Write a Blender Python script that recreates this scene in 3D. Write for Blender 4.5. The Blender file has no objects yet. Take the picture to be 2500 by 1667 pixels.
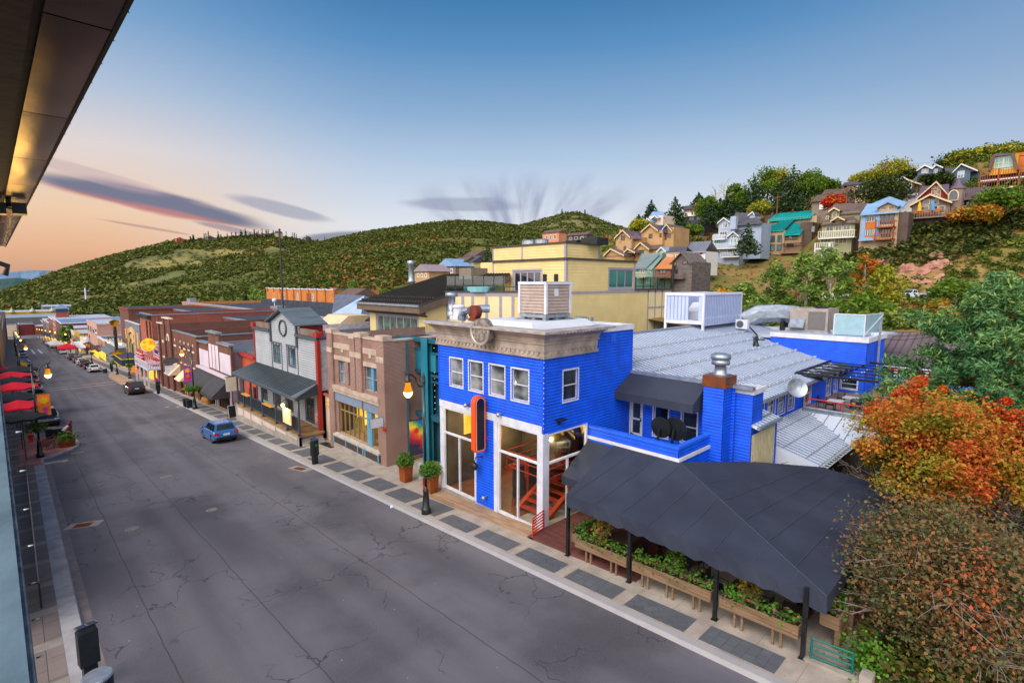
import bpy,math,random
import numpy as np
from mathutils import Vector;VV=Vector
random.seed(7);RNG=np.random.default_rng(11)
scene=bpy.context.scene
COL=scene.collection
R=math.radians
# -- camera, sky, sun, exposure
CAMZ=11.0
cam_d=bpy.data.cameras.new('camera');cam=bpy.data.objects.new('camera',cam_d);COL.objects.link(cam)
cam.location=(0,0,CAMZ);cam.rotation_euler=(R(90-6.441),0,R(-43.796))
cam_d.sensor_width=36;cam_d.lens=36*1280/2500;cam_d.clip_start=.05;cam_d.clip_end=30000
scene.camera=cam
SUN_EL,SUN_AZ=46,-100
EXPOSURE=0.55
W=bpy.data.worlds.new('World');scene.world=W;W.use_nodes=True
nt=W.node_tree;nt.nodes.clear()
def N(nt,t,**k):
 n=nt.nodes.new(t)
 for a,b in k.items():setattr(n,a,b)
 return n
def mth(nt,op,a,b=None,c=None,clamp=False):
 n=N(nt,'ShaderNodeMath',operation=op);n.use_clamp=clamp
 for i,x in enumerate((a,b,c)):
  if x is None:continue
  if isinstance(x,(int,float)):n.inputs[i].default_value=x
  else:nt.links.new(x,n.inputs[i])
 return n.outputs[0]
def mixc(nt,f,a,b,blend='MIX'):
 n=N(nt,'ShaderNodeMix',data_type='RGBA',blend_type=blend)
 for s,x in((n.inputs['Factor'],f),(n.inputs['A'],a),(n.inputs['B'],b)):
  if isinstance(x,(int,float)):s.default_value=x
  elif isinstance(x,(tuple,list)):s.default_value=(*x[:3],1)
  else:nt.links.new(x,s)
 return n.outputs['Result']
def ramp(nt,f,stops,interp='LINEAR'):
 n=N(nt,'ShaderNodeValToRGB');e=n.color_ramp.elements;n.color_ramp.interpolation=interp
 while len(e)<len(stops):e.new(.5)
 for i,(p,c)in enumerate(stops):
  e[i].position=p;e[i].color=(*c[:3],1)
 if f is not None:nt.links.new(f,n.inputs[0])
 return n.outputs[0]
def smooth(nt,x,lo,hi):
 n=N(nt,'ShaderNodeMapRange',interpolation_type='SMOOTHSTEP');nt.links.new(x,n.inputs[0])
 n.inputs[1].default_value=lo;n.inputs[2].default_value=hi;n.inputs[3].default_value=0;n.inputs[4].default_value=1
 return n.outputs[0]
def srgb(h):
 h=h.lstrip('#');v=[int(h[i:i+2],16)/255 for i in(0,2,4)]
 return tuple(x/12.92 if x<=.04045 else((x+.055)/1.055)**2.4 for x in v)
tc=N(nt,'ShaderNodeTexCoord');sep=N(nt,'ShaderNodeSeparateXYZ');nt.links.new(tc.outputs['Generated'],sep.inputs[0])
sx,sy,sz=sep.outputs
az=mth(nt,'ARCTAN2',sx,sy);el=mth(nt,'ARCSINE',sz)
azd=mth(nt,'MULTIPLY',az,180/math.pi);eld=mth(nt,'MULTIPLY',el,180/math.pi)
e01=mth(nt,'MULTIPLY',eld,1/60,clamp=True)
SK=.62
def sc_(h,k=1):c=srgb(h);return tuple(x*k*SK for x in c)
cool=ramp(nt,e01,[(0,sc_('#e6e6ec',1.15)),(.10,sc_('#e2e6ee',1.15)),(.19,sc_('#c3d6ed',1.08)),(.28,sc_('#98bce2')),(.38,sc_('#5f9ad0')),(.46,sc_('#3a80b8')),(.62,sc_('#1f6aa6')),(1,sc_('#1a5894'))])
warm=ramp(nt,e01,[(0,sc_('#c99a84',1.1)),(.045,sc_('#eab18a',1.15)),(.10,sc_('#f4cda8',1.15)),(.19,sc_('#e9dcd8',1.12)),(.27,sc_('#c0d2ea')),(.36,sc_('#86b0dc')),(.46,sc_('#4a8cc4')),(.62,sc_('#2a70ac')),(1,sc_('#1a5894'))])
dglow=mth(nt,'ABSOLUTE',mth(nt,'SUBTRACT',mth(nt,'WRAP',mth(nt,'ADD',azd,30.0),180.0,-180.0),0.0))
fg=mth(nt,'SUBTRACT',1.0,smooth(nt,dglow,34,62))
sky=mixc(nt,fg,cool,warm)
dk=smooth(nt,azd,62,105)
sky=mixc(nt,mth(nt,'MULTIPLY',dk,.55),sky,sc_('#8fa9cf'))
west=mth(nt,'SUBTRACT',1.0,smooth(nt,mth(nt,'ABSOLUTE',mth(nt,'SUBTRACT',mth(nt,'WRAP',mth(nt,'ADD',azd,110.0),180.0,-180.0),0.0)),45,100))
west=mth(nt,'MULTIPLY',west,mth(nt,'SUBTRACT',1.0,smooth(nt,eld,35,75)))
sky=mixc(nt,mth(nt,'MULTIPLY',west,.8),sky,(2.15,1.98,1.85))
def blob(a0,e0,a1,e1,w,lo=.15,hi=.95):
 la=math.hypot(a1-a0,e1-e0);ca,sa=(a1-a0)/la,(e1-e0)/la
 da=mth(nt,'SUBTRACT',azd,(a0+a1)/2);de=mth(nt,'SUBTRACT',eld,(e0+e1)/2)
 u=mth(nt,'ADD',mth(nt,'MULTIPLY',da,ca),mth(nt,'MULTIPLY',de,sa))
 v=mth(nt,'SUBTRACT',mth(nt,'MULTIPLY',de,ca),mth(nt,'MULTIPLY',da,sa))
 cv=N(nt,'ShaderNodeCombineXYZ');nt.links.new(mth(nt,'MULTIPLY',u,.10),cv.inputs[0]);nt.links.new(mth(nt,'MULTIPLY',v,.9),cv.inputs[1]);cv.inputs[2].default_value=a0
 nz=N(nt,'ShaderNodeTexNoise');nz.inputs['Scale'].default_value=1.0;nz.inputs['Detail'].default_value=4;nt.links.new(cv.outputs[0],nz.inputs[0])
 wob=mth(nt,'MULTIPLY',mth(nt,'SUBTRACT',nz.outputs[0],.5),w*1.1)
 vv=mth(nt,'DIVIDE',mth(nt,'ADD',v,wob),w);uu=mth(nt,'DIVIDE',u,la/2)
 d=mth(nt,'SUBTRACT',1.0,mth(nt,'SQRT',mth(nt,'ADD',mth(nt,'MULTIPLY',uu,uu),mth(nt,'MULTIPLY',vv,vv))))
 return smooth(nt,d,0.0,.42),vv
def cloud(sky,a0,e0,a1,e1,w,col,k,rim=None):
 m,vv=blob(a0,e0,a1,e1,w)
 c=col
 if rim:
  c=mixc(nt,mth(nt,'SUBTRACT',1.0,smooth(nt,vv,-.65,-.05)),col,rim)
 return mixc(nt,mth(nt,'MULTIPLY',m,k),sky,c)
cg=sc_('#666b8c');cg2=sc_('#9298b5');cp=sc_('#cf7a78')
sky=cloud(sky,-.5,8.9,21.0,5.0,1.15,cg,.92,cp)
sky=cloud(sky,12.5,5.6,19.5,4.3,.35,cg,.6,cp)
sky=cloud(sky,5.5,5.4,13.5,4.2,.14,sc_('#b98a86'),.6)
sky=cloud(sky,0.5,10.0,12.0,7.6,.7,sc_('#d3b3bb'),.5)
sky=cloud(sky,15.0,8.2,26.0,6.0,.7,cg2,.6)
sky=cloud(sky,21.0,4.0,32.0,5.2,.75,cg,.75)
sky=cloud(sky,31.0,8.2,46.0,8.0,1.0,cg2,.55)
da=mth(nt,'SUBTRACT',azd,44.5);de=mth(nt,'SUBTRACT',eld,1.5)
ang=mth(nt,'ARCTAN2',da,de);rr=mth(nt,'SQRT',mth(nt,'ADD',mth(nt,'MULTIPLY',da,da),mth(nt,'MULTIPLY',de,de)))
cv=N(nt,'ShaderNodeCombineXYZ');nt.links.new(mth(nt,'MULTIPLY',ang,3.6),cv.inputs[0]);nt.links.new(mth(nt,'MULTIPLY',rr,.11),cv.inputs[1])
nz=N(nt,'ShaderNodeTexNoise');nz.inputs['Scale'].default_value=1.0;nz.inputs['Detail'].default_value=5;nt.links.new(cv.outputs[0],nz.inputs[0])
fan=smooth(nt,nz.outputs[0],.36,.74)
e2=mth(nt,'ADD',mth(nt,'POWER',mth(nt,'ABSOLUTE',mth(nt,'DIVIDE',mth(nt,'SUBTRACT',azd,45.5),15.0)),2.0),mth(nt,'POWER',mth(nt,'ABSOLUTE',mth(nt,'DIVIDE',mth(nt,'SUBTRACT',eld,7.2),4.6)),2.0))
env=mth(nt,'SUBTRACT',1.0,smooth(nt,e2,.0,1.1))
sky=mixc(nt,mth(nt,'MULTIPLY',mth(nt,'MULTIPLY',fan,env),.85),sky,sc_('#8d93b6'))
sky=mixc(nt,smooth(nt,eld,-2.0,.0),(.10,.09,.08),sky)
nis=N(nt,'ShaderNodeTexSky',sky_type='NISHITA');nis.sun_disc=False
nis.sun_elevation=R(SUN_EL);nis.sun_rotation=R(SUN_AZ)
b1=N(nt,'ShaderNodeBackground');b2=N(nt,'ShaderNodeBackground');ad=N(nt,'ShaderNodeMixShader');wo=N(nt,'ShaderNodeOutputWorld')
nt.links.new(nis.outputs[0],b1.inputs[0]);b1.inputs[1].default_value=.06
nt.links.new(sky,b2.inputs[0]);b2.inputs[1].default_value=1.0
ad.inputs[0].default_value=.88
nt.links.new(b1.outputs[0],ad.inputs[1]);nt.links.new(b2.outputs[0],ad.inputs[2]);nt.links.new(ad.outputs[0],wo.inputs[0])
sun_d=bpy.data.lights.new('sun','SUN');sun=bpy.data.objects.new('sun',sun_d);COL.objects.link(sun)
sun_d.energy=2.3;sun_d.angle=R(50);sun_d.color=(1,.92,.83)
_a,_e=R(SUN_AZ),R(SUN_EL)
sun.rotation_euler=Vector((math.sin(_a)*math.cos(_e),math.cos(_a)*math.cos(_e),math.sin(_e))).to_track_quat('Z','Y').to_euler()
scene.view_settings.view_transform='Standard';scene.view_settings.look='None'
scene.view_settings.exposure=EXPOSURE;scene.view_settings.gamma=1
scene.render.engine='CYCLES'
cy=scene.cycles
cy.max_bounces=6;cy.diffuse_bounces=3;cy.glossy_bounces=3;cy.transmission_bounces=4;cy.transparent_max_bounces=10
cy.use_denoising=True;cy.sample_clamp_indirect=4;cy.caustics_reflective=False;cy.caustics_refractive=False
# -- measuring: pixel of the photograph -> point on a real plane
FX,PCX,PCY,PIT,YAW=1280.,1250.,833.5,R(6.441),R(43.796)
GRADE=.0576
def ray(p):
 x=(p[0]-PCX)/FX;y=-(p[1]-PCY)/FX
 fw=math.cos(PIT)+y*math.sin(PIT);up=-math.sin(PIT)+y*math.cos(PIT)
 return VV((x*math.cos(YAW)+fw*math.sin(YAW),-x*math.sin(YAW)+fw*math.cos(YAW),up))
CP=Vector((0,0,CAMZ))
def onX(p,X):r=ray(p);return CP+r*(X/r.x)
def onY(p,Y):r=ray(p);return CP+r*(Y/r.y)
def onZ(p,z):r=ray(p);return CP+r*((z-CAMZ)/r.z)
def onP(p,z0,y0,k):r=ray(p);return CP+r*((z0-k*y0-CAMZ)/(r.z-k*r.y))
def atR(p,d):r=ray(p);return CP+r*(d/math.hypot(r.x,r.y))
def onG(p,dz=0.):return onP(p,dz,0,-GRADE)
def zr(y):return-GRADE*y if y<560 else-GRADE*560
def ZC(ox,oy,s):return lambda x,y:(ox+x*s,oy+y*s)
A=ZC(0,600,.2551);B=ZC(0,900,.2551);D=ZC(400,650,.287);E=ZC(780,700,.319);F=ZC(1000,700,.4147)
G=ZC(1400,700,.3188);H=ZC(1900,700,.3188);I=ZC(1350,1100,.3617);K=ZC(1450,350,.2551);L=ZC(1950,300,.2551)
MZ=ZC(850,480,.3401);Q=ZC(0,500,.4252);T3=ZC(860,1080,.12755);T7=ZC(300,880,.10204);V5=ZC(250,780,.0893);CU=ZC(0,860,.0893)
R2=ZC(1780,820,.12755);R4=ZC(1600,680,.12755);S3=ZC(2100,620,.12755)
# -- materials
MATS={}
def newmat(name):
 m=bpy.data.materials.new(name);m.use_nodes=True
 n=m.node_tree;n.nodes.clear();o=N(n,'ShaderNodeOutputMaterial');MATS[name]=m
 return m,n,o
def C3(c):return srgb(c)if isinstance(c,str)else c
def noise(n,sc,det=4,vec=None,rough=.55):
 t=N(n,'ShaderNodeTexNoise');t.inputs['Scale'].default_value=sc;t.inputs['Detail'].default_value=det;t.inputs['Roughness'].default_value=rough
 if vec is None:vec=N(n,'ShaderNodeTexCoord').outputs['Object']
 n.links.new(vec,t.inputs['Vector']);return t.outputs[0]
def pm(name,c1,c2=None,sc=2.,rough=.75,metal=0.,bump=0.,bsc=None,spec=.3,var=.12,coat=0.,stretch=None,plank=0):
 m,n,o=newmat(name);c1=C3(c1)
 c2=C3(c2)if c2 else tuple(x*(1-var)for x in c1)
 p=N(n,'ShaderNodeBsdfPrincipled');n.links.new(p.outputs[0],o.inputs[0])
 vec=N(n,'ShaderNodeTexCoord').outputs['Object']
 if stretch:
  mp=N(n,'ShaderNodeMapping');mp.inputs['Scale'].default_value=stretch;n.links.new(vec,mp.inputs[0]);vec=mp.outputs[0]
 f=smooth(n,noise(n,sc,6,vec),.32,.68);cc=mixc(n,f,c1,c2)
 if plank:  # board-joint lines paint the shade under each lap into the colour
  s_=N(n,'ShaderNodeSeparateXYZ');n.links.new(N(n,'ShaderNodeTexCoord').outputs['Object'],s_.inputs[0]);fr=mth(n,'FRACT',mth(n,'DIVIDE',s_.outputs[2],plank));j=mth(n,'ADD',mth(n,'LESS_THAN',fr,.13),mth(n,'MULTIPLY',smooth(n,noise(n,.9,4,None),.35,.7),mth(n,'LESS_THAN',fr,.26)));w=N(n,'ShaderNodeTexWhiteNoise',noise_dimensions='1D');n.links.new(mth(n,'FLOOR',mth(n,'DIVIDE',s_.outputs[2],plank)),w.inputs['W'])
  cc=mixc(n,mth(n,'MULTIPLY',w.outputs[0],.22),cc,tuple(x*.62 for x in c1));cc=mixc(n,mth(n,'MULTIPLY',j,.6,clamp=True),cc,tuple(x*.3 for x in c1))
 n.links.new(cc,p.inputs['Base Color'])
 p.inputs['Roughness'].default_value=rough;p.inputs['Metallic'].default_value=metal;p.inputs['Specular IOR Level'].default_value=spec
 if coat:p.inputs['Coat Weight'].default_value=coat;p.inputs['Coat Roughness'].default_value=.05
 if bump:
  b=N(n,'ShaderNodeBump');b.inputs['Strength'].default_value=bump;b.inputs['Distance'].default_value=.03
  n.links.new(noise(n,bsc or sc*8,4,vec),b.inputs['Height']);n.links.new(b.outputs[0],p.inputs['Normal'])
 return m
def brickm(name,c1,c2,mortar,bw=.24,bh=.085,ms=.012):
 m,n,o=newmat(name);p=N(n,'ShaderNodeBsdfPrincipled');n.links.new(p.outputs[0],o.inputs[0])
 s=N(n,'ShaderNodeSeparateXYZ');tcn=N(n,'ShaderNodeTexCoord').outputs['Object'];n.links.new(tcn,s.inputs[0])
 cv=N(n,'ShaderNodeCombineXYZ');n.links.new(mth(n,'ADD',s.outputs[0],s.outputs[1]),cv.inputs[0]);n.links.new(s.outputs[2],cv.inputs[1])
 b=N(n,'ShaderNodeTexBrick');n.links.new(cv.outputs[0],b.inputs['Vector'])
 b.inputs['Color1'].default_value=(*C3(c1),1);b.inputs['Color2'].default_value=(*C3(c2),1);b.inputs['Mortar'].default_value=(*C3(mortar),1)
 b.inputs['Scale'].default_value=1;b.inputs['Brick Width'].default_value=bw;b.inputs['Row Height'].default_value=bh;b.inputs['Mortar Size'].default_value=ms
 b.inputs['Bias'].default_value=-.1
 w=noise(n,.6,5,tcn)
 n.links.new(mixc(n,mth(n,'MULTIPLY',smooth(n,w,.4,.7),.35),b.outputs[0],tuple(x*.6 for x in C3(c1))),p.inputs['Base Color'])
 p.inputs['Roughness'].default_value=.9;p.inputs['Specular IOR Level'].default_value=.15
 bp=N(n,'ShaderNodeBump');bp.inputs['Strength'].default_value=.5;bp.inputs['Distance'].default_value=.01;bp.invert=True
 n.links.new(b.outputs['Fac'],bp.inputs['Height']);n.links.new(bp.outputs[0],p.inputs['Normal'])
 return m
def glassm(name,tint=(.9,.95,.95),refl=.10):
 m,n,o=newmat(name)
 t=N(n,'ShaderNodeBsdfTransparent');t.inputs[0].default_value=(*tint,1)
 g=N(n,'ShaderNodeBsdfGlossy');g.inputs['Roughness'].default_value=.03
 fr=N(n,'ShaderNodeLayerWeight');fr.inputs[0].default_value=.5
 mx=N(n,'ShaderNodeMixShader');n.links.new(mth(n,'ADD',mth(n,'MULTIPLY',mth(n,'POWER',fr.outputs['Facing'],4.0),.6),refl,clamp=True),mx.inputs[0])
 n.links.new(t.outputs[0],mx.inputs[1]);n.links.new(g.outputs[0],mx.inputs[2]);n.links.new(mx.outputs[0],o.inputs[0])
 return m
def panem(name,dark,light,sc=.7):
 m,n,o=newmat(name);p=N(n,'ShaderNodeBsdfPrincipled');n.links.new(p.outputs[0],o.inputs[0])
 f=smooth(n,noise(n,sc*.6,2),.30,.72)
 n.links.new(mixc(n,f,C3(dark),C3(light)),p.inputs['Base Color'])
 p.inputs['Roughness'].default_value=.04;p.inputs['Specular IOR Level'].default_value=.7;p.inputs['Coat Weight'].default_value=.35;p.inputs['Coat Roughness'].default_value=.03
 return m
def lit(name,c,k,c2=None,sc=1.2):
 m,n,o=newmat(name);e=N(n,'ShaderNodeEmission');n.links.new(e.outputs[0],o.inputs[0])
 f=smooth(n,noise(n,sc,3),.35,.65)
 n.links.new(mixc(n,f,C3(c),C3(c2)if c2 else tuple(x*.55 for x in C3(c))),e.inputs[0]);e.inputs[1].default_value=k
 return m
def leafm(name,cols,tr=.25,patch=.38):
 m,n,o=newmat(name)
 g=N(n,'ShaderNodeNewGeometry')
 st=[(i/max(1,len(cols)-1),C3(c))for i,c in enumerate(cols)]
 big=noise(n,.35 if patch<.5 else .6,3)
 f=mth(n,'ADD',mth(n,'MULTIPLY',g.outputs['Random Per Island'],1-patch),mth(n,'MULTIPLY',smooth(n,big,.3,.7),patch))
 c=ramp(n,f,st)
 d=N(n,'ShaderNodeBsdfPrincipled');n.links.new(c,d.inputs['Base Color']);d.inputs['Roughness'].default_value=.6;d.inputs['Specular IOR Level'].default_value=.2
 t=N(n,'ShaderNodeBsdfTranslucent');n.links.new(c,t.inputs[0])
 mx=N(n,'ShaderNodeMixShader');mx.inputs[0].default_value=tr
 n.links.new(d.outputs[0],mx.inputs[1]);n.links.new(t.outputs[0],mx.inputs[2]);n.links.new(mx.outputs[0],o.inputs[0])
 return m
 # -- mesh building
class M:
 def __init__(s):s.v=[];s.f=[];s.mi=[];s.cm=0
 def add(s,vs,fs):
  b=len(s.v);s.v+=[tuple(q)for q in vs];s.f+=[tuple(b+i for i in f)for f in fs];s.mi+=[s.cm]*len(fs);return s
 def poly(s,*p):return s.add(p,[tuple(range(len(p)))])
 def hexa(s,p):return s.add(p,[(0,3,2,1),(4,5,6,7),(0,1,5,4),(1,2,6,5),(2,3,7,6),(3,0,4,7)])
 def box(s,x0,x1,y0,y1,z0,z1,g=0.):
  if x0>x1:x0,x1=x1,x0
  if y0>y1:y0,y1=y1,y0
  ym=(y0+y1)/2;a,b=-g*(y0-ym),-g*(y1-ym)
  return s.hexa([(x0,y0,z0+a),(x1,y0,z0+a),(x1,y1,z0+b),(x0,y1,z0+b),(x0,y0,z1+a),(x1,y0,z1+a),(x1,y1,z1+b),(x0,y1,z1+b)])
 def prism(s,pts,vec):
  n=len(pts);vec=Vector(vec);a=[VV(p)for p in pts];b=[p+vec for p in a]
  return s.add(a+b,[tuple(range(n)),tuple(range(2*n-1,n-1,-1))]+[((i+1)%n,i,n+i,n+(i+1)%n)for i in range(n)])
 def cyl(s,p0,p1,r0,r1=None,n=12,caps=True):
  r1=r0 if r1 is None else r1;p0=Vector(p0);p1=Vector(p1);d=(p1-p0)
  if d.length<1e-6:return s
  d.normalize();u=d.orthogonal().normalized();w=d.cross(u)
  ring=lambda c,r:[c+(u*math.cos(t)+w*math.sin(t))*r for t in[2*math.pi*i/n for i in range(n)]]
  s.add(ring(p0,r0)+ring(p1,r1),[(i,(i+1)%n,n+(i+1)%n,n+i)for i in range(n)]+([tuple(range(n-1,-1,-1)),tuple(range(n,2*n))]if caps else[]))
  return s
 def tube(s,pts,r,n=6):
  pts=[VV(p)for p in pts];m=len(pts);rs=r if isinstance(r,(list,tuple))else[r]*m
  rings=[];u=None
  for i,p in enumerate(pts):
   d=(pts[min(i+1,m-1)]-pts[max(i-1,0)]).normalized()
   u=d.orthogonal().normalized()if u is None else(u-d*u.dot(d)).normalized()
   w=d.cross(u);rings+=[p+(u*math.cos(2*math.pi*k/n)+w*math.sin(2*math.pi*k/n))*rs[i]for k in range(n)]
  fs=[(i*n+k,i*n+(k+1)%n,(i+1)*n+(k+1)%n,(i+1)*n+k)for i in range(m-1)for k in range(n)]
  fs+=[tuple(range(n-1,-1,-1)),tuple(range((m-1)*n,m*n))]
  return s.add(rings,fs)
 def lathe(s,c,prof,n=16):
  c=Vector(c);rings=[c+VV((r*math.cos(2*math.pi*k/n),r*math.sin(2*math.pi*k/n),z))for r,z in prof for k in range(n)];m=len(prof)
  fs=[(i*n+k,i*n+(k+1)%n,(i+1)*n+(k+1)%n,(i+1)*n+k)for i in range(m-1)for k in range(n)]
  fs+=[tuple(range(n-1,-1,-1)),tuple(range((m-1)*n,m*n))]
  return s.add(rings,fs)
 def ball(s,c,r,n=10,sq=(1,1,1)):
  c=Vector(c);pr=[(max(.01,math.sin(math.pi*i/n))*r,-math.cos(math.pi*i/n)*r)for i in range(n+1)]
  b=len(s.v);s.lathe((0,0,0),pr,n+2)
  for i in range(b,len(s.v)):q=s.v[i];s.v[i]=(c.x+q[0]*sq[0],c.y+q[1]*sq[1],c.z+q[2]*sq[2])
  return s
 def obox(s,p0,p1,w,h,up=(0,0,1)):
  p0=Vector(p0);p1=Vector(p1);d=(p1-p0).normalized();u=Vector(up);u=(u-d*u.dot(d))
  u=u.normalized()if u.length>1e-5 else d.orthogonal().normalized();r=d.cross(u)
  q=lambda c:[c-r*w/2-u*h/2,c+r*w/2-u*h/2,c+r*w/2+u*h/2,c-r*w/2+u*h/2]
  return s.hexa(q(p0)+q(p1))
 def P(s,ax,c,a,z,d=0.):return(c-d,a,z)if ax=='X' else(a,c-d,z)
 def ab(s,ax,c,d0,d1,a0,a1,z0,z1):return s.box(c-d1,c-d0,a0,a1,z0,z1)if ax=='X' else s.box(a0,a1,c-d1,c-d0,z0,z1)
 def wall(s,ax,c,a0,a1,z0,z1,holes=(),sid=0.,rev=.14,lap=.034):
  if a0>a1:a0,a1=a1,a0
  hs=[(min(h[0],h[1]),max(h[0],h[1]),min(h[2],h[3]),max(h[2],h[3]))for h in holes]
  As=sorted({a0,a1}|{min(max(x,a0),a1)for h in hs for x in h[:2]});Zs=sorted({z0,z1}|{min(max(x,z0),z1)for h in hs for x in h[2:]})
  for i in range(len(As)-1):
   for j in range(len(Zs)-1):
    ca,cz=(As[i]+As[i+1])/2,(Zs[j]+Zs[j+1])/2
    if any(h[0]<ca<h[1]and h[2]<cz<h[3]for h in hs):continue
    if not sid:
     s.poly(s.P(ax,c,As[i],Zs[j]),s.P(ax,c,As[i+1],Zs[j]),s.P(ax,c,As[i+1],Zs[j+1]),s.P(ax,c,As[i],Zs[j+1]))
    else:
     k=math.floor(Zs[j]/sid);z=Zs[j]
     while z<Zs[j+1]-1e-4:
      zt=min((k+1)*sid,Zs[j+1]);fb,ft=1-(z/sid-k),1-(zt/sid-k)
      b0,b1=lap*fb,lap*ft
      s.poly(s.P(ax,c,As[i],z,b0),s.P(ax,c,As[i+1],z,b0),s.P(ax,c,As[i+1],zt,b1),s.P(ax,c,As[i],zt,b1))
      s.poly(s.P(ax,c,As[i],zt,b1),s.P(ax,c,As[i+1],zt,b1),s.P(ax,c,As[i+1],zt,lap),s.P(ax,c,As[i],zt,lap))
      z=zt;k+=1
  for h in hs:
   q=lambda a,z,d:s.P(ax,c,a,z,d)
   for(a,z,b,y)in((h[0],h[2],h[1],h[2]),(h[1],h[2],h[1],h[3]),(h[1],h[3],h[0],h[3]),(h[0],h[3],h[0],h[2])):
    s.poly(q(a,z,0),q(b,y,0),q(b,y,-rev),q(a,z,-rev))
  return s
 def bd(s,name,mat,parent=None,smooth=False,base=None):
  me=bpy.data.meshes.new(name)
  b=Vector(BASE[parent.name]if parent is not None else(base or(0,0,0)))
  me.from_pydata([(x-b.x,y-b.y,z-b.z)for x,y,z in s.v],[],s.f)
  for m_ in(mat if isinstance(mat,(list,tuple))else[mat]):me.materials.append(m_)
  if any(s.mi):me.polygons.foreach_set('material_index',s.mi)
  if smooth:me.polygons.foreach_set('use_smooth',[True]*len(s.f))
  me.update()
  o=bpy.data.objects.new(name,me);COL.objects.link(o)
  if parent is not None:o.parent=parent
  else:o.location=b
  BASE[o.name]=tuple(b)
  return o
BASE={}
def tag(o,label=None,cat=None,group=None,kind=None):
 if label:o['label']=label
 if cat:o['category']=cat
 if group:o['group']=group
 if kind:o['kind']=kind
 return o
def TH(name,label,cat,base,group=None,kind=None):
 o=bpy.data.objects.new(name,None);COL.objects.link(o);o.location=base;o.empty_display_size=.3
 BASE[o.name]=tuple(base);return tag(o,label,cat,group,kind)
def solo(name,m,mat,label,cat,group=None,kind=None,smooth=False):
 vs=np.array(m.v);lo,hi=vs.min(0),vs.max(0)
 o=m.bd(name,mat,None,smooth,base=((lo[0]+hi[0])/2,(lo[1]+hi[1])/2,lo[2]));return tag(o,label,cat,group,kind)
def struct(name,m,mat,kind='structure'):
 o=m.bd(name,mat);o['kind']=kind;return o
def copy_tree(o,parent=None):
 c=o.copy();COL.objects.link(c)
 if parent is not None:c.parent=parent;c.matrix_parent_inverse=o.matrix_parent_inverse
 for ch in list(o.children):copy_tree(ch,c)
 return c
def recolor(root,part,mat):
 for ch in root.children:
  if ch.name.split('.')[0]==part:
   ch.material_slots[0].link='OBJECT';ch.material_slots[0].material=mat
def WN(par,ax,c,a0,a1,z0,z1,fm,pm_,kind='dh',cas=.075,rev=.14,name='window',bar=.045,nx=1,nz=1,proud=.03):
 if a0>a1:a0,a1=a1,a0
 f=M()
 if cas:
  f.ab(ax,c,-.01,proud,a0-cas,a0,z0-cas,z1+cas);f.ab(ax,c,-.01,proud,a1,a1+cas,z0-cas,z1+cas)
  f.ab(ax,c,-.01,proud+.004,a0,a1,z1,z1+cas);f.ab(ax,c,-.01,proud+.025,a0,a1,z0-cas,z0)
 d0,d1=-rev*.85,-rev*.45
 f.ab(ax,c,d0,d1,a0,a0+bar,z0,z1);f.ab(ax,c,d0,d1,a1-bar,a1,z0,z1)
 f.ab(ax,c,d0,d1,a0+bar,a1-bar,z0,z0+bar);f.ab(ax,c,d0,d1,a0+bar,a1-bar,z1-bar,z1)
 if kind=='dh':f.ab(ax,c,d0,d1+.02,a0+bar,a1-bar,(z0+z1)/2-bar/2,(z0+z1)/2+bar/2)
 for i in range(1,nx):x=a0+(a1-a0)*i/nx;f.ab(ax,c,d0,d1-.004,x-bar/2,x+bar/2,z0+bar,z1-bar)
 for i in range(1,nz):z=z0+(z1-z0)*i/nz;f.ab(ax,c,d0,d1-.008,a0+bar,a1-bar,z-bar/2,z+bar/2)
 o=f.bd(name,fm,par)
 g=M();dd=-rev*.7
 g.poly(g.P(ax,c,a0,z0,dd),g.P(ax,c,a1,z0,dd),g.P(ax,c,a1,z1,dd),g.P(ax,c,a0,z1,dd));g.bd('pane',pm_,o)
 return o
def fwin(par,ax,c,a0,a1,z0,z1,fm,pm_,nx=1,nz=1,w=.1,name='window',d=.05):
 if a0>a1:a0,a1=a1,a0
 f=M()
 f.ab(ax,c,-.02,d,a0,a0+w,z0,z1);f.ab(ax,c,-.02,d,a1-w,a1,z0,z1);f.ab(ax,c,-.02,d,a0+w,a1-w,z0,z0+w);f.ab(ax,c,-.02,d,a0+w,a1-w,z1-w,z1)
 for i in range(1,nx):x=a0+(a1-a0)*i/nx;f.ab(ax,c,-.02,d-.01,x-w/3,x+w/3,z0+w,z1-w)
 for i in range(1,nz):z=z0+(z1-z0)*i/nz;f.ab(ax,c,-.02,d-.02,a0+w,a1-w,z-w/3,z+w/3)
 o=f.bd(name,fm,par);g=M();g.ab(ax,c,-.02,.012,a0+w,a1-w,z0+w,z1-w);g.bd('pane',pm_,o);return o
 # -- shared materials
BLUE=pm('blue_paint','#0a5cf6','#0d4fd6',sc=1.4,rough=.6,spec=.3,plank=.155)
BLUEC=pm('blue_trim_paint','#1450dd',rough=.6)
WHITE=pm('white_paint','#cdd0de','#bcbfce',rough=.6)
CREAMW=pm('cream_paint','#d9cfae','#c4b890',sc=6,rough=.7,stretch=(1,1,.3))
STEEL=pm('galvanised_metal','#a9b3c0','#8e98a6',sc=3,rough=.42,metal=.7)
ROOFM=pm('white_metal_roof','#ccd5e4','#bac5d7',sc=.7,rough=.4,metal=.05)
RIBM=pm('metal_roof_rib','#8390a8',rough=.5,metal=.3)
RAILM=pm('snow_bar_metal','#d0d5de',rough=.4,metal=.3)
DARKM=pm('dark_metal','#15181c','#1d2126',rough=.45,spec=.4)
BLACKP=pm('black_post_paint','#0e1114','#1a1e23',rough=.35,spec=.5)
CANV=pm('black_canvas','#2b3040','#343a4b',sc=.5,rough=.85,bump=.15,bsc=2)
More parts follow.
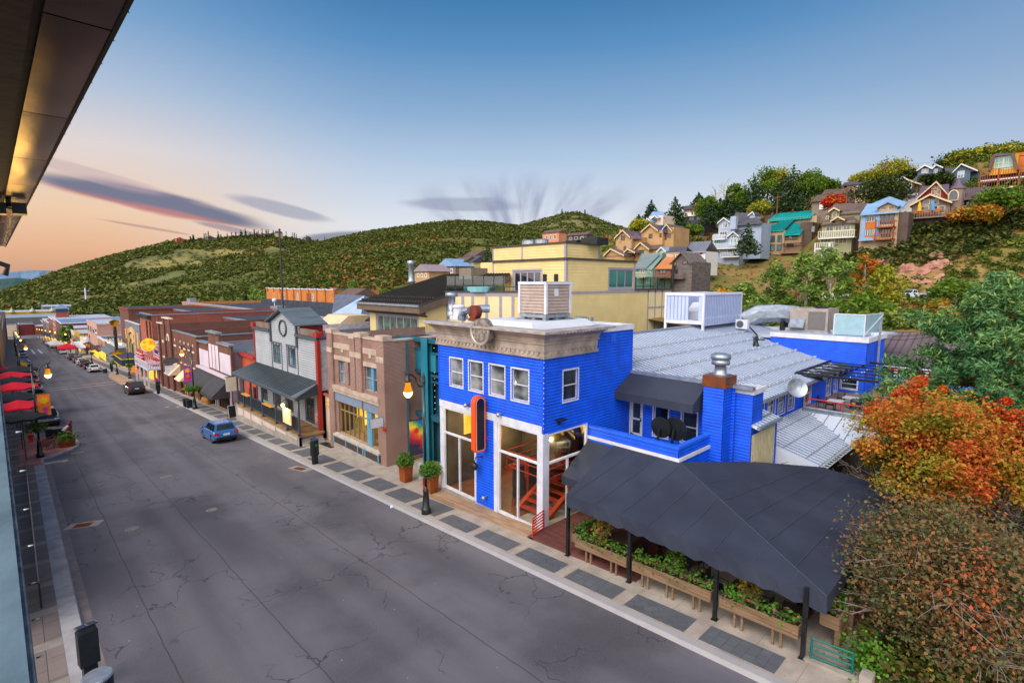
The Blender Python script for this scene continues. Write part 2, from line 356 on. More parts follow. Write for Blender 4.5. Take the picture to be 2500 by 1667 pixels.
CANVE=pm('canvas_seam','#424a5c',rough=.85)
CONC=pm('concrete','#a39a92','#8d857d',sc=1.5,rough=.9,bump=.2,bsc=30)
CONCL=pm('pale_concrete','#b9b0a5','#a39a90',sc=2,rough=.9,bump=.15,bsc=30)
KERB=pm('kerb_stone','#a7a6ab','#8c8c92',sc=2,rough=.85,bump=.2,bsc=20)
ROOFD=pm('dark_flat_roof','#3c4250','#2b303b',sc=.6,rough=.8)
ROOFL=pm('pale_flat_roof','#aab2c0','#98a1b2',sc=.4,rough=.6)
WOOD=pm('weathered_wood','#8a7058','#6a543f',sc=3,rough=.85,stretch=(1,.2,4),bump=.2)
DECKR=pm('red_deck_boards','#6b3f3a','#573330',sc=2,rough=.8,stretch=(6,.4,1))
CORTEN=pm('rusted_steel','#8d4a20','#6e3717',sc=2,rough=.7)
REDM=pm('red_metal_paint','#c0231a',rough=.45)
TEALM=pm('teal_rail_paint','#12665f',rough=.45)
ORANGE=pm('orange_paint','#e2501c',rough=.5)
INDARK=pm('dark_interior','#1c1a19','#2a2623',sc=.8,rough=.9)
GLASS=glassm('clear_glass',(.9,.92,.9),.035)
GLASST=glassm('teal_glass',(.35,.62,.60),.10)
PANE=panem('window_pane','#10151a','#3a4650',1.1)
PANEC=panem('curtained_pane','#2b333c','#8f9599',1.6)
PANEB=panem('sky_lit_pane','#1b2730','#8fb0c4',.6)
PANET=panem('teal_blind_pane','#0c5a52','#128a74',.3)
LITY=lit('lit_window','#ffcf56',1.15,'#e7a92f',1.0)
LITO=lit('lit_orange','#ff8d2a',.8)
GLOBE=lit('lamp_globe','#ffdf8a',5.0,'#ffcf70')
GLOW=lit('lamp_neck','#d98a1e',1.0,'#b06a10')
BULB=pm('clear_bulb','#e6e8ee',rough=.2)
TRIMG=pm('grey_trim','#9a93a0',rough=.7)
YEL=pm('yellow_siding','#d9c48c','#cfb980',sc=.5,rough=.75)
YELF=pm('yellow_panel','#ddcda2','#d3c296',sc=.4,rough=.8)
# -- ground, road, pavements
def strip(x0,x1,y0,y1,dz,n=40,xf=None):
 m=M();ys=np.linspace(y0,y1,n+1)
 for i in range(n):
  a,b=ys[i],ys[i+1]
  m.poly((x0,a,zr(a)+dz),(x1,a,zr(a)+dz),(x1,b,zr(b)+dz),(x0,b,zr(b)+dz))
 return m
gm,n,o=newmat('town_ground');p=N(n,'ShaderNodeBsdfPrincipled');n.links.new(p.outputs[0],o.inputs[0])
f=smooth(n,noise(n,.03,6),.38,.62);f2=noise(n,1.2,5)
n.links.new(mixc(n,mth(n,'MULTIPLY',f2,.6),mixc(n,f,srgb('#6d6a63'),srgb('#6b6a3e')),srgb('#4a4a30')),p.inputs['Base Color']);p.inputs['Roughness'].default_value=.95
m=M()
gy=[-120,-20,60,200,400,560,800,1400,2600]
for i in range(len(gy)-1):
 a,b=gy[i],gy[i+1];w0,w1=-900,1600
 m.poly((w0,a,zr(a)-.12),(w1,a,zr(a)-.12),(w1,b,zr(b)-.12),(w0,b,zr(b)-.12))
struct('ground',m,gm)
am,n,o=newmat('asphalt');p=N(n,'ShaderNodeBsdfPrincipled');n.links.new(p.outputs[0],o.inputs[0])
tcn=N(n,'ShaderNodeTexCoord').outputs['Object']
mp=N(n,'ShaderNodeMapping');mp.inputs['Scale'].default_value=(1,.18,1);n.links.new(tcn,mp.inputs[0])
base=mixc(n,smooth(n,noise(n,.35,6,mp.outputs[0]),.35,.65),srgb('#53515a'),srgb('#6a6870'))
base=mixc(n,smooth(n,noise(n,.16,5,tcn),.45,.68),base,srgb('#4a4850'))
base=mixc(n,mth(n,'MULTIPLY',smooth(n,noise(n,38,3,tcn),.4,.75),.5),base,srgb('#726f75'))
wv=N(n,'ShaderNodeTexNoise');wv.inputs['Scale'].default_value=.8;wv.inputs['Detail'].default_value=5;n.links.new(tcn,wv.inputs[0])
dv=N(n,'ShaderNodeVectorMath',operation='SCALE');n.links.new(wv.outputs['Color'],dv.inputs[0]);dv.inputs['Scale'].default_value=2.2
av=N(n,'ShaderNodeVectorMath',operation='ADD');n.links.new(tcn,av.inputs[0]);n.links.new(dv.outputs[0],av.inputs[1])
vo=N(n,'ShaderNodeTexVoronoi',feature='DISTANCE_TO_EDGE');vo.inputs['Scale'].default_value=.33;n.links.new(av.outputs[0],vo.inputs['Vector'])
crack=mth(n,'SUBTRACT',1.0,smooth(n,vo.outputs['Distance'],.002,.011))
crack=mth(n,'MULTIPLY',crack,smooth(n,noise(n,.22,3,tcn),.44,.56))
sp=N(n,'ShaderNodeSeparateXYZ');n.links.new(tcn,sp.inputs[0])
seam=0
for xs in(2.9,6.1,10.4):
 wx=mth(n,'ADD',sp.outputs[0],mth(n,'MULTIPLY',mth(n,'SUBTRACT',noise(n,.35,3,tcn),.5),.25))
 s_=mth(n,'SUBTRACT',1.0,smooth(n,mth(n,'ABSOLUTE',mth(n,'SUBTRACT',wx,xs)),.008,.03));seam=s_ if seam==0 else mth(n,'MAXIMUM',seam,s_)
blot=mth(n,'MULTIPLY',smooth(n,noise(n,1.1,2,tcn),.72,.78),.45)
fl_=N(n,'ShaderNodeTexVoronoi');fl_.inputs['Scale'].default_value=1.3;n.links.new(tcn,fl_.inputs['Vector'])
base=mixc(n,mth(n,'SUBTRACT',1.0,smooth(n,fl_.outputs['Distance'],.02,.035)),base,srgb('#a9a5a2'))
wl=0
for xs in(3.9,5.6,8.6,10.3):
 g_=mth(n,'SUBTRACT',1.0,smooth(n,mth(n,'ABSOLUTE',mth(n,'SUBTRACT',sp.outputs[0],xs)),.1,.75));wl=g_ if wl==0 else mth(n,'MAXIMUM',wl,g_)
base=mixc(n,mth(n,'MULTIPLY',wl,.28),base,srgb('#787479'))
base=mixc(n,mth(n,'MULTIPLY',mth(n,'SUBTRACT',1.0,smooth(n,mth(n,'ABSOLUTE',mth(n,'SUBTRACT',sp.outputs[0],13.0)),.3,1.5)),.2),base,srgb('#434147'))
base=mixc(n,blot,base,srgb('#38363b'))
dark=mth(n,'MAXIMUM',crack,mth(n,'MULTIPLY',seam,.8))
n.links.new(mixc(n,mth(n,'MULTIPLY',dark,.75),base,srgb('#232228')),p.inputs['Base Color'])
p.inputs['Roughness'].default_value=.8;p.inputs['Specular IOR Level'].default_value=.35
bp=N(n,'ShaderNodeBump');bp.inputs['Strength'].default_value=.35;bp.inputs['Distance'].default_value=.02
n.links.new(noise(n,30,3,tcn),bp.inputs['Height']);n.links.new(bp.outputs[0],p.inputs['Normal'])
XK0,XK1=1.15,14.62
struct('road',strip(-1.5,XK1+.05,-40,580,-.0,60),am)
m=M()
ys=np.linspace(-40,560,101)
for a,b in zip(ys[:-1],ys[1:]):
 for(x0,x1,d)in((14.62,14.92,.15),(14.924,21.5,.150)):
  m.poly((x0,a,zr(a)+d),(x1,a,zr(a)+d),(x1,b,zr(b)+d),(x0,b,zr(b)+d))
 m.poly((14.55,a,zr(a)-.02),(14.62,a,zr(a)+.15),(14.62,b,zr(b)+.15),(14.55,b,zr(b)-.02))
pv,n,o=newmat('pavement_concrete');p=N(n,'ShaderNodeBsdfPrincipled');n.links.new(p.outputs[0],o.inputs[0])
tcn=N(n,'ShaderNodeTexCoord').outputs['Object'];s=N(n,'ShaderNodeSeparateXYZ');n.links.new(tcn,s.inputs[0])
base=mixc(n,smooth(n,noise(n,1.3,6,tcn),.3,.7),srgb('#a99f96'),srgb('#91877f'))
base=mixc(n,mth(n,'MULTIPLY',smooth(n,noise(n,12,3,tcn),.45,.8),.4),base,srgb('#7e766f'))
j=mth(n,'ABSOLUTE',mth(n,'SUBTRACT',mth(n,'FRACT',mth(n,'DIVIDE',s.outputs[1],1.415)),.5))
jl=smooth(n,j,.491,.497)
base=mixc(n,mth(n,'MULTIPLY',jl,.6),base,srgb('#5d564f'))
kb=mth(n,'LESS_THAN',s.outputs[0],14.93)
base=mixc(n,mth(n,'MULTIPLY',kb,.7),base,srgb('#9a9ba3'))
n.links.new(base,p.inputs['Base Color']);p.inputs['Roughness'].default_value=.9
struct('pavement',m,pv)
stn,n,o=newmat('dark_paving_stone');p=N(n,'ShaderNodeBsdfPrincipled');n.links.new(p.outputs[0],o.inputs[0])
tcn=N(n,'ShaderNodeTexCoord').outputs['Object']
mp=N(n,'ShaderNodeMapping');mp.inputs['Rotation'].default_value=(0,0,R(0));n.links.new(tcn,mp.inputs[0])
b=N(n,'ShaderNodeTexBrick');n.links.new(mp.outputs[0],b.inputs['Vector']);b.inputs['Scale'].default_value=1;b.inputs['Brick Width'].default_value=.48;b.inputs['Row Height'].default_value=.32;b.inputs['Mortar Size'].default_value=.008
b.inputs['Color1'].default_value=(*srgb('#4f535c'),1);b.inputs['Color2'].default_value=(*srgb('#5f636c'),1);b.inputs['Mortar'].default_value=(*srgb('#2c2f35'),1)
n.links.new(mixc(n,smooth(n,noise(n,3,5,tcn),.35,.7),b.outputs[0],srgb('#565a60')),p.inputs['Base Color']);p.inputs['Roughness'].default_value=.7
stn2,n,o=newmat('diagonal_paving_stone');p=N(n,'ShaderNodeBsdfPrincipled');n.links.new(p.outputs[0],o.inputs[0])
tcn=N(n,'ShaderNodeTexCoord').outputs['Object']
mp=N(n,'ShaderNodeMapping');mp.inputs['Rotation'].default_value=(0,0,R(45));n.links.new(tcn,mp.inputs[0])
b=N(n,'ShaderNodeTexBrick');n.links.new(mp.outputs[0],b.inputs['Vector']);b.inputs['Scale'].default_value=1;b.inputs['Brick Width'].default_value=.5;b.inputs['Row Height'].default_value=.33;b.inputs['Mortar Size'].default_value=.009
b.inputs['Color1'].default_value=(*srgb('#4a4f59'),1);b.inputs['Color2'].default_value=(*srgb('#5b5f69'),1);b.inputs['Mortar'].default_value=(*srgb('#292c33'),1)
n.links.new(mixc(n,smooth(n,noise(n,3,5,tcn),.35,.7),b.outputs[0],srgb('#565a60')),p.inputs['Base Color']);p.inputs['Roughness'].default_value=.7
m=M();k=0
y=4.8
while y<200:
 x1=15.93 if y<20 else 16.46;x0=15.0 if y<20 else 15.13
 m.cm=k%2;y1=y+2.3;d=.158
 m.poly((x0,y,zr(y)+d),(x1,y,zr(y)+d),(x1,y1,zr(y1)+d),(x0,y1,zr(y1)+d))
 y+=2.80;k+=1
o=m.bd('paving_panels',[stn,stn2]);o['kind']='structure'
LPV,n,o=newmat('left_pavement_slabs');p=N(n,'ShaderNodeBsdfPrincipled');n.links.new(p.outputs[0],o.inputs[0])
tcn=N(n,'ShaderNodeTexCoord').outputs['Object']
mp=N(n,'ShaderNodeMapping');mp.inputs['Rotation'].default_value=(0,0,R(90));n.links.new(tcn,mp.inputs[0])
b=N(n,'ShaderNodeTexBrick');n.links.new(mp.outputs[0],b.inputs['Vector']);b.inputs['Scale'].default_value=1;b.inputs['Brick Width'].default_value=1.4;b.inputs['Row Height'].default_value=.62;b.inputs['Mortar Size'].default_value=.012
b.inputs['Color1'].default_value=(*srgb('#6d625f'),1);b.inputs['Color2'].default_value=(*srgb('#7b706c'),1);b.inputs['Mortar'].default_value=(*srgb('#3c3836'),1)
s=N(n,'ShaderNodeSeparateXYZ');n.links.new(tcn,s.inputs[0])
band=mth(n,'LESS_THAN',mth(n,'FRACT',mth(n,'DIVIDE',s.outputs[1],2.8)),.2)
c=mixc(n,band,b.outputs[0],srgb('#8d8680'))
n.links.new(mixc(n,mth(n,'MULTIPLY',smooth(n,noise(n,2,5,tcn),.35,.7),.35),c,srgb('#5b5350')),p.inputs['Base Color']);p.inputs['Roughness'].default_value=.85
m=strip(-4.5,.45,-20,560,.15,80)
struct('pavement_slabs',m,LPV)
m=strip(.454,XK1*0+1.0,-20,560,.15,80)
for a,b_ in zip(np.linspace(-20,560,81)[:-1],np.linspace(-20,560,81)[1:]):m.poly((1.0,a,zr(a)+.15),(1.07,a,zr(a)-.02),(1.07,b_,zr(b_)-.02),(1.0,b_,zr(b_)+.15))
struct('kerb',m,pm('kerb_concrete','#a3a2a6','#8b8a8f',sc=1.2,rough=.9))
struct('gutter',strip(1.07,1.36,-20,53,.004,20),pm('gutter_concrete','#7d7474','#6b6466',sc=2,rough=.9))
BRKP=brickm('brick_paving','#8c5148','#7a4038','#8d7f78',.22,.11,.012)
bm_,n,o=newmat('red_brick_paving');p=N(n,'ShaderNodeBsdfPrincipled');n.links.new(p.outputs[0],o.inputs[0])
b=N(n,'ShaderNodeTexBrick');n.links.new(N(n,'ShaderNodeTexCoord').outputs['Object'],b.inputs['Vector']);b.inputs['Scale'].default_value=1;b.inputs['Brick Width'].default_value=.45;b.inputs['Row Height'].default_value=.3;b.inputs['Mortar Size'].default_value=.012
b.inputs['Color1'].default_value=(*srgb('#8d4a45'),1);b.inputs['Color2'].default_value=(*srgb('#a06a62'),1);b.inputs['Mortar'].default_value=(*srgb('#94857f'),1)
n.links.new(b.outputs[0],p.inputs['Base Color']);p.inputs['Roughness'].default_value=.85
bulb=[(1.0,55.4),(3.0,57.6),(3.5,58.6),(3.66,60),(3.6,62),(2.7,64.4),(1.0,66.5)]
m=M();m.poly(*[(x,y,zr(y)+.157)for x,y in[(-.4,53.2),(1.0,53.2)]+[(x-.12,y+.1)for x,y in bulb]+[(-.4,66.5)]])
struct('brick_paving',m,bm_)
m=M()
for(x0,y0),(x1,y1)in zip(bulb[:-1],bulb[1:]):
 m.poly((x0-.25,y0+.1,zr(y0)+.162),(x0,y0,zr(y0)+.162),(x1,y1,zr(y1)+.162),(x1-.25,y1+.1,zr(y1)+.162));m.poly((x0,y0,zr(y0)+.162),(x0,y0,zr(y0)),(x1,y1,zr(y1)),(x1,y1,zr(y1)+.162))
struct('bulb_out_kerb',m,KERB)
m=M();q=[(14.7,97),(13.6,99),(12.9,103),(12.7,112),(12.9,126),(13.8,134),(14.7,137)]
m.poly(*[(x,y,zr(y)+.157)for x,y in q]);
for(x0,y0),(x1,y1)in zip(q[:-1],q[1:]):m.poly((x0,y0,zr(y0)+.157),(x0,y0,zr(y0)),(x1,y1,zr(y1)),(x1,y1,zr(y1)+.157))
struct('crossing_pavement',m,pm('crossing_concrete','#a98f79','#96806c',sc=1,rough=.9))
m=M()
for y in(112,115.5,300,303):m.poly(*[(x,yy,zr(yy)+.004)for x,yy in((2,y),(12.4,y),(12.4,y+.35),(2,y+.35))])
for x in(5.2,7.2):m.poly(*[(xx,yy,zr(yy)+.005)for xx,yy in((x,255),(x+.5,255),(x+.5,297),(x,297))])
struct('road_markings',m,pm('road_paint','#b9bcc4',rough=.8))
def cover(px,r,label):
 c=onG(px,.006);m=M();m.lathe((0,0,0),[(.01,.012),(r*.8,.012),(r*.82,.004),(r*.93,.004),(r*.95,.014),(r,.012),(r,-.02)],24)
 for k in range(-3,4):m.box(-r*.7,r*.7,k*r*.2-.015,k*r*.2+.015,.012,.018)
 o=m.bd('manhole_cover',pm('iron_cover' if 'iron_cover' not in MATS else 'iron_cover_b','#77716f','#8d8784',sc=4,rough=.6)if 'iron_cover' not in MATS else MATS['iron_cover'])
 o.location=c;o.rotation_euler=(math.atan(-GRADE),0,0);tag(o,label,'manhole cover')
cover(B(740,803),.45,'pale oval manhole cover in the road beside the bulb-out kerb')
cover((405,1164),.36,'lone round manhole cover in the middle of the road, across from the grey porch')
cover((322,1291),.33,'small worn manhole cover in the left lane beyond the kerb drain')
cover((517,1244),.3,'dim manhole cover in the road centre, nearest the street lamp by the blue building')
def drain(px0,px1,wid,label,rust=False):
 a=onG(px0,.004);b=onG(px1,.004);t=TH('storm_drain',label,'drain',a,'kerb drains in the road')
 d=(b-a);d.z=0;L_=d.length;u=d/L_;v=Vector((-u.y,u.x,0));P_=lambda s,w_,h:(a.x+u.x*s+v.x*w_,a.y+u.y*s+v.y*w_,zr(a.y+u.y*s+v.y*w_)+h)
 m=M();m.prism([P_(0,0,-.1),P_(L_,0,-.1),P_(L_,wid,-.1),P_(0,wid,-.1)],(0,0,.106));m.bd('apron',CONC,t)
 m=M();s0,s1=L_*.22,L_*.72
 m.prism([P_(s0,wid*.15,-.05),P_(s1,wid*.15,-.05),P_(s1,wid*.75,-.05),P_(s0,wid*.75,-.05)],(0,0,.06));m.bd('pit',INDARK,t)
 g=M()
 for k in range(9):
  s=s0+(s1-s0)*(k+.5)/9;g.prism([P_(s-.03,wid*.15,.012),P_(s+.03,wid*.15,.012),P_(s+.03,wid*.75,.012),P_(s-.03,wid*.75,.012)],(0,0,.014))
 g.prism([P_(s0,wid*.42,.027),P_(s1,wid*.42,.027),P_(s1,wid*.48,.027),P_(s0,wid*.48,.027)],(0,0,.01));g.bd('grate',CORTEN if rust else KERB,t)
drain(B(405,920),B(640,885),.7,'pale kerb drain with a grey grate in front of the left bulb-out')
drain(B(600,1545),B(930,1500),.9,'kerb drain with a rusty orange grate by the left kerb',True)
drain((702,1143),(745,1152),.7,'kerb drain with a pale apron by the parking pay station across from the grey porch',True)
drain(T7(985,1120),T7(1330,1115),.7,'rusty kerb drain in front of the bin at the far lamp post',True)
# == blue brewery corner building
XF,YS=17.66,16.29
bl=TH('brewery_building','bright blue clapboard corner building with tin cornice, white windows and tall glass bays','building',(XF,YS,-1.3))
wins=[(23.42,22.30),(21.75,20.62),(20.08,18.94),(18.43,17.27)]
m=M();m.wall('X',XF,YS,24.5,4.2,7.55,[(a-.0,b,5.25,6.80)for a,b in wins],sid=.155)
m.wall('X',XF,19.75,21.2,-1.2,3.9,sid=.155)
m.wall('Y',YS,XF,21.03,3.84,8.3,[(19.03,20.15,5.25,6.75)],sid=.155)
m.wall('Y',YS,21.03,24.85,2.3,8.4,sid=.155)
m.box(XF+.3,24.8,24.4,24.5,-1.3,8.3);m.box(24.7,24.8,YS+.05,24.4,-1.3,8.4);m.box(XF+.02,21.0,YS+.02,24.4,7.5,8.25)
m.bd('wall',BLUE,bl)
m=M()
for b_ in((XF-.05,XF+.05,YS-.05,YS+.05,3.95,7.5),(XF-.035,XF+.02,24.42,24.52,3.9,7.5),(24.8,24.9,YS-.04,YS+.05,2.3,8.4),(20.98,21.08,YS-.03,YS,-1,3.84)):M().box(*b_).bd('corner_board',BLUEC,bl)
for i,(a,b)in enumerate(wins):
 WN(bl,'X',XF,a,b,5.25,6.80,WHITE,PANEC)
WN(bl,'Y',YS,19.03,20.15,5.25,6.75,WHITE,PANE)
m=M();m.box(XF-.05,XF+.06,YS+.06,24.45,3.88,4.27);m.bd('fascia_band',WHITE,bl)
def bay(ax,c,a0,a1,z0,z1,zt,nlow):
 f=M();w=.1
 a0,a1=min(a0,a1),max(a0,a1)
 f.ab(ax,c,-.10,.03,a0,a0+w,z0,z1);f.ab(ax,c,-.10,.03,a1-w,a1,z0,z1)
 f.ab(ax,c,-.10,.05,a0+w,a1-w,z0,z0+.12);f.ab(ax,c,-.10,.03,a0+w,a1-w,z1-.08,z1);f.ab(ax,c,-.09,.025,a0+w,a1-w,zt-.05,zt+.05)
 for i in range(1,nlow):x=a0+(a1-a0)*i/nlow;f.ab(ax,c,-.09,.02,x-.045,x+.045,z0+.12,zt-.05)
 o=f.bd('bay_window',WHITE,bl);g=M();g.poly(*[g.P(ax,c,a,z,-.05)for a,z in((a0+w,z0+.12),(a1-w,z0+.12),(a1-w,z1-.08),(a0+w,z1-.08))]);g.bd('pane',GLASS,o)
bay('X',XF,21.25,24.15,-.92,3.88,2.4,2);bay('X',XF,16.56,19.45,-.92,3.88,2.4,2);bay('Y',YS,17.95,20.96,-.92,3.84,2.4,2)
for b_ in((XF-.06,XF+.28,YS-.04,YS+.26,-1.0,3.9),(XF-.05,XF+.1,19.46,19.74,-1.0,3.88),(XF-.03,XF+.1,24.16,24.45,-1.0,3.88),(XF-.03,XF+.05,21.2,21.245,-1,3.88)):M().box(*b_).bd('post',WHITE,bl)
m=M();m.box(XF-.02,XF+.2,19.7,24.5,-1.6,-.93);m.box(XF-.01,XF+.2,YS,19.7,-1.4,-.93);m.bd('stone_base',CONC,bl)
m=M();m.box(XF+.2,24.6,YS+.12,24.3,-1.05,-.9);m.bd('floor',pm('red_tile_floor','#7a4a38','#61392c',sc=1,rough=.5),bl)
m=M();m.box(XF+.15,24.6,YS+.1,24.3,3.95,4.15);m.box(23.9,24.1,YS+.2,24.3,-.9,3.95);m.box(XF+.2,24,24.0,24.2,-.9,3.95);m.box(XF+.25,XF+.35,19.9,21.1,-.9,3.95);m.box(19.5,24,20.1,20.3,-.9,1.2);m.bd('interior',pm('ochre_interior','#5f564a','#453d35',sc=.7,rough=.8),bl)
m=M()
for(x0,x1,y0,y1,z0,z1)in((23.8,23.88,17.2,18.9,2.3,3.7),(23.8,23.88,21.6,23.6,2.2,3.8),(19.0,21.5,23.9,23.97,2.0,3.6),(23.8,23.88,19.2,20.0,2.4,3.6)):m.box(x0,x1,y0,y1,z0,z1)
m.box(18.6,19.0,17.2,19.2,3.84,3.92);m.box(18.6,19.0,21.6,23.8,3.84,3.92);m.box(20.4,20.8,17.0,19.5,3.84,3.92);m.bd('lit_panel',LITY,bl)
m=M()
for(y,x0)in((16.9,18.6),(18.9,18.6)):
 m.obox((18.5,y+.0,-.85),(22.6,y,1.35),.25,.2)
for k in range(9):f_=(k+.5)/9;m.box(18.5+4.1*f_-.15,18.5+4.1*f_+.15,17.0,18.8,-.85+2.2*f_,-.79+2.2*f_)
for z in(1.35,1.8,2.2):m.tube([(18.4,16.8,z),(18.4,19.6,z),(23,19.6,z)],.035,5);m.tube([(18.4,16.8,z),(23,16.8,z)],.035,5)
for y in(16.8,18.2,19.6):m.tube([(18.4,y,1.1),(18.4,y,2.2)],.035,5)
for x in(19.9,21.4):m.tube([(x,16.8,1.1),(x,16.8,2.2)],.035,5)
m.box(18.3,23,16.75,16.95,1.1,1.3);m.box(18.3,23,19.5,19.7,1.1,1.3);m.tube([(22.5,17,-.9),(22.5,17,3.9)],.09,6);m.tube([(20,19.6,-.9),(20,19.6,1.2)],.08,6)
m.tube([(19.4,22.6,-.9),(19.4,22.6,.3),(20.6,22.6,.9)],.03,5);m.box(20.6,21.2,23.0,23.5,-.9,3.95)
m.bd('staircase',pm('red_oxide_steel','#a53a22','#8c2f1c',rough=.5),bl)
for i,(x,y,r)in enumerate(((20.5,17.9,.95),(22.5,18.6,.7))):
 m=M();m.lathe((x,y,1.3),[(.1,0),(r,.12),(r,1.5),(r*.96,1.6),(r*.5,1.95),(.28,2.1),(.28,2.3),(.02,2.32)],24)
 for k in range(4):m.tube([(x+r*.7*math.cos(k*1.57),y+r*.7*math.sin(k*1.57),-.9),(x+r*.7*math.cos(k*1.57),y+r*.7*math.sin(k*1.57),1.4)],.06,6)
 solo('brewing_kettle',m,pm('brushed_steel','#b6a98a',rough=.25,metal=1)if i==0 else MATS['brushed_steel'],['wide steel brewing kettle on legs just behind the corner glass of the blue building','smaller steel kettle at the back behind the corner glass of the blue building'][i],'kettle',smooth=True)
for i,(x,y,z)in enumerate(((19.2,17.8,3.4),(19.2,22.7,3.4),(22,22.7,1.6))):
 ld=bpy.data.lights.new('interior_lamp','POINT');lo=bpy.data.objects.new('interior_lamp',ld);COL.objects.link(lo);lo.location=(x,y,z);ld.energy=120;ld.color=(1,.76,.38);ld.shadow_soft_size=.25
TIN=pm('tin_cornice','#c2b4ab','#9c8f88',sc=1.5,rough=.4,metal=.3,bump=.1,bsc=3)
prof=[(.02,7.48),(.14,7.48),(.16,7.62),(.09,7.66),(.09,7.78),(.12,7.8),(.12,8.12),(.2,8.15),(.2,8.2),(.15,8.22),(.22,8.42),(.5,8.64),(.72,8.7),(.78,8.7),(.78,8.8),(.0,8.84)]
vs=[]
for o_,z in prof:vs+=[(18.3,24.5+o_*.85,z),(XF-o_,24.5+o_*.85,z),(XF-o_,YS-o_,z),(21.45+o_,YS-o_,z),(21.45+o_,YS+.1,z)]
fs=[(i*5+k,i*5+k+1,(i+1)*5+k+1,(i+1)*5+k)for i in range(len(prof)-1)for k in range(4)]
m=M();m.add(vs,fs)
for k in range(26):
 y=YS+.2+k*.315
 m.box(XF-.18,XF-.08,y,y+.13,7.64,7.79)
for k in range(11):x=XF+.25+k*.34;m.box(x,x+.13,YS-.18,YS-.08,7.64,7.79)
m.bd('cornice',TIN,bl)
cm=onX(F(430,262),XF-.55);m=M()
m.cyl((XF-.35,cm.y,cm.z),(XF-.72,cm.y,cm.z),.66,.66,28);m.bd('medallion',pm('mottled_tin','#a9a19b','#6d655f',sc=6,rough=.45,metal=.5),bl)
m=M();m.tube([(XF-.74,cm.y+.66*math.cos(t),cm.z+.66*math.sin(t))for t in np.linspace(math.pi*.95,math.pi*2.1,22)],.075,6);m.bd('medallion_ring',TIN,bl)
m=M();m.box(XF+.0,24.85,YS+.0,24.55,8.45,8.60);m.box(XF-.7,XF+.05,YS-.7,25.0,8.72,8.815);m.box(XF+.05,22.0,YS-.7,YS+.02,8.72,8.814);m.bd('roof',ROOFL,bl)
m=M();m.box(22.15,24.95,YS-.06,YS+.25,8.42,8.72);m.box(24.72,24.95,YS+.26,24.5,8.42,8.71);m.bd('parapet_trim',WHITE,bl)
m=M();m.hexa([(18.6,17.6+.3,8.6),(23.8,17.9,8.6),(23.8,22.5,8.6),(18.6,22.5,8.6),(19.0,18.4,8.98),(23.4,18.4,8.98),(23.4,22.1,8.98),(19.0,22.1,8.98)]);m.bd('roof_hatch',pm('white_membrane','#c8cdd8','#b6bcc9',sc=.5,rough=.5),bl)
m=M()
for k in range(2):
 for j in range(3):m.box(22.9+k*.2,23.05+k*.2,YS-.035,YS-.02,7.86+j*.13,7.95+j*.13)
m.bd('vent',pm('vent_blue','#2a6be8',rough=.4),bl)
for p_,ax in((F(350,690),'X'),(F(543,745),'X'),(F(455,1232),'X')):
 q=onX(p_,XF);m=M();m.cyl((XF,q.y,q.z),(XF-.18,q.y,q.z),.05,.05,8);m.ball((XF-.24,q.y,q.z-.03),.12,8);m.bd('wall_lamp',STEEL,bl,True)
q=onY(F(875,778),YS);m=M();m.box(q.x-.25,q.x+.2,YS-.42,YS-.02,q.z-.02,q.z+.06);m.box(q.x-.05,q.x+.05,YS-.1,YS,q.z-.25,q.z);m.bd('floodlight',DARKM,bl)
m=M();q=onX(F(415,1045),XF);m.tube([(XF,q.y-.25,q.z+.5),(XF-.35,q.y-.05,q.z+.5),(XF-.4,q.y,q.z+.1)],.03,5);m.ball((XF-.4,q.y,q.z),.22,10,(.8,1,1));m.bd('alarm_bell',DARKM,bl,True)
m=M()
for k in range(14):m.ball((XF-.07,YS-.07,4.2+k*.24),.022,5)
for k in range(16):m.ball((XF+.1+k*.25,YS-.80,8.68),.02,5)
m.bd('string_lights',BULB,bl)
sy_=onX(F(452,740),XF).y;p0=onY(F(372,660),sy_);p1=onY(F(436,660),sy_);zt=onY(F(410,640),sy_).z;zb=onY(F(405,968),sy_).z
xa,xb=p0.x,min(p1.x,XF-.12)
sg=TH('blade_sign','tall rounded orange sign with a blank dark face projecting from the blue building','sign',(XF,sy_,zb))
def capsule(x0,x1,z0,z1,y,th,ins=0):
 r=(x1-x0)/2-ins;c=(x0+x1)/2;pts=[(c+r*math.cos(t),y,z1-(x1-x0)/2+r*math.sin(t))for t in np.linspace(0,math.pi,12)]
 pts+=[(c-r,y,z0+.12+ins*.3),(c-r+.1,y,z0+ins),(c+r-.1,y,z0+ins),(c+r,y,z0+.12+ins*.3)]
 return M().prism(pts,(0,th,0))
capsule(xa,xb,zb,zt,sy_-.16,.32).bd('sign_case',ORANGE,sg)
capsule(xa,xb,zb,zt,sy_-.172,.344,.07).bd('sign_border',pm('pink_border','#e8a08c',rough=.5),sg)
capsule(xa,xb,zb,zt,sy_-.184,.368,.115).bd('sign_face',pm('dark_sign_face','#1c1724',rough=.4),sg)
m=M()
for z in(zb+.62,zt-.72):m.box(xb-.02,XF,sy_-.05,sy_+.05,z-.06,z+.06);m.box(XF-.14,XF-.02,sy_-.1,sy_+.1,z-.1,z+.1)
m.bd('bracket',REDM,sg)
